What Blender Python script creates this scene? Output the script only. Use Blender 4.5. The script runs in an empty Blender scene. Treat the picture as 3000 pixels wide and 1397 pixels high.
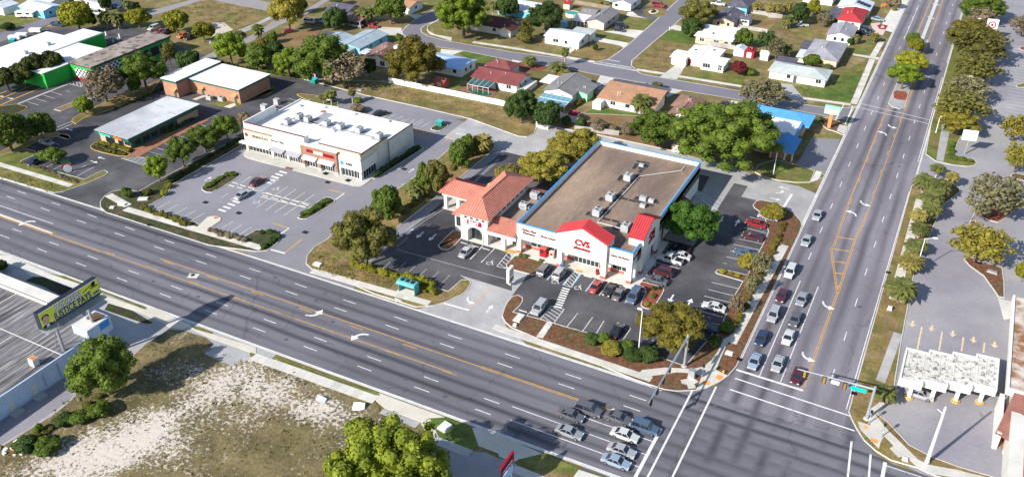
import bpy, math, random
import numpy as np
from mathutils import Vector, Matrix
R = math.radians
rnd = random.Random(7)
sc = bpy.context.scene
col = sc.collection

# ------------------------------------------------------------------ camera
cd = bpy.data.cameras.new('camera'); cam = bpy.data.objects.new('camera', cd); col.objects.link(cam)
cam.location = (0, 0, 103.8); cam.rotation_euler = (R(90-31.8), 0, R(27.5))
cd.sensor_fit = 'HORIZONTAL'; cd.angle = R(60); cd.clip_start = 1; cd.clip_end = 3000
sc.camera = cam
# ------------------------------------------------------------------ sky, sun, exposure
SUN_EL, SUN_AZ = 31.0, 205.5
w = bpy.data.worlds.new('World'); sc.world = w; w.use_nodes = True
nt = w.node_tree; sky = nt.nodes.new('ShaderNodeTexSky'); sky.sky_type = 'NISHITA'; sky.sun_disc = False
sky.sun_elevation = R(SUN_EL); sky.sun_rotation = R(SUN_AZ); sky.air_density = 1.0; sky.dust_density = .6
bg = nt.nodes['Background']; bg.inputs[1].default_value = .1; nt.links.new(sky.outputs[0], bg.inputs[0])
sl = bpy.data.lights.new('sun', 'SUN'); sl.energy = 4.4; sl.angle = R(.5); sl.color = (1, .955, .89)
so = bpy.data.objects.new('sun', sl); col.objects.link(so); so.location = (-60, -60, 200)
sd = Vector((math.sin(R(SUN_AZ))*math.cos(R(SUN_EL)), math.cos(R(SUN_AZ))*math.cos(R(SUN_EL)), math.sin(R(SUN_EL))))
so.rotation_euler = sd.to_track_quat('Z', 'Y').to_euler()
vs = sc.view_settings; vs.view_transform = 'Standard'; vs.look = 'None'; vs.gamma = 1; vs.exposure = .69
vs.use_curve_mapping = False

# ------------------------------------------------------------------ materials
def mat(name, c, var=.18, scale=.35, fine=5., rough=.85, bump=0., metal=0., c2=None, c3=None, cut=.5, soft=.1, s2=.12, obj=False, rand=0., spec=.3, aniso=None, emit=0):
    m = bpy.data.materials.new(name); m.use_nodes = True
    n, l = m.node_tree.nodes, m.node_tree.links
    b = n['Principled BSDF']; b.inputs['Roughness'].default_value = rough; b.inputs['Metallic'].default_value = metal
    b.inputs['Specular IOR Level'].default_value = spec
    if obj:
        src = n.new('ShaderNodeTexCoord').outputs['Object']
    else:
        src = n.new('ShaderNodeNewGeometry').outputs['Position']
    if aniso:
        mp = n.new('ShaderNodeMapping'); mp.inputs['Scale'].default_value = aniso; l.new(src, mp.inputs[0]); src = mp.outputs[0]
    def noise(s, d=4., r=.6):
        t = n.new('ShaderNodeTexNoise'); t.inputs['Scale'].default_value = s; t.inputs['Detail'].default_value = d
        t.inputs['Roughness'].default_value = r; l.new(src, t.inputs['Vector']); return t.outputs[0]
    def mixc(f, a, bb, mode='MIX'):
        x = n.new('ShaderNodeMix'); x.data_type = 'RGBA'; x.blend_type = mode
        for i, v in ((0, f), (6, a), (7, bb)):
            if isinstance(v, (tuple, list)): x.inputs[i].default_value = tuple(v)+(1,)
            elif isinstance(v, float): x.inputs[i].default_value = v
            else: l.new(v, x.inputs[i])
        return x.outputs[2]
    def rmp(v, a, bb, lo=0., hi=1.):
        x = n.new('ShaderNodeMapRange'); l.new(v, x.inputs[0])
        for i, k in enumerate((a, bb, lo, hi)): x.inputs[i+1].default_value = k
        return x.outputs[0]
    colr = tuple(c)
    if c2: colr = mixc(rmp(noise(s2, 6.), cut-soft, cut+soft), tuple(c), tuple(c2))
    if c3: colr = mixc(rmp(noise(s2*3.3, 5.), .5, .62), colr, tuple(c3))
    f = n.new('ShaderNodeMath'); f.operation = 'MULTIPLY'
    l.new(rmp(noise(scale), .3, .7, 1-var, 1+var), f.inputs[0]); l.new(rmp(noise(fine, 3.), .3, .7, 1-var*.7, 1+var*.7), f.inputs[1])
    fac = f.outputs[0]
    if rand:
        oi = n.new('ShaderNodeObjectInfo'); g = n.new('ShaderNodeMath'); g.operation = 'MULTIPLY'
        l.new(rmp(oi.outputs['Random'], 0., 1., 1-rand, 1+rand), g.inputs[0]); l.new(fac, g.inputs[1]); fac = g.outputs[0]
    cc = n.new('ShaderNodeCombineColor'); [l.new(fac, cc.inputs[i]) for i in range(3)]
    o = mixc(1., colr, cc.outputs[0], 'MULTIPLY')
    l.new(o, b.inputs['Base Color'])
    if bump:
        bp = n.new('ShaderNodeBump'); bp.inputs['Strength'].default_value = bump; bp.inputs['Distance'].default_value = .25
        l.new(noise(fine*.8, 4.), bp.inputs['Height']); l.new(bp.outputs[0], b.inputs['Normal'])
    if emit:
        l.new(o, b.inputs['Emission Color']); b.inputs['Emission Strength'].default_value = emit
    return m

def leafmat(name, dark, light, rough=.6, trans=.2):
    m = bpy.data.materials.new(name); m.use_nodes = True
    n, l = m.node_tree.nodes, m.node_tree.links
    b = n['Principled BSDF']; b.inputs['Roughness'].default_value = rough; b.inputs['Specular IOR Level'].default_value = .15
    g = n.new('ShaderNodeNewGeometry'); t = n.new('ShaderNodeTexNoise'); t.inputs['Scale'].default_value = .55; t.inputs['Detail'].default_value = 3
    l.new(g.outputs['Position'], t.inputs['Vector'])
    a = n.new('ShaderNodeMath'); a.operation = 'MULTIPLY_ADD'; a.inputs[1].default_value = .55; l.new(g.outputs['Random Per Island'], a.inputs[0])
    a2 = n.new('ShaderNodeMapRange'); a2.inputs[1].default_value = .3; a2.inputs[2].default_value = .7; a2.inputs[4].default_value = .45
    l.new(t.outputs[0], a2.inputs[0]); l.new(a2.outputs[0], a.inputs[2])
    r = n.new('ShaderNodeValToRGB'); r.color_ramp.elements[0].color = tuple(dark)+(1,); r.color_ramp.elements[1].color = tuple(light)+(1,)
    l.new(a.outputs[0], r.inputs[0])
    oi = n.new('ShaderNodeObjectInfo'); hs = n.new('ShaderNodeHueSaturation'); mr = n.new('ShaderNodeMapRange')
    mr.inputs[3].default_value = .8; mr.inputs[4].default_value = 1.25; l.new(oi.outputs['Random'], mr.inputs[0]); l.new(mr.outputs[0], hs.inputs['Value'])
    l.new(r.outputs[0], hs.inputs['Color']); l.new(hs.outputs[0], b.inputs['Base Color'])
    tr = n.new('ShaderNodeBsdfTranslucent'); l.new(hs.outputs[0], tr.inputs[0])
    mx = n.new('ShaderNodeMixShader'); mx.inputs[0].default_value = trans
    l.new(b.outputs[0], mx.inputs[1]); l.new(tr.outputs[0], mx.inputs[2]); l.new(mx.outputs[0], n['Material Output'].inputs[0])
    return m

def roadmat(name, base, stripe, axis, first, pitch, lo, hi, var=.12, cross=None):
    """asphalt with worn dark oil lines down the middle of each lane"""
    m = mat(name, base, var=var, scale=.08, fine=4., rough=.8, aniso=(.12, 1, 1) if axis == 'Y' else (1, .12, 1))
    n, l = m.node_tree.nodes, m.node_tree.links
    b = n['Principled BSDF']; src = b.inputs['Base Color'].links[0].from_socket
    g = n.new('ShaderNodeNewGeometry'); s = n.new('ShaderNodeSeparateXYZ'); l.new(g.outputs['Position'], s.inputs[0])
    def M(op, a, bb=None, c=None):
        x = n.new('ShaderNodeMath'); x.operation = op
        for i, v in enumerate((a, bb, c)):
            if v is None: continue
            if isinstance(v, (int, float)): x.inputs[i].default_value = v
            else: l.new(v, x.inputs[i])
        return x.outputs[0]
    t = n.new('ShaderNodeTexNoise'); t.inputs['Scale'].default_value = .05; t.inputs['Detail'].default_value = 3; l.new(g.outputs['Position'], t.inputs['Vector'])
    p = M('ADD', s.outputs[axis], M('MULTIPLY_ADD', t.outputs[0], 1.0, -.5))
    k = M('COSINE', M('MULTIPLY', M('SUBTRACT', p, first), 2*math.pi/pitch))
    k = M('POWER', M('MULTIPLY_ADD', k, .5, .5), 2.5)
    inr = M('MULTIPLY', M('GREATER_THAN', s.outputs[axis], lo), M('LESS_THAN', s.outputs[axis], hi))
    t2 = n.new('ShaderNodeTexNoise'); t2.inputs['Scale'].default_value = .045; t2.inputs['Detail'].default_value = 2
    mp = n.new('ShaderNodeMapping'); mp.inputs['Scale'].default_value = (.3, 3, 1) if axis == 'Y' else (3, .3, 1); l.new(g.outputs['Position'], mp.inputs[0]); l.new(mp.outputs[0], t2.inputs['Vector'])
    mr = n.new('ShaderNodeMapRange'); mr.inputs[1].default_value = .35; mr.inputs[2].default_value = .65; mr.inputs[3].default_value = .25; l.new(t2.outputs[0], mr.inputs[0])
    k = M('MULTIPLY', M('MULTIPLY', k, inr), mr.outputs[0])
    if cross:
        ax, f2, p2, lo2, hi2, lo3, hi3 = cross
        k2 = M('POWER', M('MULTIPLY_ADD', M('COSINE', M('MULTIPLY', M('SUBTRACT', M('ADD', s.outputs[ax], M('MULTIPLY_ADD', t.outputs[0], 2., -1.)), f2), 2*math.pi/p2)), .5, .5), 2.)
        t9 = n.new('ShaderNodeTexNoise'); t9.inputs['Scale'].default_value = .09; t9.inputs['Detail'].default_value = 3; l.new(g.outputs['Position'], t9.inputs['Vector'])
        m9 = n.new('ShaderNodeMapRange'); m9.inputs[1].default_value = .42; m9.inputs[2].default_value = .62; l.new(t9.outputs[0], m9.inputs[0])
        g2 = M('MULTIPLY', M('MULTIPLY', M('GREATER_THAN', s.outputs[ax], lo2), M('LESS_THAN', s.outputs[ax], hi2)), M('MULTIPLY', M('GREATER_THAN', s.outputs[axis], lo3), M('LESS_THAN', s.outputs[axis], hi3)))
        k = M('MAXIMUM', k, M('MULTIPLY', M('MULTIPLY', k2, g2), M('MULTIPLY', m9.outputs[0], .85)))
    x = n.new('ShaderNodeMix'); x.data_type = 'RGBA'; l.new(k, x.inputs[0]); l.new(src, x.inputs[6]); x.inputs[7].default_value = tuple(stripe)+(1,)
    vo = n.new('ShaderNodeTexVoronoi'); vo.inputs['Scale'].default_value = .035; mv = n.new('ShaderNodeMapping'); mv.inputs['Scale'].default_value = (.35, 3.2, 1) if axis == 'Y' else (3.2, .35, 1); l.new(g.outputs['Position'], mv.inputs[0]); l.new(mv.outputs[0], vo.inputs['Vector'])
    sp = n.new('ShaderNodeSeparateColor'); l.new(vo.outputs['Color'], sp.inputs[0])
    t3 = n.new('ShaderNodeTexNoise'); t3.inputs['Scale'].default_value = 1.1; t3.inputs['Detail'].default_value = 4; m3 = n.new('ShaderNodeMapping'); m3.inputs['Scale'].default_value = (.025, 1, 1) if axis == 'Y' else (1, .025, 1); l.new(g.outputs['Position'], m3.inputs[0]); l.new(m3.outputs[0], t3.inputs['Vector'])
    t4 = n.new('ShaderNodeTexNoise'); t4.inputs['Scale'].default_value = .035; t4.inputs['Detail'].default_value = 4; l.new(g.outputs['Position'], t4.inputs['Vector'])
    vc = n.new('ShaderNodeTexVoronoi'); vc.feature = 'DISTANCE_TO_EDGE'; vc.inputs['Scale'].default_value = .07; nd = n.new('ShaderNodeVectorMath'); nd.operation = 'MULTIPLY_ADD'; t5 = n.new('ShaderNodeTexNoise'); t5.inputs['Scale'].default_value = .3; l.new(g.outputs['Position'], t5.inputs['Vector']); l.new(t5.outputs['Color'], nd.inputs[0]); nd.inputs[1].default_value = (5,5,0); l.new(g.outputs['Position'], nd.inputs[2]); l.new(nd.outputs[0], vc.inputs['Vector'])
    ck = M('MULTIPLY_ADD', M('LESS_THAN', vc.outputs['Distance'], .007), -.22, 1.)
    fac = M('MULTIPLY', M('MULTIPLY_ADD', sp.outputs[0], .16, .92), M('MULTIPLY', M('MULTIPLY_ADD', t3.outputs[0], .5, .75), M('MULTIPLY', M('MULTIPLY_ADD', t4.outputs[0], .8, .6), ck)))
    cf = n.new('ShaderNodeCombineColor'); [l.new(fac, cf.inputs[i]) for i in range(3)]
    xm = n.new('ShaderNodeMix'); xm.data_type = 'RGBA'; xm.blend_type = 'MULTIPLY'; xm.inputs[0].default_value = 1.; l.new(x.outputs[2], xm.inputs[6]); l.new(cf.outputs[0], xm.inputs[7]); x = xm
    l.new(x.outputs[2], b.inputs['Base Color'])
    return m

W_ = {}
def mm(name, *a, **k): W_[name] = mat(name, *a, **k); return W_[name]
mm('ground', (.2,.15,.06), var=.36, scale=.1, fine=1.3, c2=(.125,.14,.03), c3=(.27,.2,.1), cut=.52, s2=.05, bump=.35)
mm('lawn', (.13,.15,.03), var=.36, scale=.3, fine=2.2, c2=(.2,.155,.055), cut=.55, s2=.1, bump=.3)
mm('lush', (.088,.138,.022), var=.36, scale=.25, fine=2.2, c2=(.15,.155,.035), cut=.58, s2=.12, bump=.3)
mm('dry', (.22,.155,.055), var=.36, scale=.2, fine=1.8, c2=(.14,.145,.035), c3=(.26,.18,.09), cut=.55, s2=.09, bump=.35)
mm('orange_dirt', (.24,.135,.06), var=.2, scale=.2, fine=1.5, c2=(.2,.15,.07), cut=.5, s2=.1, bump=.3)
mm('mulch', (.17,.075,.04), var=.4, scale=1.2, fine=5, c2=(.12,.09,.04), cut=.55, s2=.3, bump=.6)
mm('redmulch', (.26,.075,.045), var=.35, scale=1.2, fine=5, bump=.6)
mm('darksoil', (.045,.035,.025), var=.4, scale=1, fine=4, c2=(.04,.06,.015), cut=.5, s2=.4, bump=.6)
mm('hedgebed', (.05,.06,.02), var=.5, scale=1.2, fine=4, c2=(.12,.085,.05), cut=.55, s2=.35, bump=.8)
mm('sandy', (.15,.115,.06), var=.3, scale=.25, fine=1.5, c2=(.52,.45,.37), c3=(.09,.085,.03), cut=.56, soft=.05, s2=.055, bump=.4)
mm('letter_dark', (.16,.008,.014), rough=.5)
mm('signal_gold', (.3,.19,.05))
mm('sand', (.55,.48,.4), var=.15, scale=.5, fine=2, bump=.3)
mm('asphalt', (.06,.058,.066), var=.3, scale=.16, fine=2.5, c2=(.125,.12,.125), cut=.54, soft=.14, s2=.05)
mm('lot_grey', (.262,.25,.28), var=.07, scale=.12, fine=2.0, c2=(.225,.22,.235), cut=.5, s2=.04)
mm('lot_pale', (.27,.255,.285), var=.1, scale=.1, fine=1.5, c2=(.35,.335,.335), cut=.52, s2=.03)
mm('street', (.2,.188,.215), var=.08, scale=.1, fine=3)
mm('street_pale', (.3,.28,.28), var=.1, scale=.1, fine=3)
mm('concrete', (.6,.57,.51), var=.12, scale=.3, fine=3, rand=.1)
mm('concrete_grey', (.43,.42,.41), var=.12, scale=.3, fine=2, c2=(.35,.34,.34), cut=.5, s2=.08, rand=.05)
mm('apron', (.62,.57,.48), var=.1, scale=.2, fine=3)
mm('kerb', (.6,.58,.54), var=.15, scale=.5, fine=4)
mm('kerb_yellow', (.55,.36,.1), var=.18, scale=.7, fine=4)
mm('paint_white', (.74,.73,.71), var=.15, scale=1.5, fine=8, c2=(.42,.41,.42), cut=.63, soft=.08, s2=.9)
mm('paint_faded', (.45,.45,.46), var=.2, scale=1.5, fine=8)
mm('paint_yellow', (.66,.35,.07), var=.18, scale=1.2, fine=8, c2=(.34,.24,.15), cut=.62, soft=.08, s2=.8)
mm('paint_blue', (.3,.5,.68), var=.15, scale=1.2, fine=8)
mm('red_pad', (.5,.13,.1), var=.15); mm('orange_pad', (.72,.33,.1), var=.15)
mm('brickpave', (.33,.15,.09), var=.15, scale=.6, fine=4)
mm('white_wall', (.78,.76,.71), var=.07, scale=.3, fine=3, c2=(.7,.67,.6), cut=.66, s2=.35, rough=.7)
mm('cream_wall', (.72,.6,.42), var=.06); mm('tan_wall', (.31,.165,.115), var=.1, scale=.6, fine=5)
mm('offwhite', (.66,.64,.58), var=.1); mm('white_metal', (.78,.78,.78), var=.05, rough=.45)
mm('white_roof', (.8,.8,.78), var=.05, scale=.2, fine=2, c2=(.72,.73,.72), cut=.6, s2=.06)
mm('grey_roof', (.6,.61,.62), var=.1, scale=.15, fine=1.5, c2=(.42,.43,.45), cut=.5, s2=.08)
mm('brown_roof', (.33,.235,.165), var=.2, scale=.12, fine=2, aniso=(1,.25,1), c2=(.2,.145,.115), cut=.47, soft=.1, s2=.1)
mm('gravel_roof', (.36,.31,.26), var=.2, scale=.4, fine=2.5, c2=(.28,.23,.2), cut=.5, s2=.15, c3=(.12,.09,.08))
mm('thai_roof', (.2,.19,.195), var=.32, scale=.5, fine=2, aniso=(1.6,.14,1), c2=(.085,.08,.085), cut=.53, soft=.1, s2=.3, c3=(.3,.285,.285))
mm('stain_roof', (.7,.67,.6), var=.12, scale=.6, fine=3, c2=(.55,.52,.47), cut=.55, s2=.45, c3=(.2,.18,.16))
mm('rust_roof', (.62,.55,.48), var=.2, scale=.6, fine=2, c2=(.28,.13,.06), cut=.5, s2=.35)
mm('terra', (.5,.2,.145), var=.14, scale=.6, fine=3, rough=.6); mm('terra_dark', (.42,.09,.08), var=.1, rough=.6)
mm('red_roof', (.48,.052,.06), var=.1, rough=.5); mm('red_house_roof', (.42,.04,.045), var=.12)
mm('blue_roof', (.1,.34,.66), var=.1, scale=.7, rough=.5); mm('blue_trim', (.05,.3,.68), var=.05, rough=.5)
mm('maroon_roof', (.22,.06,.06), var=.2, c2=(.17,.06,.055), cut=.55, s2=.2); mm('darkmaroon', (.12,.04,.035), var=.2)
mm('brown_shingle', (.28,.15,.115), var=.18, fine=4, scale=.6, c2=(.2,.12,.1), cut=.55, s2=.22); mm('peach_shingle', (.45,.24,.14), var=.12, fine=4, scale=.8, c2=(.36,.2,.12), cut=.55, s2=.3)
mm('grey_shingle', (.22,.21,.21), var=.2, scale=.5, fine=3, aniso=(.3,1,1)); mm('slate_shingle', (.1,.095,.125), var=.2, scale=.5, fine=3, c2=(.15,.14,.16), cut=.6, s2=.25)
mm('lightgrey_shingle', (.35,.34,.37), var=.14, scale=.5, fine=3, c2=(.27,.26,.29), cut=.55, s2=.2); mm('bluegrey_roof', (.33,.4,.45), var=.15, scale=.4, fine=2)
mm('pale_metal_roof', (.6,.64,.7), var=.07, rough=.5); mm('greenwhite_roof', (.46,.5,.48), var=.14, scale=.3, fine=2)
mm('paleblue_roof', (.42,.58,.85), var=.06, rough=.5)
mm('peach_wall', (.68,.5,.36), var=.08); mm('blue_wall', (.2,.55,.75), var=.08); mm('pink_wall', (.62,.5,.45), var=.1)
mm('brick_wall', (.42,.225,.15), var=.14, scale=.8, fine=6); mm('tan_stone', (.55,.37,.25), var=.1)
mm('green_trim', (.03,.12,.08), var=.1, rough=.5); mm('bright_green', (.03,.4,.06), var=.07); mm('mint', (.3,.62,.42), var=.08)
mm('purple_trim', (.1,.03,.09), var=.1); mm('dark_red', (.3,.02,.03), var=.15)
mm('glass', (.02,.028,.035), var=.3, scale=.6, fine=2, rough=.12, spec=.6); mm('dark', (.02,.02,.022), rough=.6); mm('black', (.012,.012,.014), rough=.5)
mm('frame_white', (.75,.75,.73), rough=.5); mm('frame_dark', (.1,.1,.1), rough=.5)
mm('red_letter', (.38,.008,.02), rough=.4); mm('white_letter', (.8,.8,.8), rough=.4); mm('teal_letter', (.12,.62,.5), rough=.4)
mm('orange', (.75,.22,.05), rough=.5); mm('orange_awning', (.7,.27,.1), var=.12)
mm('thai_wall', (.48,.6,.78), var=.08, scale=.4, fine=2); mm('bill_yellow', (.82,.86,.09), var=.1, scale=.4); mm('navy', (.02,.025,.05), rough=.6)  # thai_wall: blue sky reflection of its shaded side mixed into the base colour
mm('metal', (.4,.42,.44), metal=.6, rough=.45); mm('pole_grey', (.5,.52,.55), metal=.3, rough=.5); mm('galv', (.42,.44,.47), metal=.4, rough=.4)
mm('hvac', (.42,.43,.44), var=.1, rough=.5); mm('flash', (.33,.33,.36), var=.1); mm('pad_black', (.045,.045,.05), var=.2)
mm('teal', (.12,.42,.42), var=.1, rough=.4); mm('sign_teal', (.0,.48,.4), rough=.4); mm('wood', (.28,.22,.17), var=.25, fine=8); mm('greywood', (.4,.37,.34), var=.2, fine=6)
mm('skin', (.62,.4,.3)); mm('paint_tan', (.7,.54,.34), var=.2, scale=1.5, fine=8); mm('suit', (.03,.03,.06)); mm('turq', (.02,.32,.3), rough=.15); mm('poolgreen', (.02,.12,.09), rough=.15)
mm('deck_red', (.3,.13,.1), var=.2); mm('cagescreen', (.05,.11,.11), rough=.4); mm('cage_blue', (.14,.33,.42), var=.15, rough=.35)
mm('trunk', (.16,.13,.1), var=.3, obj=True); mm('trunk_pale', (.38,.35,.31), var=.25, obj=True)
mm('tyre', (.02,.02,.02)); mm('rim', (.45,.45,.47), metal=.7, rough=.35); mm('headlight', (.7,.72,.75), rough=.15); mm('taillight', (.4,.01,.01), rough=.25)
mm('carglass', (.015,.02,.027), rough=.06, spec=.7, var=.05); mm('trailer', (.74,.73,.7), var=.08)
mm('tarp', (.05,.4,.65), rough=.5); mm('green_box', (.02,.25,.18), rough=.5); mm('rustbrown', (.16,.09,.06), var=.3)
W_['road1'] = roadmat('road1', (.165,.16,.18), (.055,.054,.062), 'Y', 95.6, 3.0, 92.5, 117, cross=('X', -19., 3.8, -24, 1, 92, 134))
W_['road2'] = roadmat('road2', (.225,.208,.232), (.095,.088,.1), 'X', -19.0, 3.8, -21, -1.5)
L_ = {'bright': leafmat('leaf_bright', (.055,.105,.01), (.25,.32,.03)), 'lime': leafmat('leaf_lime', (.12,.13,.012), (.33,.31,.03)),
 'oak': leafmat('leaf_oak', (.05,.09,.013), (.185,.245,.035)), 'emerald': leafmat('leaf_emerald', (.022,.062,.011), (.085,.165,.022)), 'limegreen': leafmat('leaf_limegreen', (.08,.115,.012), (.28,.32,.03)),
 'green': leafmat('leaf_green', (.04,.075,.011), (.15,.205,.03)), 'darkolive': leafmat('leaf_darkolive', (.035,.048,.012), (.12,.13,.03)), 'deep': leafmat('leaf_deep', (.022,.048,.013), (.085,.13,.03)),
 'olive': leafmat('leaf_olive', (.07,.068,.018), (.21,.195,.045)), 'gold': leafmat('leaf_gold', (.13,.115,.018), (.33,.28,.045)),
 'dry': leafmat('leaf_dry', (.11,.085,.05), (.28,.22,.135), trans=.1), 'grey': leafmat('leaf_grey', (.09,.085,.045), (.24,.215,.105), trans=.1),
 'palm': leafmat('leaf_palm', (.05,.065,.018), (.2,.21,.06)), 'palmgold': leafmat('leaf_palmgold', (.1,.09,.022), (.34,.28,.08)),
 'red': leafmat('leaf_red', (.1,.015,.018), (.26,.04,.04)), 'brownoak': leafmat('leaf_brownoak', (.06,.055,.01), (.22,.18,.03))}

# ------------------------------------------------------------------ mesh helpers
class MB:
    def __init__(s): s.v = []; s.f = []
    def quad(s, *p):
        k = len(s.v); s.v += [tuple(q) for q in p]; s.f.append(tuple(range(k, k+len(p)))); return s
    def box(s, x0, x1, y0, y1, z0, z1):
        k = len(s.v); s.v += [(x, y, z) for z in (z0, z1) for x, y in ((x0,y0),(x1,y0),(x1,y1),(x0,y1))]
        s.f += [tuple(k+i for i in f) for f in ((3,2,1,0),(4,5,6,7),(0,1,5,4),(1,2,6,5),(2,3,7,6),(3,0,4,7))]; return s
    def prism(s, poly, z0, z1):
        poly = ccw(poly); n = len(poly); k = len(s.v)
        s.v += [(x, y, z0) for x, y in poly]+[(x, y, z1) for x, y in poly]
        s.f.append(tuple(range(k+n, k+2*n)))
        s.f += [(k+i, k+(i+1) % n, k+n+(i+1) % n, k+n+i) for i in range(n)]; return s
    def sheet(s, poly, z): return s.quad(*[(x, y, z) for x, y in ccw(poly)])
    def ring(s, outer, inner, z0, z1):
        n = len(outer); k = len(s.v)
        for p, z in ((outer,z0),(outer,z1),(inner,z1),(inner,z0)): s.v += [(x, y, z) for x, y in p]
        for i in range(n):
            j = (i+1) % n
            for a in range(3): s.f.append((k+a*n+i, k+a*n+j, k+(a+1)*n+j, k+(a+1)*n+i))
        return s
    def tube(s, p, q, r0, r1=None, n=8, cap=True):
        r1 = r0 if r1 is None else r1; p, q = Vector(p), Vector(q); d = (q-p).normalized()
        a = d.orthogonal().normalized(); b = d.cross(a); k = len(s.v)
        for c, r in ((p, r0), (q, r1)):
            for i in range(n):
                t = 2*math.pi*i/n; s.v.append(tuple(c+a*(r*math.cos(t))+b*(r*math.sin(t))))
        s.f += [(k+i, k+(i+1) % n, k+n+(i+1) % n, k+n+i) for i in range(n)]
        if cap: s.f += [tuple(k+n-1-i for i in range(n)), tuple(k+n+i for i in range(n))]
        return s
    def lathe(s, x, y, prof, n=12):
        k = len(s.v)
        for r, z in prof: s.v += [(x+r*math.cos(2*math.pi*i/n), y+r*math.sin(2*math.pi*i/n), z) for i in range(n)]
        for j in range(len(prof)-1): s.f += [(k+j*n+i, k+j*n+(i+1) % n, k+(j+1)*n+(i+1) % n, k+(j+1)*n+i) for i in range(n)]
        s.f.append(tuple(k+(len(prof)-1)*n+i for i in range(n))); return s
    def xf(s, M): s.v = [tuple(M @ Vector(q)) for q in s.v]; return s
    def mesh(s, name, m, smooth=False):
        me = bpy.data.meshes.new(name); me.from_pydata(s.v, [], s.f); me.update()
        if m: me.materials.append(W_[m] if isinstance(m, str) else m)
        if smooth: me.polygons.foreach_set('use_smooth', [True]*len(me.polygons))
        return me
    def build(s, name, m, parent=None, world=True, smooth=False, **kw):
        me = s.mesh(name, m, smooth)
        if parent and world:
            me.transform(parent_mat(parent).inverted())
        return link(name, me, parent, **kw)
def root_of(o): return o
def parent_mat(o):
    M = o.matrix_basis.copy()
    while o.parent: o = o.parent; M = o.matrix_basis @ M
    return M
def link(name, me, parent=None, loc=None, rz=0, scale=None, **kw):
    o = bpy.data.objects.new(name, me); col.objects.link(o)
    if parent: o.parent = parent
    if loc: o.location = loc
    if rz: o.rotation_euler.z = rz
    if scale: o.scale = scale
    for k, v in kw.items(): o[k] = v
    return o
def ccw(p):
    p = [tuple(q) for q in p]; a = sum(p[i][0]*p[(i+1) % len(p)][1]-p[(i+1) % len(p)][0]*p[i][1] for i in range(len(p)))
    return p if a > 0 else p[::-1]
def thing(name, label, cat, loc=(0,0,0), rz=0, group=None):
    o = bpy.data.objects.new(name, None); col.objects.link(o); o.location = loc; o.rotation_euler.z = rz
    o.empty_display_size = .3; o['label'] = label; o['category'] = cat
    if group: o['group'] = group
    return o
def tag(o, label, cat, group=None):
    o['label'] = label; o['category'] = cat
    if group: o['group'] = group
    return o
def copytree(o, parent=None):
    c = o.copy(); col.objects.link(c)
    if parent: c.parent = parent
    for ch in o.children: copytree(ch, c)
    return c
def struct(name, mb, m, **kw): return mb.build(name, m, None, kind='structure', **kw)
def chaikin(p, k=2):
    for _ in range(k):
        q = []
        for i in range(len(p)):
            a, b = p[i], p[(i+1) % len(p)]
            q += [(a[0]*.75+b[0]*.25, a[1]*.75+b[1]*.25), (a[0]*.25+b[0]*.75, a[1]*.25+b[1]*.75)]
        p = q
    return p
def inset(p, d):
    p = ccw(p); n = len(p); o = []
    for i in range(n):
        a, b, c = Vector(p[i-1]), Vector(p[i]), Vector(p[(i+1) % n])
        u, v = (b-a), (c-b)
        if u.length < 1e-6 or v.length < 1e-6: o.append(tuple(b)); continue
        u.normalize(); v.normalize(); n1, n2 = Vector((-u.y, u.x)), Vector((-v.y, v.x))
        m = n1+n2
        if m.length < .3: m = n1
        m.normalize(); k = min(d/max(m.dot(n1), .4), d*2.2); o.append(tuple(b+m*k))
    return p, o
def text(s, size, depth, m, parent, loc, rot=(90,0,0), name='lettering', sx=1., bold=0., shear=0.):
    cu = bpy.data.curves.new(name, 'FONT'); cu.body = s; cu.size = size; cu.extrude = depth; cu.align_x = 'CENTER'; cu.align_y = 'CENTER'; cu.offset = bold; cu.shear = shear; cu.resolution_u = 2
    t = bpy.data.objects.new(name, cu); me = bpy.data.meshes.new_from_object(t); bpy.data.objects.remove(t); bpy.data.curves.remove(cu)
    me.name = name; me.materials.append(W_[m])
    M = Matrix.Translation(loc) @ Matrix.Rotation(R(rot[2]), 4, 'Z') @ Matrix.Rotation(R(rot[1]), 4, 'Y') @ Matrix.Rotation(R(rot[0]), 4, 'X') @ Matrix.Diagonal((sx,1,1,1))
    me.transform(parent_mat(parent).inverted() @ M)
    return link(name, me, parent)

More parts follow.
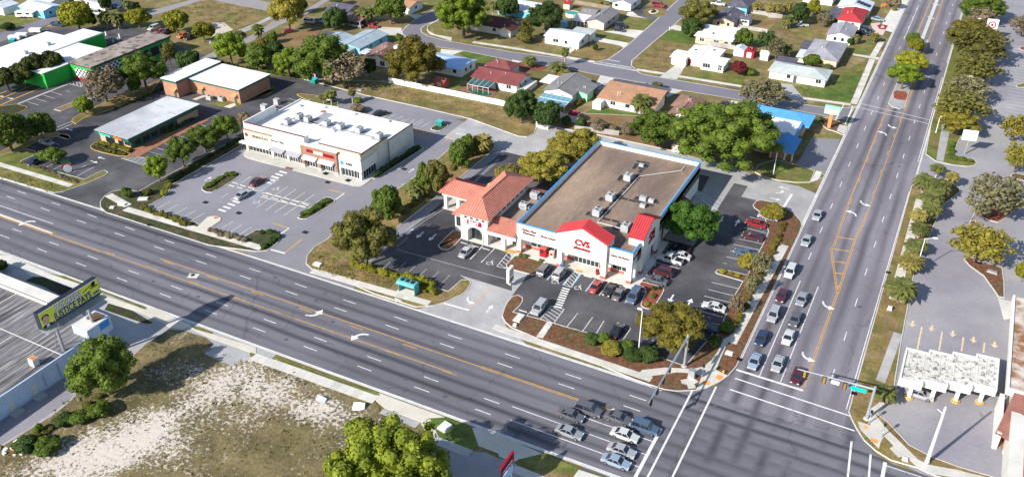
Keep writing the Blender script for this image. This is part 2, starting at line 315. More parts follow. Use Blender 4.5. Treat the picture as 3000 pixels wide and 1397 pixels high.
def sandlot(name):
    """scrub grass thinning out to bare white sand along a worn diagonal"""
    m = mat(name, (.18,.135,.065), var=.4, scale=.25, fine=1.6, c2=(.135,.115,.045), cut=.5, soft=.12, s2=.06, bump=.4)
    n, l = m.node_tree.nodes, m.node_tree.links; b = n['Principled BSDF']; src = b.inputs['Base Color'].links[0].from_socket
    g = n.new('ShaderNodeNewGeometry'); s = n.new('ShaderNodeSeparateXYZ'); l.new(g.outputs['Position'], s.inputs[0])
    def M(op, *a):
        x = n.new('ShaderNodeMath'); x.operation = op
        for i, v in enumerate(a):
            if isinstance(v, (int, float)): x.inputs[i].default_value = v
            else: l.new(v, x.inputs[i])
        return x.outputs[0]
    def N(sc_, d, r=.65):
        t = n.new('ShaderNodeTexNoise'); t.inputs['Scale'].default_value = sc_; t.inputs['Detail'].default_value = d; t.inputs['Roughness'].default_value = r; l.new(g.outputs['Position'], t.inputs['Vector']); return t.outputs[0]
    def blob(x, y, rx, ry, a):
        dx, dy = M('SUBTRACT', s.outputs['X'], x), M('SUBTRACT', s.outputs['Y'], y); c, q = math.cos(R(a)), math.sin(R(a))
        u = M('DIVIDE', M('ADD', M('MULTIPLY', dx, c), M('MULTIPLY', dy, q)), rx); v = M('DIVIDE', M('SUBTRACT', M('MULTIPLY', dy, c), M('MULTIPLY', dx, q)), ry)
        return M('EXPONENT', M('MULTIPLY', M('ADD', M('MULTIPLY', u, u), M('MULTIPLY', v, v)), -1.))
    k = M('ADD', M('ADD', BLOBS[0](blob), BLOBS[1](blob)), M('ADD', BLOBS[2](blob), BLOBS[3](blob)))
    k = M('ADD', M('MULTIPLY', k, .15), M('MULTIPLY', M('SUBTRACT', N(.13, 5), .5), .42))
    v = M('ADD', M('ADD', N(1.5, 8, .8), k), -.615); x = n.new('ShaderNodeMapRange'); l.new(v, x.inputs[0]); x.inputs[1].default_value = -.015; x.inputs[2].default_value = .05
    mx = n.new('ShaderNodeMix'); mx.data_type = 'RGBA'; l.new(x.outputs[0], mx.inputs[0]); l.new(src, mx.inputs[6]); mx.inputs[7].default_value = (.62,.55,.48,1); l.new(mx.outputs[2], b.inputs['Base Color']); return m
BLOBS = [lambda f: f(*(-97.8,83.7), 10, 6, 5), lambda f: f(*(-101.1,69.5), 13, 7, 60), lambda f: f(*(-79.3,84.0), 11, 4, -5), lambda f: f(*(-105.7,57.6), 11, 8, 60)]
W_['sandy'] = sandlot('sandy')
# ------------------------------------------------------------------ ground, roads, lots
struct('ground', MB().sheet([(-900,-60),(250,-60),(250,900),(-900,900)], -.05), 'ground')
road = struct('road', MB().sheet([(-480,114),(-203,114.9),(-120,116),(-21,116.3),(160,116.6),(160,95.2),(-30,93.8),(-90,93.2),(-174,92.4),(-480,91)], .008), 'road1')
road2 = struct('road', MB().sheet([(-21.1,118.6),(-1.4,118.6),(-1.4,600),(-21.1,600)], .012), 'road2')
fz = [0]
def flat(name, poly, m, z=0.):
    fz[0] += 1; return struct(name, MB().sheet(poly, z+fz[0]*.00004), m)
flat('road', [(-21.1,-60),(6,-60),(6,94.8),(-21.1,94)], 'road2', .005)
UQ = {}
def line(parent, p, q, w=.12, m='paint_white', z=.02, name='parking_line'):
    if m not in UQ: UQ[m] = MB().quad((0,-.5,0),(1,-.5,0),(1,.5,0),(0,.5,0)).mesh('line', m)
    d = math.dist(p, q); o = link(name, UQ[m], parent, (p[0], p[1], z), math.atan2(q[1]-p[1], q[0]-p[0]), (d, w, 1)); return o
def pairs(parent, pts, **k):
    for i in range(0, len(pts)-1, 2): line(parent, pts[i], pts[i+1], **k)
def poly(parent, pts, **k):
    for a, b in zip(pts, pts[1:]): line(parent, a, b, **k)
def island(name, pl, top, kerb='kerb', kw=.16, h=.13, sm=0, z=-.05):
    if sm: pl = chaikin(pl, sm)
    a, b = inset(pl, kw)
    t = struct(name, MB().prism(b, z, h-.03), top)
    MB().ring(a, b, z, h).build('kerb', kerb, t)
    return t
def walk(p, q, w, slab=1.52, m='concrete', z=.1, name='sidewalk', zb=-.04):
    """a pavement strip laid as separate slabs with joints between"""
    d = math.dist(p, q); n = max(1, round(d/slab)); L = d/n; a = math.atan2(q[1]-p[1], q[0]-p[0])
    base = struct(name, MB().box(0, d, -w/2+.02, w/2-.02, zb, z-.012).xf(Matrix.Translation((p[0],p[1],0)) @ Matrix.Rotation(a,4,'Z')), 'concrete_grey')
    me = MB().box(.012, L-.012, -w/2, w/2, z-.03, z).mesh('slab', m)
    for i in range(min(n, 300)):
        link('slab', me, base, (p[0]+math.cos(a)*L*i, p[1]+math.sin(a)*L*i, (rnd.random()-.5)*.008), a)
    return base

# --- business lots
lotA = flat('parking_lot', [(-166,115),(-188,114.6)]+[(-215,112),(-330,112),(-345,150),(-300,196),(-262,214),(-250,213),(-236,206),(-214,203),(-203,192.5)]+[(-194.8,198.6),(-178.7,201.8),(-162.5,200.6),(-163.4,198.4),(-160.5,193.5)]+[(-162,177),(-162.5,154),(-163,140),(-165,115)], 'asphalt', 0.)
lotB = flat('parking_lot', [(-162.4,118),(-162.4,180),(-158,186.5)]+[(-163.9,199.0),(-162.5,200.6),(-153.6,200.0),(-134.4,200.4),(-117.2,200.1)]+[(-121.1,197.8),(-102.3,196.5)]+[(-97,185),(-97,124),(-118,116.5)], 'lot_grey', .004)
lotC = flat('parking_lot', [(-99.5,122),(-99.5,186),(-47.2,186),(-47.2,164),(-40.6,164),(-40.6,196.8),(-37.2,196.8),(-37.2,190.8),(-33.7,190.8),(-26.3,185),(-26.3,122)], 'asphalt', .012)
driveB = flat('driveway', [(-125,115.2),(-124,126),(-108,132),(-97,132),(-97,115.6)], 'lot_grey', .0072)
driveC = flat('driveway', [(-82,116)]+[(-77.9,120.9),(-77.2,125.9),(-77.1,129.5),(-80.4,130.7),(-68.0,130.6)]+[(-78.8,150.4),(-76.2,151.7),(-67.7,136.9),(-67.3,130.2),(-66.4,123.8),(-63.7,119.8)]+[(-56.5,116)], 'concrete_grey', .016)
backlane = flat('driveway', [(-118,212)]+[(-117.5,200.5),(-102.3,196.5)]+[(-105.6,202.8)]+[(-102.0,195.9),(-97.9,203.1),(-96.2,205.9),(-88.2,206.3),(-82.2,206.9),(-60.3,207.2)]+[(-52,206),(-44,196),(-44,185),(-97,185),(-118,186)], 'concrete_grey', .006)
driveE = flat('driveway', [(-60,206),(-60,188),(-48,188),(-48,164),(-28,164),(-28,176),(-21,173.5),(-21,200.5),(-26,202.5),(-34,202.5),(-47,206)], 'concrete_grey', .0065)
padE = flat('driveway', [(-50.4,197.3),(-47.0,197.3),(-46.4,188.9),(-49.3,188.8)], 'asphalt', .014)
pairs(driveE, [(-47.7,188.5),(-40.8,185.4),(-45.8,186.6),(-40.5,183.4),(-45.6,185.1),(-40.3,182.0),(-46.7,187.9),(-40.7,188.2),(-47.6,187.7),(-40.4,180.8)], w=.12)
blueLot = flat('parking_lot', [(-29.4,213.6),(-24.1,213.2),(-21.4,212.3),(-21.9,234.8),(-29.0,232.2),(-29.0,218.1)]+[(-29.6,214)], 'lot_grey', .012)
flat('road', [(-36,92),(-36,118),(-23,121),(-22,134),(0,134),(.5,124),(4,117.5),(16,113),(16,92)], 'road1', .0045)
eastlot = flat('parking_lot', [(-1.5,120.5),(-1.5,560),(230,560),(230,60),(12,116)], 'lot_pale', .002)

# --- painted lines on the two main roads
def dashes(parent, x0, x1, fixed, axis, step=12.19, ln=3.05, m='paint_white', w=.16):
    n = int((x1-x0)/step)+1
    for i in range(n):
        a = x0+i*step
        p, q = ((a, fixed), (a+ln, fixed)) if axis == 'X' else ((fixed, a), (fixed, a+ln))
        line(parent, p, q, w, m, .03, 'lane_dash')
ph = -108.7-12.19*14
for y in (112.35, 109.4): dashes(road, ph, -34, y, 'X')
ph = -106.3-12.19*14
for y in (100.05, 97.0): dashes(road, ph, -55, y, 'X')
def solid(parent, p, q, m='paint_white', w=.16): return line(parent, p, q, w, m, .03, 'lane_line')
for o in (-.16, .16):
    solid(road, (-300,102.3+o), (-173,102.3+o), 'paint_yellow', .13)
    solid(road, (-173,102.3+o), (-154,102.5+o), 'paint_yellow', .13)
solid(road, (-154,102.6), (-65.8,103.2), 'paint_yellow', .16); solid(road, (-300,103.9), (-169,103.1), 'paint_yellow', .16)
for i in range(8): solid(road, (-153+i*12.19,102.95), (-150+i*12.19,103.0), 'paint_yellow', .14)
for i in range(6): solid(road, (-139+i*12.19,106.05), (-136+i*12.19,106.08), 'paint_yellow', .16)
solid(road, (-140.5,106.4), (-62,107.0), 'paint_yellow', .17)
for o in (-.17,.17): solid(road, (-62,107+o), (-28.4,107.25+o), 'paint_yellow', .15)
for a, b, w in (((-203,114.95),(-120,116.05),.55), ((-120,116.05),(-33,116.45),.55), ((-300,113.9),(-203,114.95),.55), ((-300,92.3),(-174,92.3),.5), ((-174,92.3),(-90,93.1),.5), ((-90,93.1),(-30,93.75),.5)): line(road, a, b, w, 'kerb', .02, 'gutter')
for a, b in (((-21.4,134),(-21.4,560)), ((-1.15,130),(-1.15,560))): line(road2, a, b, .45, 'kerb', .02, 'gutter')
for a, b in (((-52.3,100.45),(-28.2,100.4)), ((-51,97.4),(-28.2,97.4)), ((-43,103.7),(-28.3,103.65)), ((-250,105.4),(-173.1,105.75)), ((-300,92.75),(-142,92.75)), ((-142,92.75),(-30,94.1)), ((-300,114.2),(-203,114.6)), ((-82,116.2),(-31,116.0))): solid(road, a, b)
line(road, (-28,107.2), (-28,94.6), .55, 'paint_white', .03, 'stop_line')
for x, y0, y1 in ((-26.3,94,118.6), (-22.9,94.5,121.4)): line(road, (x,y0), (x,y1), .32, 'paint_white', .03, 'crosswalk_line')
for y0, y1, x in ((124.6,124.6,0), (121.3,121.3,1.)): line(road2, (-20.6,y0+.5), (-.6+x,y1), .3, 'paint_white', .03, 'crosswalk_line')
line(road2, (-21,127.5), (-9.2,127.4), .5, 'paint_white', .03, 'stop_line')
line(road, (.4,118.6), (2.6,95.8), .32, 'paint_white', .03, 'crosswalk_line'); line(road, (3.6,117), (5.6,96.3), .32, 'paint_white', .03, 'crosswalk_line')
line(road, (5.9,116.3), (6.2,96.4), .55, 'paint_white', .03, 'stop_line'); solid(road, (6.2,115.6), (60,115.9))
# median island of road 1 at the far left
mi = struct('traffic_island', MB().prism(chaikin([(-300,102.75),(-172,102.6),(-168.6,102.75),(-172,103.1),(-300,103.5)],1), 0, .16), 'concrete')
for x in (-21.0,): solid(road2, (x,131), (x,600))
solid(road2, (-1.7,126), (-1.7,212)); solid(road2, (-1.7,230), (-1.7,296)); solid(road2, (-1.6,310), (-1.6,600))
y0 = 182.4-12.19*2
dashes(road2, y0+12.19*1, 420, -17.1, 'Y'); dashes(road2, 145-12.19, 420, -5.4, 'Y')
solid(road2, (-16.9,127.8), (-16.9,161.3)); solid(road2, (-13.2,127.8), (-13.2,160.8))
for o in (-.16, .16):
    poly(road2, [(-9.3+o,128.2),(-9.3+o,160.2),(-11.8+o,169.8),(-13.5+o,176.4),(-13.3+o,179.2),(-13.65+o,198)], w=.13, m='paint_yellow', z=.03, name='lane_line')
    poly(road2, [(-9.2+o,160.2),(-9.6+o,183.5),(-9.1+o,193)], w=.13, m='paint_yellow', z=.03, name='lane_line')
    for xx in (-13.6, -8.9):
        solid(road2, (xx+o,263), (xx+o,300), 'paint_yellow', .13)
        solid(road2, (xx+o*.9+(0 if xx < -10 else -.3),327), (xx+o+(.5 if xx < -10 else -.5),460), 'paint_yellow', .13)
solid(road2, (-13.75,198), (-13.65,262), 'paint_yellow', .2); solid(road2, (-9.05,193), (-8.9,262), 'paint_yellow', .14)
for i in range(6): solid(road2, (-13.35,199+i*12.19), (-13.35,202+i*12.19), 'paint_yellow', .14); solid(road2, (-9.35,194+i*12.19), (-9.35,197+i*12.19), 'paint_yellow', .14)
for y, a, b in ((162.5,-9.9,-9.4), (167.5,-11.0,-9.45), (172,-12.1,-9.5), (177,-13.2,-9.6), (182.5,-13.2,-9.6)): line(road2, (a,y), (b,y+.6), .3, 'paint_yellow', .031, 'hatch_line')
solid(road2, (-16.9,328), (-16.9,372))
line(road2, (-21.6,262.6), (-1.6,259.4), .22, 'paint_white', .03, 'crosswalk_line'); line(road2, (-23.5,259.6), (-1.6,256.4), .22, 'paint_white', .03, 'crosswalk_line')
line(road2, (-25.5,239), (-25.3,259.6), .3, 'paint_white', .03, 'stop_line'); line(road2, (-22.4,243), (-22.8,259.6), .3, 'paint_white', .03, 'crosswalk_line')

# --- arrows
def arc_arrow(flip=1):
    m = MB(); pts = []
    for i in range(9):
        t = i/8*R(85); pts.append((flip*(-1.5+1.5*math.cos(t)), -1.1+1.7*math.sin(t), .17+.1*i/8))
    for (x,y,r), (x2,y2,r2) in zip(pts, pts[1:]):
        d = Vector((x2-x, y2-y)).normalized(); n = Vector((-d.y, d.x))
        m.quad((x-n.x*r,y-n.y*r,0),(x2-n.x*r2,y2-n.y*r2,0),(x2+n.x*r2,y2+n.y*r2,0),(x+n.x*r,y+n.y*r,0))
    m.quad((flip*-1.35,-.15,.001),(flip*-2.6,.6,.001),(flip*-1.35,1.35,.001))
    return m.mesh('turn_arrow', 'paint_white')
LA, RA = arc_arrow(1), arc_arrow(-1)
SA = MB().quad((-.13,-1.3,0),(.13,-1.3,0),(.13,.3,0),(-.13,.3,0)).quad((-.55,.2,.001),(.55,.2,.001),(0,1.3,.001)).mesh('straight_arrow', 'paint_white')
SY = MB().quad((-.2,-.9,0),(.2,-.9,0),(.2,.1,0),(-.2,.1,0)).quad((-.6,.05,.001),(.6,.05,.001),(0,1.,.001)).mesh('straight_arrow', 'paint_tan')
def arrow(parent, me, p, deg, s=1.): return link(me.name, me, parent, (p[0], p[1], .034), R(deg), (s, s, 1))
for p, d in (((-178.7,104.5),90), ((-86.6,105.3),90), ((-98.7,104.8),-90), ((-37.4,105.1),-90)): arrow(road, LA, p, d, 1.15)
for p, d in (((-11.7,249.8),180), ((-11.2,243.9),0), ((-11.4,201.0),180), ((-11.2,194.8),0), ((-11.3,155.0),180), ((-11.5,137.0),180), ((-12.2,376.1),180), ((-12.2,357.8),180)): arrow(road2, LA, p, d)
for p, d in (((-99.0,140.3),180), ((-96.2,140.3),180), ((-93.2,140.7),180), ((-38.5,142.9),180), ((-34.8,143.3),0), ((-38.4,178.0),180), ((-34.8,178.2),0)): arrow(lotC, SA, p, d, 1.2)
arrow(driveC, LA, (-74.8,123.8), 180, .9); arrow(driveC, SA, (-69.1,123.2), 0, 1.1)
for p, d in (((-29.2,199.9),90), ((-29.6,193.4),-90)): arrow(driveE, SA, p, d)
arrow(driveE, LA, (-29.5,196.5), -90, .8)
for p, d in (((-161.3,138.7),180), ((-157.4,138.5),0), ((-118.5,165.5),180), ((-114.9,165.6),0)): arrow(lotB, SA, p, d)
for p, d in (((-212.3,142.6),-90), ((-190.4,134.3),90), ((-190.2,131.9),-90), ((-246.3,149.6),-90), ((-250.3,149.4),-90)): arrow(lotA, SA, p, d)
for p in [(5.4,156.5),(8.8,156.7),(12.5,156.7),(16.1,156.5),(19.7,156.7)]: arrow(eastlot, SY, p, 180, 1.1)
pairs(eastlot, [(7.1,156.3),(7.1,148.5),(10.7,156.5),(10.7,150.2),(14.4,156.5),(14.4,151.8),(18.0,156.5),(18.0,153.2)], w=.3, m='paint_tan')
pairs(eastlot, [(7.2,245.4),(11.9,248.0),(7.8,244.0),(11.6,245.0),(8.2,242.5),(11.8,242.4),(13.8,202.2),(19.5,202.0),(13.6,201.4),(18.2,199.4)], w=.12, m='paint_yellow')
for i in range(26): line(eastlot, (17,268+i*2.8), (28,268+i*2.8), .12)

# --- plaza lot markings
pairs(lotB, [(-157.2,125.6),(-157.3,121.0),(-154.5,125.7),(-154.5,121.2),(-151.5,125.6),(-151.8,121.2),(-148.7,125.5),(-148.9,121.0),(-146.0,125.4),(-146.2,120.9),(-137.4,125.5),(-137.7,121.0),(-134.7,125.4),(-134.8,120.9),(-132.0,125.6),(-132.2,121.0)])
pairs(lotB, [(-148.7,144.4),(-148.8,139.3),(-142.5,139.1),(-142.8,134.5),(-147.8,135.3),(-147.6,132.8),(-145.0,134.5),(-145.0,132.8)])
pairs(lotB, [(-134.5,144.4),(-134.2,132.8),(-131.6,144.3),(-131.6,133.0),(-128.9,144.4),(-128.9,133.0),(-137.2,144.5),(-137.0,132.9)])
pairs(lotB, [(-148.8,144.3),(-148.8,140.0),(-146.5,145.5),(-146.0,141.8)])
pairs(lotB, [(-140.8,139.2),(-126.8,140.1),(-139.8,137.4),(-126.7,138.3)], w=.25, m='concrete', z=.022)
pairs(lotB, [(-141.9,145.8),(-141.1,135.4),(-139.7,134.5),(-141.9,144.0)], m='paint_blue')
def hatch(parent, A, B, C, D, n, w=.13, m='paint_white'):
    """ladder of slanted bars between edge A-B and edge C-D"""
    line(parent, A, B, w, m, name='hatch_line'); line(parent, C, D, w, m, name='hatch_line'); line(parent, A, C, w, m, name='hatch_line'); line(parent, B, D, w, m, name='hatch_line')
    L = lambda P, Q, t: (P[0]+(Q[0]-P[0])*t, P[1]+(Q[1]-P[1])*t)
    for i in range(n): line(parent, L(A, B, i/n), L(C, D, (i+1)/n), w, m, name='hatch_line')
hatch(lotB, (-141.6,146.3), (-141.6,139.2), (-143.9,146.3), (-143.9,139.2), 6)
for i in range(5): line(lotB, (-144.4,149.9-i*1.5), (-142.0,149.9-i*1.5), .62, name='crosswalk_bar')
for i in range(5): line(lotB, (-144.3,134.4-i*1.55), (-142.1,134.4-i*1.55), .62, name='crosswalk_bar')
line(lotB, (-144.2,152.1), (-141.9,152.1), 1.1, 'red_pad', .12, 'tactile_pad')
pairs(lotB, [(-129.0,129.1),(-124.3,129.1),(-127.3,147.9),(-123.1,148.1),(-116.3,184.6),(-116.4,189.8)], w=.3, m='paint_yellow', name='lane_line'); pairs(lotB, [(-122.8,148.2),(-122.9,144.6),(-124.1,129.1),(-124.1,126.0),(-116.2,189.9),(-112.0,190.3)], w=.35, name='stop_line')
pairs(driveB, [(-118.2,120.5),(-118.5,126.8)], w=.28, m='paint_yellow', name='lane_line'); pairs(driveB, [(-121.8,120.2),(-118.0,120.4)], w=.5, name='stop_line')
pairs(lotB, [(-112.9,174.5),(-109.5,175.0),(-112.9,177.3),(-110.6,177.4),(-113.0,180.1),(-111.4,180.3),(-112.2,156.0),(-109.8,155.9),(-113.8,145.0),(-112.2,144.8),(-113.2,158.4),(-112.0,158.4)])
pairs(lotB, [(-144.5,191.1),(-144.7,189.4),(-138.1,192.9),(-138.3,189.6),(-135.3,192.8),(-135.3,190.7)]); pairs(lotB, [(-145.6,193.2),(-145.7,190.4),(-139.9,190.7),(-139.6,187.6),(-135.8,192.8),(-136.4,188.9),(-132.9,192.3),(-133.4,188.8),(-129.2,193.6),(-129.7,188.8)])
pairs(lotB, [(-133.8,191.2),(-134.0,188.8),(-131.4,192.5),(-130.9,189.3),(-128.4,192.5),(-128.5,189.0),(-126.4,193.5),(-126.8,188.8)])
hatch(lotB, (-129.1,187.6), (-121.3,187.3), (-125.5,183.3), (-121.2,183.1), 6, .14, 'paint_yellow')

# --- CVS / bank lot markings
WC = MB()
def strokes(pts, w):
    for (x,y), (x2,y2) in zip(pts, pts[1:]):
        d = Vector((x2-x, y2-y)).normalized(); n = Vector((-d.y, d.x))*w
        WC.quad((x-n.x,y-n.y,0),(x2-n.x,y2-n.y,0),(x2+n.x,y2+n.y,0),(x+n.x,y+n.y,0))
strokes([(.1,.75),(.05,.15),(.5,.15),(.72,-.4),(.95,-.32)], .08); strokes([(.1,.45),(.48,.45)], .07)
strokes([(-.12+.5*math.cos(R(a)), -.25+.5*math.sin(R(a))) for a in range(100, 345, 20)], .07); strokes([(0,.98),(.2,.98)], .1)
WCm = WC.mesh('wheelchair_symbol', 'paint_white')
for p in [(-61.6,137.7),(-56.6,137.9)]+[(-76.9,137.6)]+[(-139.0,142.3),(-138.6,135.0)]: link('wheelchair_symbol', WCm, lotC, (p[0], p[1], .03), 0, (1.05,1.05,1))
pairs(lotC, [(-63.4,142.7),(-63.4,137.4),(-54.7,142.4),(-54.7,137.4),(-59.8,143.0),(-59.7,137.3),(-58.1,143.1),(-57.9,137.3)], w=.3, m='paint_blue')
hatch(lotC, (-59.7,143.1), (-59.5,137.4), (-58.3,143.0), (-58.0,137.3), 6)
pairs(lotC, [(-51.8,142.3),(-51.7,137.3),(-49.1,142.3),(-48.9,137.3),(-46.3,142.3),(-46.2,137.4)], w=.14)
(xa,ya),(xb,yb),(xc,yc) = [(-59.4,136.3),(-57.8,136.4),(-58.2,129.9)]
for i in range(9):
    u, v = (xc-xa)*i/8, (yc-ya)*i/8; line(lotC, (xa+u,ya+v), (xb+u,yb+v), .45, name='crosswalk_bar')
hatch(lotC, (-58.7,129.7), (-58.8,124.9), (-56.0,129.8), (-55.9,124.6), 5)
pairs(lotC, [(-61.4,127.9),(-61.6,124.8),(-53.1,129.9),(-53.2,124.9),(-50.0,130.0),(-50.0,125.0),(-47.6,130.0),(-47.4,125.3),(-44.9,130.3),(-44.9,126.1),(-42.2,130.2),(-42.2,125.0)], w=.13)
pairs(lotC, [(-95.9,128.1),(-95.9,125.1),(-92.9,129.6),(-93.0,124.8),(-90.3,129.6),(-90.3,124.8),(-87.6,129.5),(-87.6,125.3),(-84.8,129.6),(-84.9,125.1),(-82.1,129.7),(-82.0,124.7)], w=.12, m='paint_faded')
pairs(lotC, [(-84.3,142.9),(-84.2,137.1),(-81.5,142.8),(-81.3,136.8),(-78.7,142.9),(-78.7,136.9)], w=.13); pairs(lotC, [(-84.3,142.9),(-84.2,137.1),(-81.6,142.7),(-81.4,136.9),(-78.8,143.0),(-78.6,136.9)], w=.12)
hatch(lotC, (-75.4,143.0), (-75.0,137.1), (-73.6,143.0), (-72.8,137.3), 5)
pairs(lotC, [(-97.6,133.1),(-95.3,132.9),(-95.3,132.9),(-69.7,133.8)], w=.14, m='paint_faded', name='lane_line'); pairs(lotC, [(-98.0,133.7),(-98.1,138.4)], w=.14, m='paint_faded', name='lane_line')
pairs(lotC, [(-100.3,140.6),(-98.1,153.4),(-98.0,167.5),(-98.6,182.0)], w=.16, m='paint_faded', name='lane_line'); pairs(lotC, [(-99.4,140.1),(-97.5,153.2),(-97.6,167.1),(-98.1,181.6)], w=.12, m='paint_faded', name='lane_line')
pairs(lotC, [(-45.7,154.2),(-40.5,154.0),(-45.9,148.4),(-44.9,148.5),(-41.6,148.4),(-40.5,148.5),(-41.3,151.2),(-40.5,151.2)])
pairs(lotC, [(-33.0,168.8),(-27.3,169.1),(-32.9,165.9),(-30.8,166.0),(-33.0,163.1),(-30.1,163.4),(-32.9,160.5),(-32.1,160.5),(-32.5,171.6),(-27.4,171.9)])
pairs(lotC, [(-32.9,182.2),(-28.7,182.3),(-32.9,179.5),(-28.2,179.1),(-32.9,176.9),(-27.4,176.9),(-33.0,174.2),(-28.3,174.0)])
pairs(lotC, [(-33.0,152.3),(-27.4,152.6),(-32.9,149.5),(-27.7,149.7),(-32.9,146.9),(-27.7,147.1),(-32.8,144.2),(-27.4,144.3),(-32.7,141.6),(-27.4,141.7),(-29.2,138.8),(-27.4,139.1)])
pairs(lotC, [(-30.8,133.3),(-28.1,133.5),(-45.7,154.2),(-45.8,152.0),(-45.7,159.6),(-45.0,159.6)])
pairs(driveC, [(-78.0,120.6),(-72.4,120.9)], w=.5, name='stop_line'); pairs(driveC, [(-72.4,120.9),(-72.3,130.0)], w=.16, m='paint_yellow', name='lane_line')
pairs(driveE, [(-26.7,197.7),(-27.0,190.5)], w=.6, name='stop_line'); pairs(driveE, [(-32.6,198.1),(-26.8,198.0)], w=.2, m='paint_yellow', name='lane_line')
pairs(lotC, [(-76.5,143.3),(-73.8,143.6)], w=1.2, m='kerb_yellow', z=.135, name='ramp_paint'); pairs(lotC, [(-59.5,143.3),(-58.0,143.4)], w=1., m='kerb_yellow', z=.135, name='ramp_paint')

# --- left lot markings
pairs(lotA, [(-198.6,126.1),(-198.6,123.9),(-196.1,127.7),(-195.9,124.1),(-190.5,129.8),(-190.3,125.4),(-187.9,129.8),(-187.6,124.3),(-201.3,124.7),(-201.4,123.9),(-211.7,137.0),(-211.7,135.2),(-206.6,134.8),(-208.9,134.7),(-211.4,131.4),(-211.5,129.8),(-198.7,129.5),(-198.9,128.5),(-193.4,129.9),(-193.6,129.3)])
pairs(lotA, [(-216.4,146.7),(-217.0,138.0),(-214.8,145.6),(-215.1,139.2)], w=.14, name='lane_line')
pairs(lotA, [(-182.5,145.2),(-178.7,145.4),(-182.7,148.2),(-179.8,148.2),(-183.3,152.1),(-179.8,152.2),(-182.7,153.5),(-179.3,153.5),(-182.4,156.2),(-181.2,156.1),(-182.4,158.8),(-180.9,158.8),(-182.6,161.7),(-177.6,161.5),(-181.7,166.3),(-180.2,164.4)]); pairs(lotA, [(-182.7,142.8),(-177.6,142.7)], m='paint_blue')
hatch(lotA, (-185.7,136.6), (-183.1,139.4), (-177.5,136.4), (-178.8,139.6), 5)
pairs(lotA, [(-239.6,150.2),(-234.6,150.1),(-239.5,153.0),(-234.6,152.8),(-239.7,155.8),(-234.5,155.6),(-239.9,158.7),(-234.7,158.4),(-236.5,161.3),(-234.9,161.3)]); pairs(lotA, [(-244.4,144.8),(-245.1,152.5),(-245.1,152.5),(-245.3,166.2),(-248.6,147.8),(-249.7,162.6),(-252.3,150.6),(-252.3,152.9)], w=.45, m='paint_yellow', name='lane_line')
pairs(lotA, [(-240.7,147.9),(-240.6,166.4)], w=.9, m='concrete_grey', z=.024, name='lane_line'); hatch(lotA, (-240.9,167.5), (-236.6,167.7), (-240.0,165.5), (-235.0,165.6), 3)
pairs(lotA, [(-173.0,188.0),(-168.2,187.4),(-173.0,185.5),(-168.7,185.0),(-172.7,182.1),(-168.7,182.6),(-171.6,180.2),(-169.0,180.1)]); pairs(lotA, [(-243.3,215.1),(-241.4,211.1),(-239.8,215.1),(-238.0,211.2)])
pairs(lotA, [(-183.6,168.0),(-176.9,169.0)], w=.14)

# --- verges and planting islands (raised, kerbed)
island('verge', [(-221.7,113.8),(-203.8,114.9),(-189.8,115.4),(-185.2,115.7),(-183.7,117.3),(-183.0,119.8),(-182.2,122.2),(-181.5,127.9),(-182.1,129.4),(-184.0,129.8),(-184.4,128.2),(-184.5,124.1),(-195.5,123.6),(-207.1,123.4),(-207.1,128.1),(-209.4,129.2),(-212.4,128.7),(-213.5,126.4),(-214.7,122.9),(-220.9,113.2)], 'lawn')
island('verge', [(-220.2,115.5),(-216.8,124.4),(-217.6,130.1),(-219.1,134.9),(-214.1,139.5),(-209.2,139.7),(-207.6,139.1),(-207.3,137.9),(-210.8,138.2),(-213.4,135.4),(-213.7,134.2),(-213.1,129.7),(-214.0,126.2),(-218.1,114.0)], 'dry', 'kerb_yellow')
island('verge', [(-169.6,116.0),(-166.6,114.9),(-152.7,115.0),(-134.9,115.2)]+[(-124.0,118.0),(-122.1,119.4),(-122.0,122.2),(-122.7,124.4)]+[(-123.6,125.6),(-125.7,126.4),(-128.5,126.0),(-130.2,125.0)]+[(-130.5,120.8),(-140.2,121.1),(-143.7,121.0),(-159.6,121.2),(-160.4,120.5),(-160.1,121.4),(-159.9,126.2),(-160.9,128.7),(-162.9,132.3),(-163.0,135.4),(-163.0,155.4),(-163.1,157.4),(-167.3,156.6),(-167.8,132.2),(-167.7,125.6),(-171.5,125.2),(-173.4,122.6),(-173.2,120.4),(-171.8,117.8)], 'hedgebed')
island('verge', [(-108.8,118.0),(-111.4,119.2),(-113.2,121.8),(-114.1,125.4),(-113.5,129.4)]+[(-114.5,133.7),(-113.1,145.6),(-112.5,156.5),(-112.3,172.3),(-112.8,180.6),(-112.6,188.2),(-110.3,192.3),(-105.1,190.7),(-102.5,187.3),(-102.0,182.8),(-102.1,154.1),(-102.5,139.2)]+[(-102.4,125.0),(-96.0,124.2),(-87.1,124.3),(-79.4,124.5),(-79.1,129.3),(-77.6,130.0),(-76.6,129.0),(-76.1,126.4),(-76.4,124.5),(-77.9,120.9),(-79.4,118.8),(-82.2,116.9),(-92.3,116.8),(-100.0,117.8),(-106.5,117.7)], 'dry')
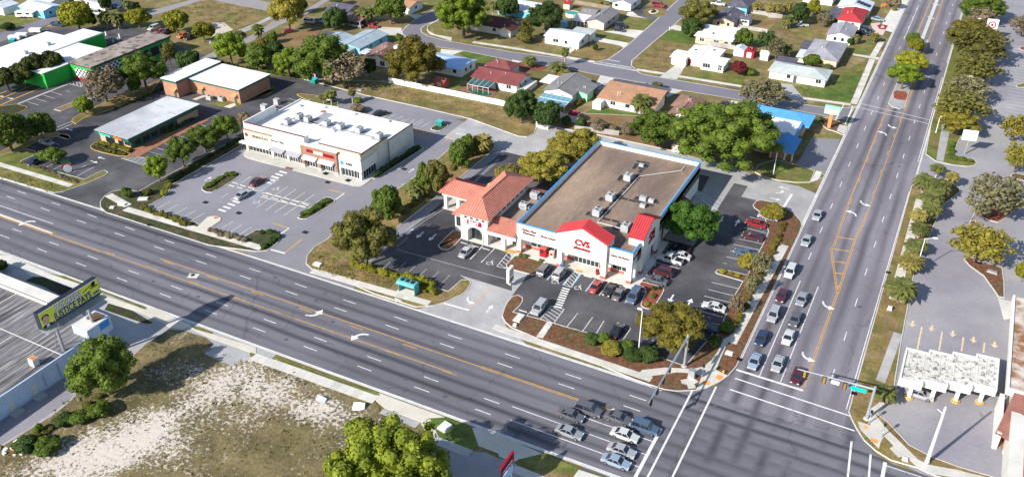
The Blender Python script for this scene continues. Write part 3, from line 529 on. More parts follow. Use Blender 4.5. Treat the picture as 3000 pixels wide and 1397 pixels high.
island('verge', [(-62.3,119.7),(-64.4,120.7),(-65.8,122.1),(-66.7,124.8),(-67.1,127.2),(-67.0,128.8)]+[(-66.3,129.9),(-65.0,129.5),(-64.4,128.5),(-64.2,126.9),(-64.4,124.3),(-58.8,124.7),(-53.2,124.8),(-44.9,125.3),(-42.2,125.0)]+[(-29.5,124.2)]+[(-27.2,139.9),(-27.6,149.0),(-27.4,155.5),(-29.8,155.6),(-32.9,155.8),(-33.4,156.3),(-33.3,157.2),(-32.2,158.0),(-27.2,158.3),(-27.3,168.3),(-27.3,174.3)]+[(-27.5,177.5),(-30.2,184.6),(-33.1,186.8),(-33.7,188.0),(-33.5,190.3),(-32.6,191.2)]+[(-31.0,191.5),(-29.3,191.4),(-26.4,190.2),(-24.3,188.7),(-22.0,185.8),(-21.3,183.7),(-21.1,180.4)]+[(-21.15,177),(-21.15,131)]+[(-21.2,130.7),(-21.2,128.3),(-21.8,125.1),(-22.8,122.6),(-24.1,120.4),(-25.5,118.9),(-28.6,117.0),(-30.7,116.4),(-33.1,116.4),(-36.5,116.5)], 'mulch')
island('planting_island', [(-155.6,134.0),(-156.1,136.1),(-155.6,143.2),(-154.4,144.4),(-151.9,144.3),(-151.2,142.7),(-151.0,133.8),(-153.0,132.8)], 'hedgebed', sm=1)
island('planting_island', [(-125.7,133.6),(-125.9,144.1),(-124.8,144.9),(-122.8,144.4),(-122.0,143.2),(-122.7,134.4),(-124.2,133.4)], 'hedgebed', sm=1)
island('planting_island', [(-124.1,188.7),(-124.1,191.3),(-122.9,194.2),(-120.3,193.3),(-120.4,191.1),(-121.0,188.5)], 'hedgebed', sm=1)
island('planting_island', [(-89.9,137.5),(-90.4,138.6)]+[(-90.7,144.8),(-90.4,145.7),(-88.1,145.7),(-87.1,142.9),(-87.1,138.3),(-88.0,137.3),(-89.4,137.5),(-90.3,138.4)], 'mulch', sm=1)
island('planting_bed', [(-73.4,143.3),(-73.6,139.7),(-73.5,138.3),(-72.7,137.4),(-68.0,137.5),(-66.6,137.6),(-66.2,138.6),(-66.5,143.4),(-68.6,143.4)], 'mulch', sm=1)
island('planting_bed', [(-46.8,144.6),(-46.2,145.9),(-42.4,145.9),(-41.0,145.6),(-40.5,144.7),(-40.5,138.2),(-41.2,137.4),(-42.7,137.4),(-43.4,138.5),(-43.7,143.6)], 'redmulch', sm=1)
island('planting_bed', [(-198.1,137.2),(-199.3,139.2),(-199.1,140.5),(-185.4,140.1),(-185.0,137.3),(-194.9,136.4)], 'darksoil', 'kerb_yellow', sm=1)
flat('walkway', [(-184.9,137.2),(-185.4,140.4),(-187.2,142.1),(-186.5,151.9),(-183.2,166.6),(-182.5,164.3),(-182.2,139.5)], 'brickpave', .11)
island('planting_island', [(-212.1,137.9),(-211.7,140.2),(-208.9,139.9),(-207.3,138.9),(-207.6,137.7)], 'darksoil', sm=1)
island('verge', [(-243.7,144.3),(-240.8,147.6),(-236.7,147.7),(-235.7,147.3),(-234.7,145.6),(-234.9,141.2),(-235.8,133.3),(-243.9,137.4)], 'darksoil', 'kerb_yellow')
island('planting_island', [(-227.7,149.9),(-227.8,150.8),(-227.4,160.7),(-224.0,160.2),(-224.9,149.9)], 'dry', sm=0)
island('verge', [(-217.9,148.6),(-218.4,151.1),(-219.8,168.6),(-218.3,173.0),(-217.9,181.4),(-211.4,170.4),(-212.9,158.7),(-214.8,149.4)]+[(-213.7,145.8),(-216.1,146.4),(-217.4,147.7)], 'dry', 'kerb_yellow')
island('planting_island', [(-172.6,191.0),(-172.6,192.3),(-165.8,193.7),(-165.1,191.9),(-166.6,189.0),(-167.6,189.4)], 'dry', 'kerb_yellow', sm=1)
island('planting_island', [(-167.1,189.2),(-165.6,193.4),(-159.0,193.4),(-155.6,189.4),(-159.8,188.8),(-162.9,188.1)], 'lawn', sm=0)
island('planting_island', [(-151.3,189.2),(-151.8,192.6),(-149.1,192.7),(-148.1,190.8),(-149.8,188.8)], 'dry', sm=1)
island('planting_bed', [(-122.2,157.5),(-120.4,157.5),(-119.0,178),(-121.3,178.5)], 'darksoil')
island('verge', [(-178.4,201.9),(-162.8,201.0),(-153.8,200.3),(-134.4,200.4),(-117.1,199.9)]+[(-102.3,196.5)]+[(-100.2,196.0),(-97.8,196.7),(-97.0,199.6),(-98.1,203.0),(-96.3,206.2),(-101.8,211.0)]+[(-113.2,213.1),(-153.5,212.6),(-172.4,205.1)], 'dry')
island('verge', [(-96.1,205.9),(-88.2,206.3),(-82.2,206.9),(-60.2,206.9),(-53.0,209.7),(-48.2,221.1),(-56.8,231.3),(-91.0,218.2),(-96.8,210.5)], 'orange_dirt')
island('verge', [(-37.5,204.8),(-37.9,209.2),(-34.6,214.2),(-29.6,213.8),(-24.2,212.7),(-24.0,205.8),(-26.9,204.1),(-31.2,203.1),(-34.6,203.2)], 'lawn')
flat('sidewalk', [(-24.0,205.8),(-24.0,212.7),(-22.6,212.8),(-22.5,207.7),(-23.3,206.6)], 'concrete', .13)
island('planting_island', [(-22.5,208.4),(-22.5,212.4),(-21.6,211.5),(-21.5,210.0)], 'lawn')
island('planting_bed', [(-29.8,246.1),(-29.0,247.1),(-26.4,247.3),(-23.1,245.9),(-21.6,244.2),(-21.2,240.0),(-21.6,237.4),(-23.9,239.2),(-27.1,239.6)], 'mulch', sm=1)
flat('sidewalk', [(-23.8,239.7),(-23.8,244.2),(-22.2,244.2),(-21.5,242.6),(-21.5,238.2)], 'concrete', .13)
# east side of road 2
island('verge', [(-1.2,257)]+[(-0.5,235.7),(2.2,232.5),(6.3,232.1),(9.8,232.9),(11.5,234.5),(11.9,236.6),(10.8,238.3),(6.6,237.9),(6.1,240.4),(6.7,248.3)]+[(8,262),(9,300),(10,420),(-1.2,420)], 'lawn')
flat('sidewalk', [(2.4,233.0),(4.1,232.9),(3.9,253.2),(2.2,253.4)]+[(2.6,270),(1.2,270)], 'concrete_grey', .12)
island('verge', [(-1.6,215.3),(-0.3,218.3),(7.2,221.6),(9.0,219.7),(9.3,217.8),(8.0,213.6),(6.2,208.8),(5.6,201.2)]+[(3.6,176),(4.2,150),(4.6,139)]+[(4.8,135.9),(3.0,127.3),(4.9,126.1),(8.8,122.0),(12.4,120.9),(16.1,120.6),(19.6,120.7),(24.5,121.1),(24.6,118.0),(13.5,116.8),(10.6,117.3),(6.6,117.1),(4.2,118.1),(2.1,119.7),(0.5,122.0),(-0.5,123.8),(-1.3,125.5)], 'dry')
island('planting_island', [(12.3,185.6),(13.6,183.4),(16.5,180.6),(19.0,175.2),(19.5,173.8),(20.7,174.0),(20.4,180.2),(19.8,185.6),(18.8,186.1),(14.7,186.3),(13.3,187.7)], 'mulch')
flat('walkway', [(19.5,173.3),(22.4,173.2),(22.5,167.5),(20.9,165.8)], 'concrete', .06)
island('planting_island', [(12.6,204.4),(13.3,207.6),(16.1,206.0),(18.1,205.8),(20.3,210.3),(21.1,214.4),(16.6,217.9),(13.0,208.3)], 'redmulch'); island('planting_island', [(12.4,204.0),(13.6,204.4),(13.6,199.6),(12.4,199.6)], 'redmulch')
island('planting_island', [(19.7,232.9),(20.7,234.7),(22.8,234.5),(25.7,231.3),(22.9,231.0),(20.2,231.4)], 'mulch'); island('planting_island', [(18.7,335.9),(19.5,338.7),(23.1,339.7),(23.2,336.2),(19.8,334.4)], 'redmulch')
island('planting_island', [(19.0,299.2),(21.2,302.6),(24.7,302.2),(24.8,299.5),(19.3,297.5)], 'lawn'); island('verge', [(22.0,127.2),(22.7,128.8),(23.7,128.9),(25.3,127.1),(25.4,123.2),(24.2,124.3),(22.8,125.8)], 'lush', sm=1)
flat('walkway', [(21.2,139.2),(21.8,141.1),(24.4,131.0),(24.1,128.8),(22.9,128.9),(22.0,128.0),(21.3,130.0)], 'brickpave', .05)
struct('sidewalk', MB().prism([(3.2,130.7),(3.8,129.4),(3.3,127.5),(2.9,126.7),(5.4,123.8),(8.3,121.2),(10.3,119.3),(11.9,118.8),(16.1,119.7),(21.8,120.3),(21.8,119.0),(16.3,117.9),(12.1,116.9),(10.6,117.3),(8.6,119.1),(7.6,118.3),(6.1,119.7),(6.6,120.6),(4.9,122.2),(4.6,120.3),(4.6,118.8),(1.3,121.9),(0.5,123.7),(2.6,123.8),(1.7,125.6),(1.6,127.2)], 0, .125), 'concrete')
walk((1.1,163), (1.1,209), 1.9, z=.115)
walk((2.4,136), (3.3,152), 1.6, z=.115, m='concrete_grey')
line(road2, (1.6,122.8), (2.2,123.0), .9, 'orange_pad', .13, 'tactile_pad'); line(road2, (3.1,120.3), (4.2,120.3), .9, 'orange_pad', .13, 'tactile_pad')

# --- pavements along road 1 and road 2
walk((-221.9,119.4), (-184.5,120.2), 1.6, z=.115)
walk((-172.7,121.1), (-164.3,119.5), 1.9, z=.115); walk((-163.8,118.2), (-123.8,119.6), 1.9, z=.116)
walk((-108.6,117.7), (-80.5,119.1), 1.7, z=.115)
flat('sidewalk', [(-88.2,122.1),(-84.9,122.3),(-84.6,119.3),(-88.9,118.8)], 'concrete', .118)
walk((-65.6,118.5), (-33.6,117.9), 1.6, z=.115)
flat('sidewalk', [(-57.0,119.3),(-57.2,124.5),(-56.0,124.6),(-55.7,119.5)], 'concrete', .12); flat('sidewalk', [(-87.8,117.6),(-87.1,117.6),(-85.7,117.3),(-86.7,116.3)], 'concrete', .12)
struct('sidewalk', MB().prism([(-36.1,118.0),(-36.0,119.5),(-32.5,122.1),(-28.0,124.0),(-26.5,125.5),(-25.7,128.0),(-25.4,131.4),(-25.5,135.0),(-24.5,137.1),(-24.2,137.3),(-24.5,132.7),(-24.4,129.3),(-24.2,125.7),(-21.8,125.1),(-22.8,122.6),(-24.1,120.4),(-25.8,119.0),(-25.8,120.5),(-26.0,122.9),(-27.5,122.9),(-30.2,121.8),(-31.9,120.4),(-34.0,118.7)], 0, .12), 'concrete')
for p, q in ([(-25.4,121.4),(-24.1,121.6)], [(-23.2,123.3),(-23.0,124.6)]): line(road2, p, q, 1.1, 'orange_pad', .126, 'tactile_pad')
flat('utility_pad', [(-29.0,120.1),(-27.1,121.8),(-26.0,121.1),(-26.5,120.2),(-25.9,119.3),(-27.0,118.5),(-27.6,119.4),(-28.5,119.3)], 'concrete', .12)
walk((-23.9,134.5), (-23.0,173.5), 1.9, z=.115)
flat('walkway', [(-142.6,118.6),(-143.9,124.2),(-143.3,125.0),(-142.0,125.6),(-140.8,125.3),(-140.1,124.3),(-139.9,119.0)], 'apron', .12); line(lotB, (-142.3,124.6), (-141.5,125.2), .8, 'red_pad', .126, 'tactile_pad')
flat('driveway', [(-184.4,115.0),(-169.4,115.6),(-167.4,115.0),(-168.8,115.1),(-184.9,115.5)], 'apron', .016)
# plaza front walk
pw = struct('sidewalk', MB().prism(chaikin([(-159.1,153.0),(-159.9,154.3),(-160.3,156.4)]+[(-150,157),(-123,157.5)]+[(-122.6,166.5),(-121.6,160.1),(-120.9,154.3),(-121.4,152.6),(-123.5,152.0),(-139.3,151.9),(-154.4,151.6),(-157.5,151.9)],1), 0, .12), 'concrete')
for p in [(-133.8,154.3),(-126.6,153.9)]: line(pw, p, (p[0]+1.5, p[1]-.2), 1.3, 'black', .126, 'door_mat')
struct('sidewalk', MB().prism([(-86.8,143.2),(-73.3,143.2),(-73.3,143.0),(-61,142.7),(-47,142.7),(-45.8,144.5),(-45.8,163),(-47.8,163),(-47.8,148),(-86.8,148)], 0, .115), 'concrete')
# south side of road 1
flat('parking_lot', [(-260,92.2),(-174,92.3),(-97,92.8),(-97,79),(-118,55),(-200,40),(-260,40)], 'concrete_grey', .0)
struct('lawn', MB().prism([(-120.1,89.2),(-117.3,90.2),(-112.2,90.5),(-109.6,89.7),(-109.0,86.8)]+[(-106.5,86.6),(-101.8,86.4),(-101.6,88.4)]+[(-99.5,90.1),(-96.5,89.5),(-95.0,89.7),(-94.8,90.5),(-84.2,90.7),(-74.1,90.9),(-72.2,89.8),(-71.2,88.6),(-64.0,88.4),(-64.0,89.9),(-63.0,89.5),(-59.9,86.7),(-58.2,86.5),(-58.1,84.5),(-56.9,77.8),(-60.7,67.3)]+[(-113.6,30.1),(-116.6,42.4),(-120.9,53.8),(-119.7,63.4),(-120.1,67.0),(-121.0,71.4),(-119.2,78.8)]+[(-120.0,80.1),(-120.6,84.2)], -.05, .05), 'sandy')
flat('parking_lot', [(-58.2,86.5),(-58.1,84.5),(-56.9,77.8)]+[(-40,60),(-10,75),(-18,84)]+[(-46.5,89.3),(-49.0,88.9),(-51.0,89.1)]+[(-53.0,88.3),(-53.0,87.1)], 'lot_pale', .004)
def strip(name, pts, m, z): return struct(name, MB().prism(pts, -.03, z), m)
strip('verge', [(-156.4,91.5),(-153.1,92.3),(-129.3,92.2),(-129.3,91.7),(-140.8,91.8),(-146.4,91.8),(-153.5,91.6)], 'lawn', .08); strip('verge', [(-117.3,91.8),(-115.5,92.3),(-111.9,92.3),(-112.0,91.8),(-115.8,91.5)], 'lawn', .08)
strip('verge', [(-101.7,90.9),(-94.0,91.8),(-83.0,92.0),(-74.4,92.8),(-73.7,92.2),(-80.5,91.6),(-92.8,91.1),(-100.9,90.1)], 'lawn', .09)
strip('verge', [(-158.6,87.5),(-158.6,89.2),(-156.4,90.1),(-146.8,90.0),(-144.6,89.2),(-148.2,87.3),(-154.1,87.8)], 'darksoil', .06); strip('verge', [(-137.1,89.8),(-131.0,90.2),(-124.3,89.2),(-125.2,88.5),(-127.0,88.3),(-136.1,87.9)], 'darksoil', .06)
strip('sidewalk', [(-172.0,91.4),(-169.3,92.3),(-156.4,91.5),(-146.4,91.8),(-140.4,91.4),(-139.3,90.4),(-148.2,89.7),(-156.5,90.2),(-158.8,89.1),(-163.9,90.2),(-169.7,89.7)], 'concrete', .06)
strip('sidewalk', [(-139.9,91.3),(-128.7,91.6),(-127.8,93.0),(-117.1,91.9),(-115.8,91.5),(-111.6,91.9),(-101.7,92.6),(-100.3,91.0),(-110.8,90.8),(-118.4,91.4),(-120.7,89.8),(-123.4,90.2),(-129.7,90.5),(-137.5,89.8)], 'apron', .062)
strip('driveway', [(-129.3,92.2),(-128.1,92.8),(-117.2,92.0),(-117.9,90.4),(-120.9,89.7),(-124.5,90.7)], 'apron', .066)
walk((-100.4,90.3), (-73.8,91.0), 2.0, z=.1); flat('utility_pad', [(-96.6,89.7),(-96.1,91.6),(-94.5,90.7),(-94.9,89.8)], 'concrete', .1)
strip('driveway', [(-74.5,92.8),(-60.8,92.9),(-63.2,91.5),(-63.9,90.0),(-71.0,90.0),(-74.1,91.1)], 'apron', .07); strip('driveway', [(-71.3,89.8),(-64.0,89.9),(-64.1,88.5),(-71.4,88.7)], 'concrete_grey', .06)
walk((-63.5,90.7), (-59.4,87.2), 1.7, z=.09); walk((-59.7,87.6), (-53.0,87.6), 1.7, z=.09, m='concrete_grey')
strip('verge', [(-63.1,91.5),(-60.8,93.0),(-55.8,92.9),(-53.0,89.9),(-53.1,88.2),(-59.6,88.4)], 'lush', .07)
strip('driveway', [(-55.8,92.9),(-54.4,93.4),(-48.6,93.3)]+[(-42.7,93.0),(-45.7,89.9),(-46.4,89.1),(-48.8,89.3)]+[(-49.3,89.8),(-52.9,89.8)], 'apron', .06)
strip('verge', [(-45.8,90.0),(-42.6,93.2),(-36.0,92.7),(-32.0,93.1),(-29.4,93.0),(-31.6,90.3),(-37.1,91.5),(-43.0,89.0),(-45.3,88.7)], 'lawn', .07)
strip('sidewalk', [(-45.9,88.1),(-45.3,88.8),(-41.9,88.8),(-39.2,88.6),(-40.4,87.5),(-45.4,87.2)], 'concrete', .075); strip('walkway', [(-36.5,90.8),(-36.4,92.5),(-32.6,92.7),(-30.8,92.3),(-34.9,90.2)], 'concrete', .08)
line(road, (-128.3,105.2), (-130.3,104.4), 1.6, 'apron', .02, 'manhole_cover'); link('manhole_cover', MB().lathe(0,0,[(.45,0),(.45,.01)],14).mesh('manhole_cover','dark'), road, (*(-129.6,105.0), .022))
for p in [(-138.9,129.1),(-149.4,129.3)]+[(-119.7,129.4),(-129.9,150.8),(-117.0,165.5),(-126.2,154.1)]+[(-132.8,154.5)]: line(lotB, (p[0]-.7,p[1]), (p[0]+.7,p[1]), 1.1, 'dark', .021, 'drain_grate')

# --- residential streets, drives and lawns
r3 = flat('road', [(-177.5,300.8),(-172.2,274.0),(-172.8,263.2),(-172.2,260.0),(-170.0,256.8),(-166.1,254.5),(-160.0,253.2),(-149.6,253.2),(-132.1,253.7)]+[(-103.9,257.3),(-91.6,257.7),(-89.3,257.1),(-86.5,255.0),(-79.9,254.9),(-74.1,255.1),(-54.8,255.6)]+[(-35.2,254.3),(-30.1,254.7),(-23.9,257.5),(-20.8,260.7),(-22.3,258.0),(-22.5,249.4),(-24.2,248.5),(-30.9,248.7),(-44.9,248.6)]+[(-52.1,248.9),(-71.7,247.9),(-80.7,248.2),(-97.2,247.8),(-109.5,248.4),(-128.3,246.5)]+[(-148.5,247.3),(-155.4,246.5),(-164.7,247.3),(-169.8,248.1),(-175.1,252.4),(-176.7,254.6),(-178.2,259.6),(-179.5,267.6),(-179.8,286.5),(-182.4,298.3)], 'street', .01)
r4 = flat('road', [(-93.5,343.1),(-101.5,338.9),(-100.5,306.1),(-100.1,279.8),(-100.3,269.2),(-100.9,262.0),(-103.5,258.1),(-91.6,257.7),(-89.6,257.8),(-92.0,260.5),(-93.5,264.8),(-93.4,268.0),(-93.3,285.0),(-92.9,314.0)], 'street', .014)
def edge(o, pts, w=.3, m='kerb', z=.0128): poly(o, pts+pts[:1], w=w, m=m, z=z, name='kerb')
edge(r3, [tuple(v.co[:2]) for v in r3.data.vertices]); poly(r4, [(-101.5,338.9),(-100.5,306.1),(-100.1,279.8),(-100.3,269.2),(-100.9,262.0),(-103.5,258.1)], w=.3, m='kerb', z=.0185, name='kerb'); poly(r4, [(-93.5,343.1),(-92.9,314.0),(-93.3,285.0),(-93.4,268.0),(-93.5,264.8),(-92.0,260.5),(-89.6,257.8)], w=.3, m='kerb', z=.0185, name='kerb')
pairs(r4, [(-100.9,261.8),(-96.6,261.9),(-102.6,258.5),(-91.3,258.7),(-103.8,256.6),(-89.2,256.8)], w=.4, z=.02, name='stop_line')
flat('road', [(-301.6,180.5),(-302.2,187.3),(-302.1,199.5),(-301.7,212.5),(-299.1,222.9),(-298.8,233.2),(-294.1,235.7),(-294.1,224.0),(-294.9,207.4),(-294.9,203.9),(-294.2,192.1),(-293.6,180.9),(-292.6,174.1)], 'street', .006)
flat('road', [(-274.1,219.0),(-274.7,228.7),(-270.4,249.5),(-263.8,252.9),(-268.0,233.6),(-269.6,224.4),(-268.5,214.9)], 'street_pale', .007)
flat('road', [(-219.5,186.3),(-220.4,199.8),(-221.2,208.4),(-221.4,228.9)]+[(-224.9,242.0),(-222.9,258.5),(-225.7,274.3),(-222.9,275.7),(-219.1,254.9),(-219.6,239.7),(-218.3,226.4),(-218.5,225.6)]+[(-216.8,223.6),(-216.8,203.7),(-216.5,195.7),(-214.3,183.3)], 'street_pale', .008)
flat('sidewalk', [(-230.5,215.3),(-229.3,225.4),(-228.9,237.4)]+[(-229.9,247.3),(-226.8,244.3),(-226.6,234.8)]+[(-225.1,233.1),(-226.5,220.9),(-227.6,212.3)], 'concrete_grey', .02)
flat('road', [(-263.9,251.4),(-253.0,250.8),(-233.9,250.4),(-231.9,250.3),(-234.5,258.8),(-257.1,259.8),(-266.9,252.2)], 'street_pale', .009)
flat('lawn', [(-266.6,248.4),(-264.2,250.8),(-234.5,250.5),(-230.1,246.9),(-229.8,229.6),(-231.0,227.6),(-243.2,230.2),(-255.1,228.8),(-268.3,227.0),(-267.9,236.1)], 'dry', .01)
flat('driveway', [(-243.3,230.1),(-239.7,232.6),(-230.9,227.7),(-231.8,218.8),(-237.6,221.6)], 'sand', .014)
flat('lawn', [(-322.7,200.1),(-317.2,205.2),(-306.7,206.3),(-300.2,208.2),(-302.1,199.5),(-302.7,187.7),(-303.6,182.0)], 'lawn', .004)
flat('lawn', [(-214.5,231.0),(-212.4,234.7),(-202.8,242.3),(-200.2,235.9),(-197.1,233.7),(-197.6,229.7),(-197.1,220.9),(-200.3,218.6),(-207.2,224.7)], 'orange_dirt', .004)
flat('driveway', [(-187.4,254.4),(-178.8,257.5),(-176.2,253.6),(-173.9,251.5),(-179.6,247.9),(-184.0,249.5)], 'concrete', .012)
for d in ([(-113.1,280.5),(-100.5,280.2),(-100.1,274.6),(-102.1,276.3),(-112.1,276.7)], [(-112.8,287.2),(-105.3,293.7),(-100.3,294.7),(-100.3,285.9),(-105.8,287.0)], [(-114.5,266.5),(-114.1,260.6),(-114.9,260.7),(-116.3,265.9)], [(-92.6,306.1),(-89.5,305.3),(-88.5,300.5),(-93.2,300.4)], [(-79.5,267.5),(-76.5,269.1),(-75.0,255.8),(-80.5,254.8)], [(-97.5,247.8),(-92.6,247.5),(-93.5,239.7),(-96.3,241.0)], [(-74.2,247.9),(-70.5,248.1),(-72.5,242.7),(-73.0,240.7),(-74.8,243.2)], [(-55.5,247.3),(-51.7,247.6),(-51.3,242.8),(-54.6,241.9)], [(-188.0,272.5),(-180.0,273.3),(-179.8,268.1)], [(-154.7,245.2),(-147.1,247.0),(-148.5,241.4),(-152.7,241.4)], [(-128.8,247.5),(-122.0,246.9),(-123.8,242.0),(-126.3,242.6)]): flat('driveway', d, 'concrete', .016)
flat('driveway', [(-112.2,314.9),(-110.6,321.8),(-100.4,325.6),(-100.1,316.7),(-100.2,311.6),(-100.4,306.6),(-104.7,309.3),(-108.2,309.6)], 'asphalt', .012); flat('lawn', chaikin([(-109.0,315.1),(-108.6,320.5),(-104.4,322.7),(-100.4,321.1),(-99.6,314.1),(-100.4,311.5),(-105.8,311.6)],1), 'dry', .02)
flat('walkway', [(-113.2,311.4),(-111.9,313.6),(-108.2,309.6),(-104.1,308.2),(-112.1,307.6)], 'concrete', .018)
for m, d in (('lush', [(-148.2,244.8),(-146.0,247.0),(-130.6,246.5),(-129.2,243.2),(-136.9,239.1),(-142.9,242.2)]), ('lawn', [(-115.3,287.2),(-113.0,287.1),(-100.3,285.9),(-100.2,280.0),(-112.8,280.1)]), ('lawn', [(-111.1,301.7),(-111.9,307.0),(-104.3,308.1),(-100.2,306.7),(-100.2,294.8),(-108.1,293.0)]), ('dry', [(-114.5,266.5),(-112.6,266.6),(-111.9,276.1),(-102.0,276.0),(-100.2,274.3),(-100.5,263.1),(-105.0,258.5),(-114.1,260.6)]), ('lush', [(-92.1,288.5),(-92.9,298.2),(-84.9,304.2),(-79.1,289.6),(-86.5,288.0)]), ('dry', [(-92.8,267.2),(-93.2,284.5),(-80.4,288.9),(-82.3,271.7),(-79.4,268.1),(-79.9,258.9),(-89.0,258.1),(-92.3,262.3)]), ('lush', [(-90.5,218.4),(-88.6,224.2),(-76.8,225.6),(-73.9,222.6),(-89.4,214.5)]), ('lush', [(-89.0,246.6),(-80.4,247.4),(-75.6,242.8),(-82.6,242.7),(-87.8,242.7)]), ('lawn', [(-75.7,268.0),(-57.3,270.7),(-55.7,260.3),(-75.2,259.4)]), ('lawn', [(-41.7,266.7),(-32.2,279.9),(-23.9,306.3),(-23.7,261.3),(-37.3,260.2)]), ('lush', [(-37.1,266.4),(-30.2,277.2),(-24.7,291.5),(-23.8,262.1),(-35.4,261.1)]), ('dry', [(-54.1,315.4),(-42.3,328.9),(-39.2,316.1),(-48.0,293.8)]), ('dry', [(-71.4,323.9),(-61.1,334.5),(-60.5,316.9),(-67.4,315.8)]), ('lush', [(-88.4,301.9),(-85.8,303.9),(-80.8,291.7),(-84.1,288.8)]), ('lush', [(-65.7,304.6),(-62.0,306.5),(-60.3,298.1),(-64.3,297.8)]), ('orange_dirt', [(-70.3,316.7),(-60.5,332.3),(-59.0,326.7),(-67.3,314.2)]), ('dry', [(-192.1,280.1),(-181.2,288.6),(-188.0,272.5)]), ('orange_dirt', [(-189.5,258.1),(-181.1,261.8),(-178.8,257.5),(-186.7,254.7)]), ('lawn', [(-171.9,267.2),(-169.8,269.1),(-161.9,258.4),(-166.2,258.8)]), ('lawn', [(-184.1,253.8),(-174.8,251.3),(-169.5,248.2),(-172.6,244.3),(-178.4,244.8)])):
    flat('lawn', d, m, .006)
for a, b, ww in (((-133.9,257.2), (-103.8,257.9), 1.5), ((-89.3,257.9), (-79.8,258.5), 1.5), ((-75.3,258.6), (-55.5,259.5), 1.5), ((-148.6,256.3), (-133.9,257.2), 1.6), ((-37.3,258.9), (-23.5,260.4), 1.5), ((-24.0,303.1), (-23.5,321.9), 1.9), ((-22.8,261.4), (-23.7,302.2), 1.9)): walk(a, b, ww, slab=1.8, z=.06)
flat('sidewalk', [(-171.4,271.2),(-171.6,264.7),(-170.8,262.0),(-168.3,259.0),(-164.2,256.9),(-157.3,256.9),(-155.8,253.6),(-161.0,255.0),(-165.8,256.0),(-169.2,259.1),(-171.4,262.9),(-172.3,266.2),(-172.1,272.1)], 'concrete', .03)
flat('driveway', [(-30.4,305.0),(-24.0,305.2),(-21.7,305.3),(-21.8,302.7),(-24.3,302.9),(-29.7,303.2)], 'concrete', .02)
flat('driveway', [(-45.5,267.4),(-42.3,268.2),(-37.1,259.4),(-35.4,255.2),(-38.1,254.6),(-42.2,258.5)], 'concrete_grey', .02); flat('driveway', [(-26.2,336.0),(-21.5,333.6),(-21.3,377.7),(-25.2,375.7),(-26.1,350.1)], 'concrete', .018); flat('driveway', [(-29.9,340.3),(-27.2,343.0),(-24.0,334.7),(-24.1,328.6),(-27.4,330.5)], 'pink_wall', .02)
flat('lawn', [(-31.3,314.5),(-27.4,325.7),(-22.5,323.6),(-23.4,305.5),(-30.5,306.0)], 'lawn', .008)
# traffic island of road 2 with mulch
island('traffic_island', [(-13.9,266.4),(-13.9,270.6),(-13.8,283.9)]+[(-13.4,285),(-12.9,300)]+[(-9.7,331.4),(-9.2,329.4)]+[(-9.6,300),(-9.4,275)]+[(-9.1,265.6),(-10.4,263.5),(-12.5,263.9)], 'concrete_grey')
flat('planting_bed', [(-12.9,271.2),(-13.6,275.9),(-13.0,277.6),(-10.5,278.0),(-9.4,275.6),(-9.7,271.1),(-11.8,270.4)], 'redmulch', .125); flat('planting_bed', [(-12.0,316.8),(-11.7,320.2),(-10.4,325.9),(-9.5,325.8),(-9.5,317.0),(-11.2,315.0)], 'redmulch', .125)
struct('traffic_island', MB().prism([(-11.9,327),(-10.7,327),(-10.7,460),(-11.9,460)], 0, .16), 'concrete')

for p in [(-1.2,172.7)]+[(-1.2,130.6)]+[(-21.3,130.5)]+[(-153.0,115.4)]: line(road2, (p[0]-.5,p[1]), (p[0]+.5,p[1]), .9, 'black', .135, 'storm_drain')
MH = MB().lathe(0,0,[(.38,0),(.38,.008)],12).mesh('manhole_cover','frame_dark')
for p in [(-21.7,116.5)]+[(-113.8,112.2),(-101.2,109.6),(-101.1,112.4)]+[(-147.3,99.3),(-135.2,99.5),(-123.0,99.7)]+[(-98.3,97.0),(-93.9,105.5)]+[(-4.6,157.5)]+[(-5.6,225.0)]+[(-72.3,98.0),(-63.7,97.3)]: link('manhole_cover', MH, road, (p[0],p[1],.026))
# flower beds and small garden ground features
flat('planting_bed', chaikin([(-125.6,244.0),(-125.4,247.2),(-121.4,247.2),(-116.9,247.6),(-114.9,245.6),(-117.2,242.4),(-121.8,241.0)],1), 'redmulch', .03)
flat('planting_bed', [(-27.5,339.1),(-26.6,341.4),(-24.0,340.9),(-24.1,335.8),(-26.1,335.4)], 'dark_red', .03); flat('planting_bed', [(-26.0,339.6),(-25.4,339.9),(-24.7,337.4),(-26.0,336.7)], 'apron', .035)
flat('planting_bed', chaikin([(-106.6,315.6),(-106.5,318.3),(-105.0,320.2),(-103.2,318.8),(-103.1,315.9),(-104.3,313.5)],1), 'concrete', .04); flat('planting_bed', chaikin([(-105.8,316.4),(-105.7,317.9),(-104.8,319.1),(-103.9,318.3),(-103.8,316.3),(-104.6,314.8)],1), 'darksoil', .05)
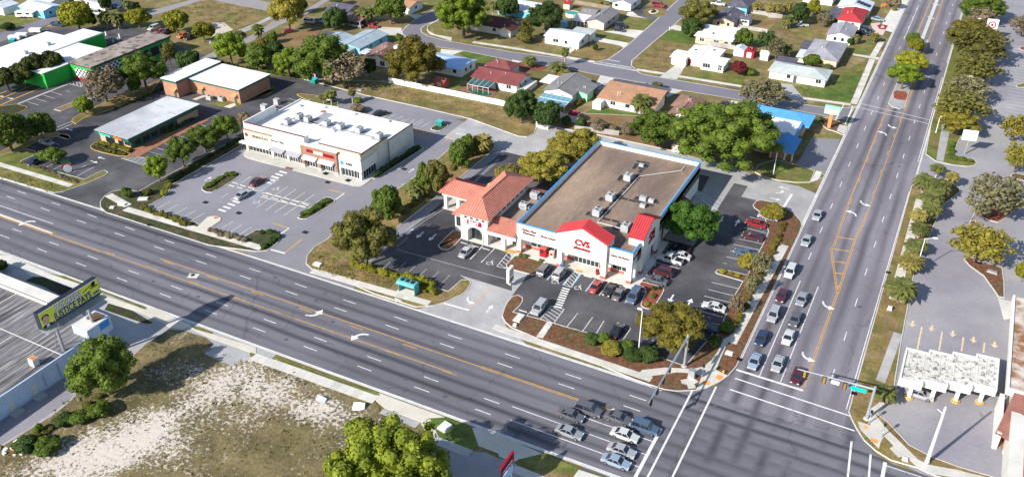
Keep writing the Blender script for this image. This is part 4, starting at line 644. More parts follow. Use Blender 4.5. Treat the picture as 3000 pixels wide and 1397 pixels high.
# ------------------------------------------------------------------ building helpers
def fb(mb, face, c, u0, u1, v0, v1, d0, d1):
    if face == 'S': return mb.box(u0, u1, c-d1, c-d0, v0, v1)
    if face == 'E': return mb.box(c+d0, c+d1, u0, u1, v0, v1)
    if face == 'N': return mb.box(u0, u1, c+d0, c+d1, v0, v1)
    return mb.box(c-d1, c-d0, u0, u1, v0, v1)
def win(root, face, c, a, b, z0, z1, nx=1, nz=1, frame='frame_white', name='window', w=.09, glass='glass', d=0.):
    f = MB()
    for i in range(nx+1):
        u = a+(b-a)*i/nx; fb(f, face, c, u-w/2, u+w/2, z0, z1, d-.02, d+.07)
    for k in range(nz+1):
        v = z0+(z1-z0)*k/nz; fb(f, face, c, a-w/2, b+w/2, v-w/2, v+w/2, d-.015, d+.062)
    o = f.build(name, frame, root)
    for i in range(nx):
        for k in range(nz):
            u0, u1, v0, v1 = a+(b-a)*i/nx+w/2, a+(b-a)*(i+1)/nx-w/2, z0+(z1-z0)*k/nz+w/2, z0+(z1-z0)*(k+1)/nz-w/2
            fb(MB(), face, c, u0, u1, v0, v1, d-.02, d+.025).build('pane', glass, o)
    return o
def door(root, face, c, u, z0=0., w=1., h=2.1, m='offwhite'):
    o = fb(MB(), face, c, u-w/2, u+w/2, z0, z0+h, -.02, .05).build('door', m, root)
    k = .05; fb(MB(), face, c, u+w*.3, u+w*.36, z0+.95, z0+1.1, .05, .12).build('handle', 'metal', o); return o
def walls(root, x0, x1, y0, y1, z0, z1, m, name='wall'): return MB().box(x0, x1, y0, y1, z0, z1).build(name, m, root)
def parapet(root, x0, x1, y0, y1, z0, z1, t, m, name='parapet', cap=None, capw=.12):
    MB().ring([(x0,y0),(x1,y0),(x1,y1),(x0,y1)], [(x0+t,y0+t),(x1-t,y0+t),(x1-t,y1-t),(x0+t,y1-t)], z0, z1).build(name, m, root)
    if cap: MB().ring([(x0-.05,y0-.05),(x1+.05,y0-.05),(x1+.05,y1+.05),(x0-.05,y1+.05)], [(x0+t+.05,y0+t+.05),(x1-t-.05,y0+t+.05),(x1-t-.05,y1-t-.05),(x0+t+.05,y1-t-.05)], z1-.14, z1+.03).build('coping', cap, root)
HV = None
def hvac(x, y, z, s=1., rz=0., label='', group=None, pads=True):
    global HV
    w, d, h = 1.9, 1.5, 1.5
    if HV is None:
        HV = thing('rooftop_air_conditioner', label, 'air conditioner', (x, y, z), rz, group)
        MB().box(-w/2,w/2,-d/2,d/2,.25,h).build('cabinet', 'hvac', HV, False); MB().box(-w/2+.1,w/2-.1,-d/2+.1,d/2-.1,0,.25).build('curb', 'flash', HV, False)
        for xx in (-.42,.45):
            g = MB().lathe(xx,0,[(.36,h),(.36,h+.1),(.3,h+.1)],14).build('fan_grille', 'hvac', HV, False); MB().lathe(xx,0,[(.29,h+.06),(.29,h+.11)],12).build('fan', 'dark', g, False)
        MB().box(w/2,w/2+.02,-d/2+.15,d/2-.15,.4,h-.2).build('vent_panel', 'frame_dark', HV, False); MB().box(-.5,.5,-d/2-.02,-d/2,.45,1.1).build('access_panel', 'galv', HV, False)
        MB().box(w/2,w/2+.45,-.35,.35,.3,.9).build('duct', 'galv', HV, False); o = HV
    else:
        o = copytree(HV); o.location = (x, y, z); o.rotation_euler.z = rz; o['label'] = label; o['group'] = group
    o.scale = (s, s, s); return o
def seamed(root, quad, n, m, rib='same', name='roof', th=.12, rw=.1, rh=.08):
    """a sloping roof panel (eave a-b, ridge d-c) of sheet metal with n standing seams"""
    a, b, c, d = [Vector(q) for q in quad]; nrm = (b-a).cross(d-a).normalized()
    if nrm.z < 0: nrm = -nrm
    o = MB().quad(a, b, c, d).quad(a-nrm*th, d-nrm*th, c-nrm*th, b-nrm*th).quad(a, a-nrm*th, b-nrm*th, b).quad(b, b-nrm*th, c-nrm*th, c).quad(d, d-nrm*th, a-nrm*th, a).quad(c, c-nrm*th, d-nrm*th, d).build(name, m, root)
    R_ = MB()
    top0, top1 = d, c
    e = (b-a).normalized(); up = (d-a)-e*((d-a).dot(e)); H = up.length; up.normalize(); Lw = (b-a).length
    dl = (d-a).dot(e); cl = (c-a).dot(e)
    for i in range(n):
        s = Lw*(i+.5)/n
        h = H
        if s < dl: h = H*s/dl
        if s > cl: h = min(h, H*(Lw-s)/max(Lw-cl, 1e-3))
        if h < .3: continue
        p = a+e*s; q = p+up*h; x = e*rw/2; y = nrm*rh
        k = len(R_.v); R_.v += [tuple(t) for t in (p-x, p+x, p+x+y, p-x+y, q-x, q+x, q+x+y, q-x+y)]
        R_.f += [(k+3,k+2,k+6,k+7), (k+1,k+5,k+6,k+2), (k,k+3,k+7,k+4), (k,k+1,k+2,k+3)]
    if R_.v: R_.build('standing_seams', m if rib == 'same' else rib, o, True, kind='stuff')
    return o

# ------------------------------------------------------------------ pharmacy
ph_ = thing('pharmacy_building', 'white pharmacy with brown flat roof, blue roof trim and two red gabled signs', 'building', (-60.5, 166, 0))
X0, X1, Y0, Y1 = -73.7, -47.5, 143.8, 189
walls(ph_, X0, X1, 146.6, Y1, 0, 6.5, 'white_wall')
MB().box(X0+.35, X1-.35, Y0+.35, Y1-.35, 6.5, 6.6).build('roof', 'brown_roof', ph_)
b = MB(); fb(b,'S',Y0,X0,X1,3.75,7.55,-.35,0); b.build('front_fascia', 'white_wall', ph_); MB().box(X0+.35,X1-.35,Y0+.35,146.6,3.75,6.5).build('soffit', 'white_wall', ph_)
b = MB(); b.box(X0,X0+.35,Y0+.35,Y1,3.75,7.55); b.build('west_parapet', 'white_wall', ph_)
b = MB(); b.box(X1-.35,X1,Y0+.35,Y1,3.75,7.55).box(X1-2.4,X1-.35,Y0+.35,164,3.75,6.5); b.build('east_fascia', 'white_wall', ph_)
MB().box(X0+.35,X1-.35,Y1-.35,Y1,6.5,7.55).build('rear_parapet', 'white_wall', ph_)
MB().ring([(X0-.06,Y0-.06),(X1+.06,Y0-.06),(X1+.06,Y1+.06),(X0-.06,Y1+.06)], [(X0+.27,Y0+.27),(X1-.27,Y0+.27),(X1-.27,Y1-.27),(X0+.27,Y1-.27)], 7.46, 7.66).build('coping', 'blue_trim', ph_)
for z in (4.35, 5.0, 6.95): b = MB(); fb(b,'S',Y0,X0-.03,X1+.03,z-.05,z+.05,0,.05); fb(b,'E',X1,Y0,Y1,z-.05,z+.05,0,.05); b.build('trim_band', 'offwhite', ph_)
for x in (X0+.5, -63.3, -53.4, X1-.5):
    c = MB().box(x-.5,x+.5,Y0,Y0+1.0,.75,3.75).build('column', 'white_wall', ph_); MB().box(x-.56,x+.56,Y0-.06,Y0+1.06,0,.76).build('column_base', 'red_pad', c)
for y in (150.6, 156.2, 162.8):
    c = MB().box(X1-1.0,X1,y-.5,y+.5,.75,3.75).build('column', 'white_wall', ph_); MB().box(X1-1.06,X1+.06,y-.56,y+.56,0,.76).build('column_base', 'red_pad', c)
MB().box(X0+.1, X1-2.5, 146.5, 146.6, 0.05, .85).build('wainscot', 'red_pad', ph_)
win(ph_,'S',146.5,-71.5,-64.5,.9,2.7,5,1,'frame_white'); win(ph_,'S',146.5,-52.6,-49.5,.9,2.7,3,1)
win(ph_,'S',146.4,-61.2,-55.6,.15,2.9,6,2,'frame_white',name='entrance_doors')
# gable over the entrance
g = MB(); gx0, gx1, gy = -63.8, -52.8, 142.95
gp = [(gx0,3.9),(gx0,8.7),((gx0+gx1)/2,11.0),(gx1,8.7),(gx1,3.9)]
k = len(g.v); g.v += [(x,gy,z) for x,z in gp]+[(x,gy+.4,z) for x,z in gp]; n = 5
g.f += [tuple(range(n)), tuple(range(2*n-1,n-1,-1))]+[(i,n+i,n+(i+1)%n,(i+1)%n) for i in range(n)]
g.box(gx0,gx0+.35,gy+.4,147,6.5,8.6).box(gx1-.35,gx1,gy+.4,147,6.5,8.6)
gb = g.build('entrance_gable', 'white_wall', ph_)
for x in (gx0+.55, gx1-.55):
    c = MB().box(x-.55,x+.55,gy,gy+1.2,.75,3.9).build('column', 'white_wall', ph_); MB().box(x-.62,x+.62,gy-.07,gy+1.25,0,.76).build('column_base', 'red_pad', c)
arc = [(-58.3+3.9*math.cos(R(a)), gy-.02, 5.0+3.3*math.sin(R(a))) for a in range(0,181,12)]; arc = [(-54.4,gy-.02,4.0)]+arc+[(-62.2,gy-.02,4.0)]
a_ = MB()
for p, q in zip(arc, arc[1:]): a_.tube(p, q, .06, n=5)
a_.build('arch_trim', 'offwhite', gb)
xm = (gx0+gx1)/2
seamed(gb, [(gx0-.35,gy-.2,8.58),(gx0-.35,146.6,8.58),(xm,146.6,11.15),(xm,gy-.2,11.15)], 8, 'red_roof', th=.3, rh=.12)
seamed(gb, [(gx1+.35,146.6,8.58),(gx1+.35,gy-.2,8.58),(xm,gy-.2,11.15),(xm,146.6,11.15)], 8, 'red_roof', th=.3, rh=.12)
text('CVS', 1.9, .12, 'red_letter', gb, (-58.2, gy-.1, 7.3), bold=.05); text('pharmacy', .95, .12, 'red_letter', gb, (-58.2, gy-.1, 6.05), bold=.02)
text('Drive-Thru', .72, .06, 'letter_dark', ph_, (-70.7, Y0-.08, 6.3), bold=.02); text('Pharmacy', .72, .06, 'letter_dark', ph_, (-70.75, Y0-.08, 5.6), bold=.02)
text('Photo Center', .62, .06, 'letter_dark', ph_, (-66.3, Y0-.08, 5.85), bold=.02); text('Open 24 Hours', .62, .06, 'letter_dark', ph_, (-50.2, Y0-.08, 5.9), bold=.02)
text('Open 24 Hours', .62, .06, 'letter_dark', ph_, (X1+.08, 146.0, 5.9), (90,0,90), bold=.02)
# gable on the right side
g = MB(); ya, yb, gx = 148.2, 158.2, X1+.6; ym = (ya+yb)/2
gp = [(ya,3.9),(ya,8.7),(ym,11.0),(yb,8.7),(yb,3.9)]
g.v += [(gx,y,z) for y,z in gp]+[(gx-.4,y,z) for y,z in gp]; g.f += [tuple(range(n)), tuple(range(2*n-1,n-1,-1))]+[(i,n+i,n+(i+1)%n,(i+1)%n) for i in range(n)]
g.box(gx-3.2,gx-.4,ya,ya+.35,6.5,8.6).box(gx-3.2,gx-.4,yb-.35,yb,6.5,8.6)
gb2 = g.build('side_gable', 'white_wall', ph_)
seamed(gb2, [(gx-3.4,ya-.35,8.58),(gx+.2,ya-.35,8.58),(gx+.2,ym,11.15),(gx-3.4,ym,11.15)], 7, 'red_roof', th=.3, rh=.12)
seamed(gb2, [(gx+.2,yb+.35,8.58),(gx-3.4,yb+.35,8.58),(gx-3.4,ym,11.15),(gx+.2,ym,11.15)], 7, 'red_roof', th=.3, rh=.12)
for y in (ya+.55, yb-.55):
    c = MB().box(gx-1.2,gx,y-.55,y+.55,.75,3.9).build('column', 'white_wall', ph_); MB().box(gx-1.2,gx+.07,y-.62,y+.62,0,.76).build('column_base', 'red_pad', c)
text('CVS', 1.9, .12, 'red_letter', gb2, (gx+.08, ym, 7.3), (90,0,90), bold=.05); text('pharmacy', .9, .1, 'red_letter', gb2, (gx+.08, ym, 6.1), (90,0,90), bold=.02)
# drive-up canopy at the back of the right side
cn = MB().box(X1,X1+2.6,170,175.5,3.3,3.9).build('drive_up_canopy', 'white_wall', ph_); seamed(cn, [(X1+2.9,169.7,3.9),(X1+2.9,175.8,3.9),(X1,175.8,5.2),(X1,169.7,5.2)], 10, 'maroon_roof')
seamed(cn, [(X1+1.6,164.2,3.3),(X1+1.6,167,3.3),(X1,167,4.2),(X1,164.2,4.2)], 6, 'maroon_roof', name='awning')
# roof gear
pj = MB()
for p, q in (((-50.7,187.1),(-50.7,184.2)),((-50.7,184.2),(-58.5,177.0)),((-58.5,177.0),(-59.1,153.0)),((-59.1,153.0),(-53.7,152.9))): pj.tube((*p,6.85),(*q,6.85),.09,n=6)
pj.build('roof_pipe', 'offwhite', ph_)
pad = MB().box(-.8,.8,-.4,.4,6.6,6.68).mesh('walk_pad', 'pad_black')
for pts, a in ([(-59.2,177.6),(-59.4,173.6),(-59.4,171.7),(-59.5,169.7),(-59.6,167.7),(-59.6,166.0),(-59.6,163.9),(-59.5,161.9),(-59.5,159.9),(-59.5,158.2),(-59.6,156.0),(-59.3,179.8),(-61.4,182.5),(-61.3,181.0),(-60.2,155.9)], 90), ([(-57.9,165.6),(-55.9,165.6),(-54.1,165.8),(-57.9,155.4),(-55.9,155.5),(-52.3,152.8),(-54.3,152.6),(-51.9,165.6),(-60.9,155.3),(-60.9,163.0),(-60.6,173.5),(-59.6,181.3),(-59.7,184.6),(-61.2,184.4),(-51.1,167.3)], 0), ([(-62.4,155.8),(-54.7,154.3),(-62.4,163.0),(-62.2,173.8),(-62.4,175.1),(-58.9,182.9),(-52.2,155.6),(-55.5,167.1),(-51.8,153.5)], 90):
    for p in pts: link('walk_pad', pad, ph_, (p[0]+60.5, p[1]-166, 0), R(a))
i = 0
for p, lb in zip([(-60.3,174.3),(-60.4,163.6),(-60.4,156.1),(-52.6,152.9)], ('grey rooftop air conditioner on the brown pharmacy roof, farthest from the entrance gable', 'grey rooftop air conditioner midway along the brown pharmacy roof, beside the white pipe', 'grey rooftop air conditioner on the brown pharmacy roof above the bank side of the gable', 'grey rooftop air conditioner behind the red entrance gable near the right red gable')):
    hvac(p[0], p[1], 6.6, 1.1, R(90), lb, 'air conditioners on the pharmacy roof')
for p, s, lb in (((-53.9,167.0), .75, 'small square exhaust unit near the right parapet of the pharmacy roof'), ((-52.0,167.0), .6, 'low pale roof vent box right beside the blue trim'), ((-52.9,164.0), .6, 'small tangled grey fan unit on pharmacy roof towards the right gable'), ((-60.0,182.4), .55, 'low white vent on the far end of the pharmacy roof among black pads')):
    t = thing('roof_vent', lb, 'roof vent', (p[0],p[1],6.6), 0, 'vents on the pharmacy roof'); MB().box(-s,s,-s*.7,s*.7,0,s*1.3).build('housing','hvac',t,False); MB().lathe(0,0,[(s*.5,s*1.3),(s*.5,s*1.55),(s*.4,s*1.55)],10).build('cap','galv',t,False)

# ------------------------------------------------------------------ bank with tile-red roofs
bk = thing('bank_building', 'white bank with salmon red metal hip roofs and arched entrance tower', 'building', (-83.5, 153, 0))
walls(bk, -87.2, -80.7, 144.6, 164.5, 0, 6.6, 'white_wall', 'tower_wall')
# tower front with arch
m = MB(); pts = []
xa, xb, zc, r_ = -85.6, -81.7, 2.3, 1.95
arc = [(xb,0)]+[(-83.65+1.95*math.cos(R(a)), 2.3+1.75*math.sin(R(a))) for a in range(0,181,15)]+[(xa,0)]
outl = [(-87.3,0),(-87.3,6.7),(-80.6,6.7),(-80.6,0)]
A = [(-80.6,0),(-80.6,6.7)]
for d0 in (143.3,):
    for i in range(len(arc)-1):
        (x1,z1),(x2,z2) = arc[i],arc[i+1]
        t1 = (-80.6,z1) if i == 0 else (x1, 6.7); t2 = (x2,6.7) if i < len(arc)-2 else (-87.3,z2)
        if i == 0: m.quad((x1,d0,z1),(-80.6,d0,z1),(-80.6,d0,6.7),(x2,d0,6.7),(x2,d0,z2))
        elif i == len(arc)-2: m.quad((x2,d0,z2),(x1,d0,z1),(x1,d0,6.7),(-87.3,d0,6.7),(-87.3,d0,z2))
        else: m.quad((x1,d0,z1),(x1,d0,6.7),(x2,d0,6.7),(x2,d0,z2))
        m.quad((x1,d0,z1),(x2,d0,z2),(x2,144.5,z2),(x1,144.5,z1))
m.quad((-80.6,143.3,0),(-80.6,144.6,0),(-80.6,144.6,6.7),(-80.6,143.3,6.7)).quad((-87.3,143.3,0),(-87.3,143.3,6.7),(-87.3,144.6,6.7),(-87.3,144.6,0))
m.build('entrance_wall', 'white_wall', bk)
a_ = MB()
for p, q in zip(arc, arc[1:]): a_.tube((p[0],143.26,p[1]),(q[0],143.26,q[1]),.2,n=6)
a_.build('arch_trim', 'offwhite', bk)
win(bk,'S',144.6,-85.2,-82.1,.1,2.6,3,1,'frame_dark',name='entrance_doors')
for i in range(4): win(bk,'S',143.3,-86.3+i*1.45,-85.7+i*1.45,5.75,6.35,1,1,'frame_dark')
sg = MB().box(-85.6,-82.1,143.1,143.3,4.35,5.4).build('sign_panel', 'dark_red', bk); MB().box(-85.5,-82.2,143.06,143.1,4.43,5.32).build('sign_face', 'red_letter', sg); text('BB&T', 1.05, .05, 'white_letter', sg, (-83.85,143.03,4.88), bold=.045)
for i in range(8):
    for j in (0,1): win(bk,'E',-80.7,146.0+i*2.2+j*.75,146.5+i*2.2+j*.75,5.3,6.1,1,1,'frame_dark')
z0, z1 = 6.7, 9.4
e0, e1, f0, f1 = -88.0, -79.9, 142.6, 165.2; rx = -83.95; ra, rb = 147.2, 158.5
seamed(bk, [(e0,f0,z0),(e1,f0,z0),(rx,ra,z1),(rx,ra,z1)], 13, 'terra', 'terra', name='hip_roof')
seamed(bk, [(e1,f0,z0),(e1,f1,z0),(rx,rb,z1),(rx,ra,z1)], 34, 'terra', name='hip_roof')
seamed(bk, [(e0,f1,z0),(e0,f0,z0),(rx,ra,z1),(rx,rb,z1)], 34, 'terra', name='hip_roof')
seamed(bk, [(e1,f1,z0),(e0,f1,z0),(rx,rb,z1),(rx,rb,z1)], 13, 'terra', name='hip_roof')
MB().tube((rx,ra,z1+.03),(rx,rb,z1+.03),.12,n=6).build('ridge_cap','terra',bk)
MB().box(e0,e1,f0,f1,6.6,6.69).build('eave_board','offwhite',bk)
# left wing with window and drive-through canopy
walls(bk, -90.4, -87.3, 146, 162, 0, 4.3, 'white_wall', 'wing_wall'); win(bk,'S',146,-90.0,-88.4,1.3,3.6,3,3,'frame_dark')
seamed(bk, [(-90.9,145.3,4.3),(-87.2,145.3,4.3),(-87.2,147.3,5.2),(-88.5,147.3,5.2)], 6, 'terra', name='wing_roof')
seamed(bk, [(-90.9,153,4.3),(-90.9,145.3,4.3),(-88.0,147.3,5.3),(-88.0,153,5.3)], 14, 'terra', name='wing_roof')
cy = bk
MB().box(-98,-90.4,153,160,3.5,4.4).build('canopy_fascia','white_wall',cy)
zt = 4.4
seamed(bk, [(-98.8,152.3,zt),(-88,152.3,zt),(-88,156.4,6.3),(-96.2,156.4,6.3)], 18, 'terra', name='canopy_roof')
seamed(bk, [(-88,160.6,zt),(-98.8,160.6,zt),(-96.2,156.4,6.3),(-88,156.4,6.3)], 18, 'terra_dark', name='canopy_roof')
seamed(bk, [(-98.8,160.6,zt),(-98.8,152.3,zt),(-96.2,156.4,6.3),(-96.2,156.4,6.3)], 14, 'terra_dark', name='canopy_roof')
for x, y in ((-97.2,153.4),(-93.8,153.4),(-97.2,159.5),(-93.8,159.5)): MB().box(x-.38,x+.38,y-.38,y+.38,0,3.5).build('column','white_wall',bk)
MB().box(-98.2,-93,152.8,160.2,0,.12).build('canopy_island','concrete',bk)
# right wing towards the pharmacy
seamed(bk, [(-80.6,142.7,4.3),(-73.8,142.7,4.3),(-73.8,147,5.9),(-80.6,147,5.9)], 20, 'terra', name='wing_roof')
walls(bk, -80.6, -73.75, 146.5, 164, 0, 4.1, 'white_wall', 'wing_wall'); MB().box(-80.6,-73.8,147.05,164,4.1,4.3).build('flat_roof','brown_roof',bk)
seamed(bk, [(-80.6,164.8,4.3),(-76,164.8,4.3),(-76,162.5,4.9),(-80.6,162.5,4.9)], 10, 'terra', name='wing_roof')
MB().box(-80.6,-73.75,143.3,143.7,3.0,4.28).build('wing_fascia','white_wall',bk)
MB().box(-77.2,-76.3,143.3,144.1,0,3.0).build('column','white_wall',bk); win(bk,'S',146.5,-80,-77.5,.2,2.6,2,1,'frame_white'); win(bk,'S',146.5,-76.2,-74.3,.2,2.6,2,1,'frame_white')
for p, lb in zip(((-77.6,160.4),(-77.6,154.9)), ('grey air conditioner on the low bank roof beside the blue trim, farther from the road', 'grey air conditioner on the low bank roof, nearer the road')): hvac(p[0],p[1],4.3,1.0,0,lb,'air conditioners on the bank roof')

# ------------------------------------------------------------------ shopping plaza
pz = thing('shopping_plaza', 'long single storey white roofed shop row with pizzeria and phone shop fronts', 'building', (-141, 166, 0))
walls(pz, -159.6, -122.9, 155.8, 178, 0, 5.7, 'offwhite'); MB().box(-159.3,-123.2,156.2,177.7,5.7,5.8).build('roof','white_roof',pz)
MB().box(-123.15,-122.85,155.6,167.4,5.6,6.85).build('east_parapet','cream_wall',pz); MB().box(-122.6,-122.3,167.4,178.2,0,6.2).build('east_wall','offwhite',pz); MB().box(-122.85,-122.6,167.4,178,5.7,6.2).build('parapet','offwhite',pz)
MB().box(-123.2,-122.8,155.5,167.4,6.82,6.92).build('coping','dark',pz); MB().box(-122.65,-122.25,167.3,178.3,6.2,6.28).build('coping','dark',pz)
MB().box(-159.9,-159.5,155.6,168,5.6,8.2).build('west_parapet','white_wall',pz); MB().box(-159.6,-159.3,168,178.2,5.6,6.2).build('parapet','white_wall',pz); MB().box(-159.6,-122.3,177.9,178.2,5.6,6.0).build('rear_parapet','white_wall',pz)
MB().box(-160.0,-140.2,155.7,156.1,5.6,7.9).build('high_parapet','white_wall',pz); MB().box(-160.05,-140.15,155.6,156.2,7.9,7.98).build('coping','maroon_roof',pz)
MB().box(-140.4,-140.0,156.1,157.4,5.6,7.9).build('parapet_return','white_wall',pz)
MB().box(-159.8,-150.7,155.15,155.75,2.9,6.15).build('cream_fascia','cream_wall',pz); MB().box(-159.85,-150.65,155.05,155.8,6.15,6.25).build('coping','brickpave',pz)
MB().box(-150.7,-140.7,155.3,155.75,2.9,6.05).build('white_fascia','white_wall',pz)
MB().box(-140.8,-129.5,154.7,155.75,3.2,6.3).build('brick_red_fascia','tan_wall',pz); MB().box(-140.9,-129.4,154.6,155.8,6.3,6.42).build('coping','white_wall',pz)
MB().box(-135.9,-122.9,155.85,156.25,5.7,7.05).build('parapet','cream_wall',pz); MB().box(-136,-122.8,155.8,156.3,7.05,7.13).build('coping','maroon_roof',pz)
MB().box(-129.5,-122.75,155.2,155.75,2.4,5.35).build('white_fascia','white_wall',pz); MB().box(-122.85,-122.55,155.2,162,2.4,5.2).build('white_fascia','white_wall',pz)
MB().box(-129.5,-122.7,155.3,155.75,5.35,5.9).build('cream_fascia','cream_wall',pz)
for x in (-159.5,-151,-145.9,-141): MB().box(x-.35,x+.35,155.3,155.78,0,2.9).build('pier','cream_wall' if x < -151.2 or -146 < x < -145 else 'white_wall',pz)
for x in (-140.4,-135.3,-130): c = MB().box(x-.4,x+.4,154.75,155.7,.8,3.2).build('pier','tan_wall',pz); MB().box(x-.45,x+.45,154.65,155.7,0,.8).build('pier_base','offwhite',c); MB().box(x-.15,x+.15,154.5,154.75,2.3,2.7).build('wall_lamp','frame_white',pz)
for x in (-129.3,-123.1): MB().box(x-.3,x+.3,155.25,155.78,0,2.4).build('pier','white_wall',pz)
win(pz,'S',155.75,-159.0,-151.5,.15,2.85,7,2,'frame_white',name='shopfront'); win(pz,'S',155.75,-150.5,-146.4,.15,2.0,5,1,'frame_white',name='shopfront'); win(pz,'S',155.75,-145.4,-141.5,.15,2.0,5,1,'frame_white',name='shopfront')
win(pz,'S',155.7,-139.9,-135.8,.15,2.7,5,1,'frame_white',name='shopfront'); win(pz,'S',155.7,-134.8,-130.5,.15,2.7,6,1,'frame_white',name='shopfront'); win(pz,'S',155.75,-128.9,-123.5,.15,2.2,6,1,'frame_white',name='shopfront')
win(pz,'E',-122.9,156.2,161.5,.15,2.3,5,1,'frame_white',name='shopfront')
MB().box(-160.8,-150.9,153.9,155.2,2.6,2.95).build('canopy','white_metal',pz)
for x0, x1 in ((-150.4,-146.3),(-145.5,-141.2)):
    c = MB().quad((x0,155.3,3.3),(x0,153.7,2.75),(x1,153.7,2.75),(x1,155.3,3.3)).quad((x0,153.7,2.75),(x0,153.7,2.6),(x1,153.7,2.6),(x1,153.7,2.75)).quad((x0,155.3,3.3),(x0,155.3,2.7),(x0,153.7,2.6),(x0,153.7,2.75)).quad((x1,155.3,3.3),(x1,153.7,2.75),(x1,153.7,2.6),(x1,155.3,2.7)).build('awning','flash',pz)
    for k in range(3): MB().box(x0+(x1-x0)*k/2-.04,x0+(x1-x0)*k/2+.04,153.7,155.2,2.78,2.84).xf(Matrix.Identity(4)).build('rib','frame_dark',c)
for x0, x1 in ((-139.9,-135.7),(-134.9,-130.4)): MB().quad((x0,154.7,3.6),(x0,153.5,3.15),(x1,153.5,3.15),(x1,154.7,3.6)).quad((x0,153.5,3.15),(x0,153.5,2.9),(x1,153.5,2.9),(x1,153.5,3.15)).quad((x0,154.7,3.6),(x0,154.7,2.9),(x0,153.5,2.9),(x0,153.5,3.15)).quad((x1,154.7,3.6),(x1,153.5,3.15),(x1,153.5,2.9),(x1,154.7,2.9)).build('awning','white_metal',pz)
text('1000', 1.05, .1, 'red_letter', pz, (-137.9,154.6,5.05), sx=.95, bold=.04); text('DEGREES', .95, .1, 'white_letter', pz, (-135.05,154.6,5.0), sx=.75, bold=.04); text('PIZZERIA', 1.05, .1, 'red_letter', pz, (-131.95,154.6,4.95), sx=.78, bold=.04)
gl = MB().lathe(0,0,[(.55,0),(.55,.12),(.4,.22)],18); gl.xf(Matrix.Translation((-128.4,155.2,3.85)) @ Matrix.Rotation(R(90),4,'X')); gl.build('globe_logo','blue_trim',pz); text('AT&T', .8, .06, 'black', pz, (-126.2,155.14,3.8), bold=.03)
lg = MB().lathe(0,0,[(.5,0),(.5,.1)],18); lg.xf(Matrix.Translation((-158.9,155.15,4.9)) @ Matrix.Rotation(R(90),4,'X')); lg.build('round_logo','dark_red',pz); text('TIJUANA FLATS', .95, .05, 'frame_dark', pz, (-154.4,155.1,4.85), sx=.82, bold=.01)
text('Great Clips', .85, .05, 'frame_dark', pz, (-148.6,155.25,5.0), bold=.02)
MB().box(-157.2,-157.0,168.0,168.2,5.8,5.9).build('roof_hatch','offwhite',pz)
lbs = ['westmost on the white plaza roof', 'second from left on the white plaza roof', 'third from the left on the white plaza roof', 'fourth from the left on the white plaza roof', 'fifth from the left on the white plaza roof', 'sixth from the left on the white plaza roof', 'rightmost on the white plaza roof']
for p, lb in zip([(-152.0,163.6),(-151.5,167.8),(-148.3,167.5),(-142.3,167.7),(-137.9,167.8),(-132.2,168.2),(-125.6,167.6)], lbs):
    MB().box(p[0]-1.9,p[0]+1.9,p[1]-1.3,p[1]+1.3,5.8,5.83).build('equipment_pad','flash',pz)
    hvac(p[0],p[1],5.83,1.0,R(90),'silver air conditioner on dark pad, '+lb,'air conditioners on the plaza roof')
for a, b_ in (((-150.8,167.3),(-148,167.2)),((-148,167.2),(-125,167.3)),((-148,167.2),(-145.5,174))): MB().box(min(a[0],b_[0]),max(a[0],b_[0])+.3,min(a[1],b_[1]),max(a[1],b_[1])+.35,5.81,5.87).build('conduit_run','flash',pz)
for p in [(-148.8,174.6)]: MB().lathe(p[0],p[1],[(.8,5.8),(.8,5.86)],12).build('red_patch','red_pad',pz)
for p in [(-150.0,176.9),(-140.0,176.9),(-129.2,177.2),(-156.6,174.5),(-138.4,165.5)]: MB().box(p[0]-.35,p[0]+.35,p[1]-.3,p[1]+.3,5.8,6.3).build('roof_vent','hvac',pz)

# ------------------------------------------------------------------ shop with green fascia
bt = thing('battery_shop', 'long low shop with pale roof, dark green fascia and tan front wall', 'building', (-193, 153, 0))
walls(bt, -198.6, -187.4, 141.6, 166, 0, 2.9, 'tan_stone'); MB().box(-199.2,-186.5,140.6,166.6,3.5,3.62).build('roof','grey_roof',bt); MB().box(-199.1,-186.6,140.7,166.5,2.45,3.5).build('fascia','green_trim',bt)
MB().box(-187.4,-187.2,142,158,0,2.45).build('east_shopfront','green_trim',bt)
win(bt,'S',141.6,-196.5,-193.2,.3,1.95,3,2,'black',w=.06); win(bt,'S',141.6,-191.8,-189.9,.1,2.3,2,1,'black',name='door'); win(bt,'S',141.6,-189.4,-187.5,1.0,2.2,2,1,'green_trim')
for i in range(5): win(bt,'E',-187.2,142.8+i*2.9,145.0+i*2.9,.6,2.2,2,1,'green_trim')
text('Batteries', 1.15, .06, 'teal_letter', bt, (-195.3,140.6,2.95), bold=.03); text('+Bulbs', 1.15, .06, 'orange', bt, (-190.6,140.6,2.9), bold=.03)
for p, q in [((-197,160),(-194,163)),((-190,158),(-187.5,158.4)),((-191,148),(-189.3,150.5))]: MB().box(p[0],q[0],p[1],p[1]+.3,3.62,3.66).build('roof_patch','flash',bt)
MB().box(-187.4,-187.1,163,164,2.0,2.8).build('orange_awning','orange_awning',bt)
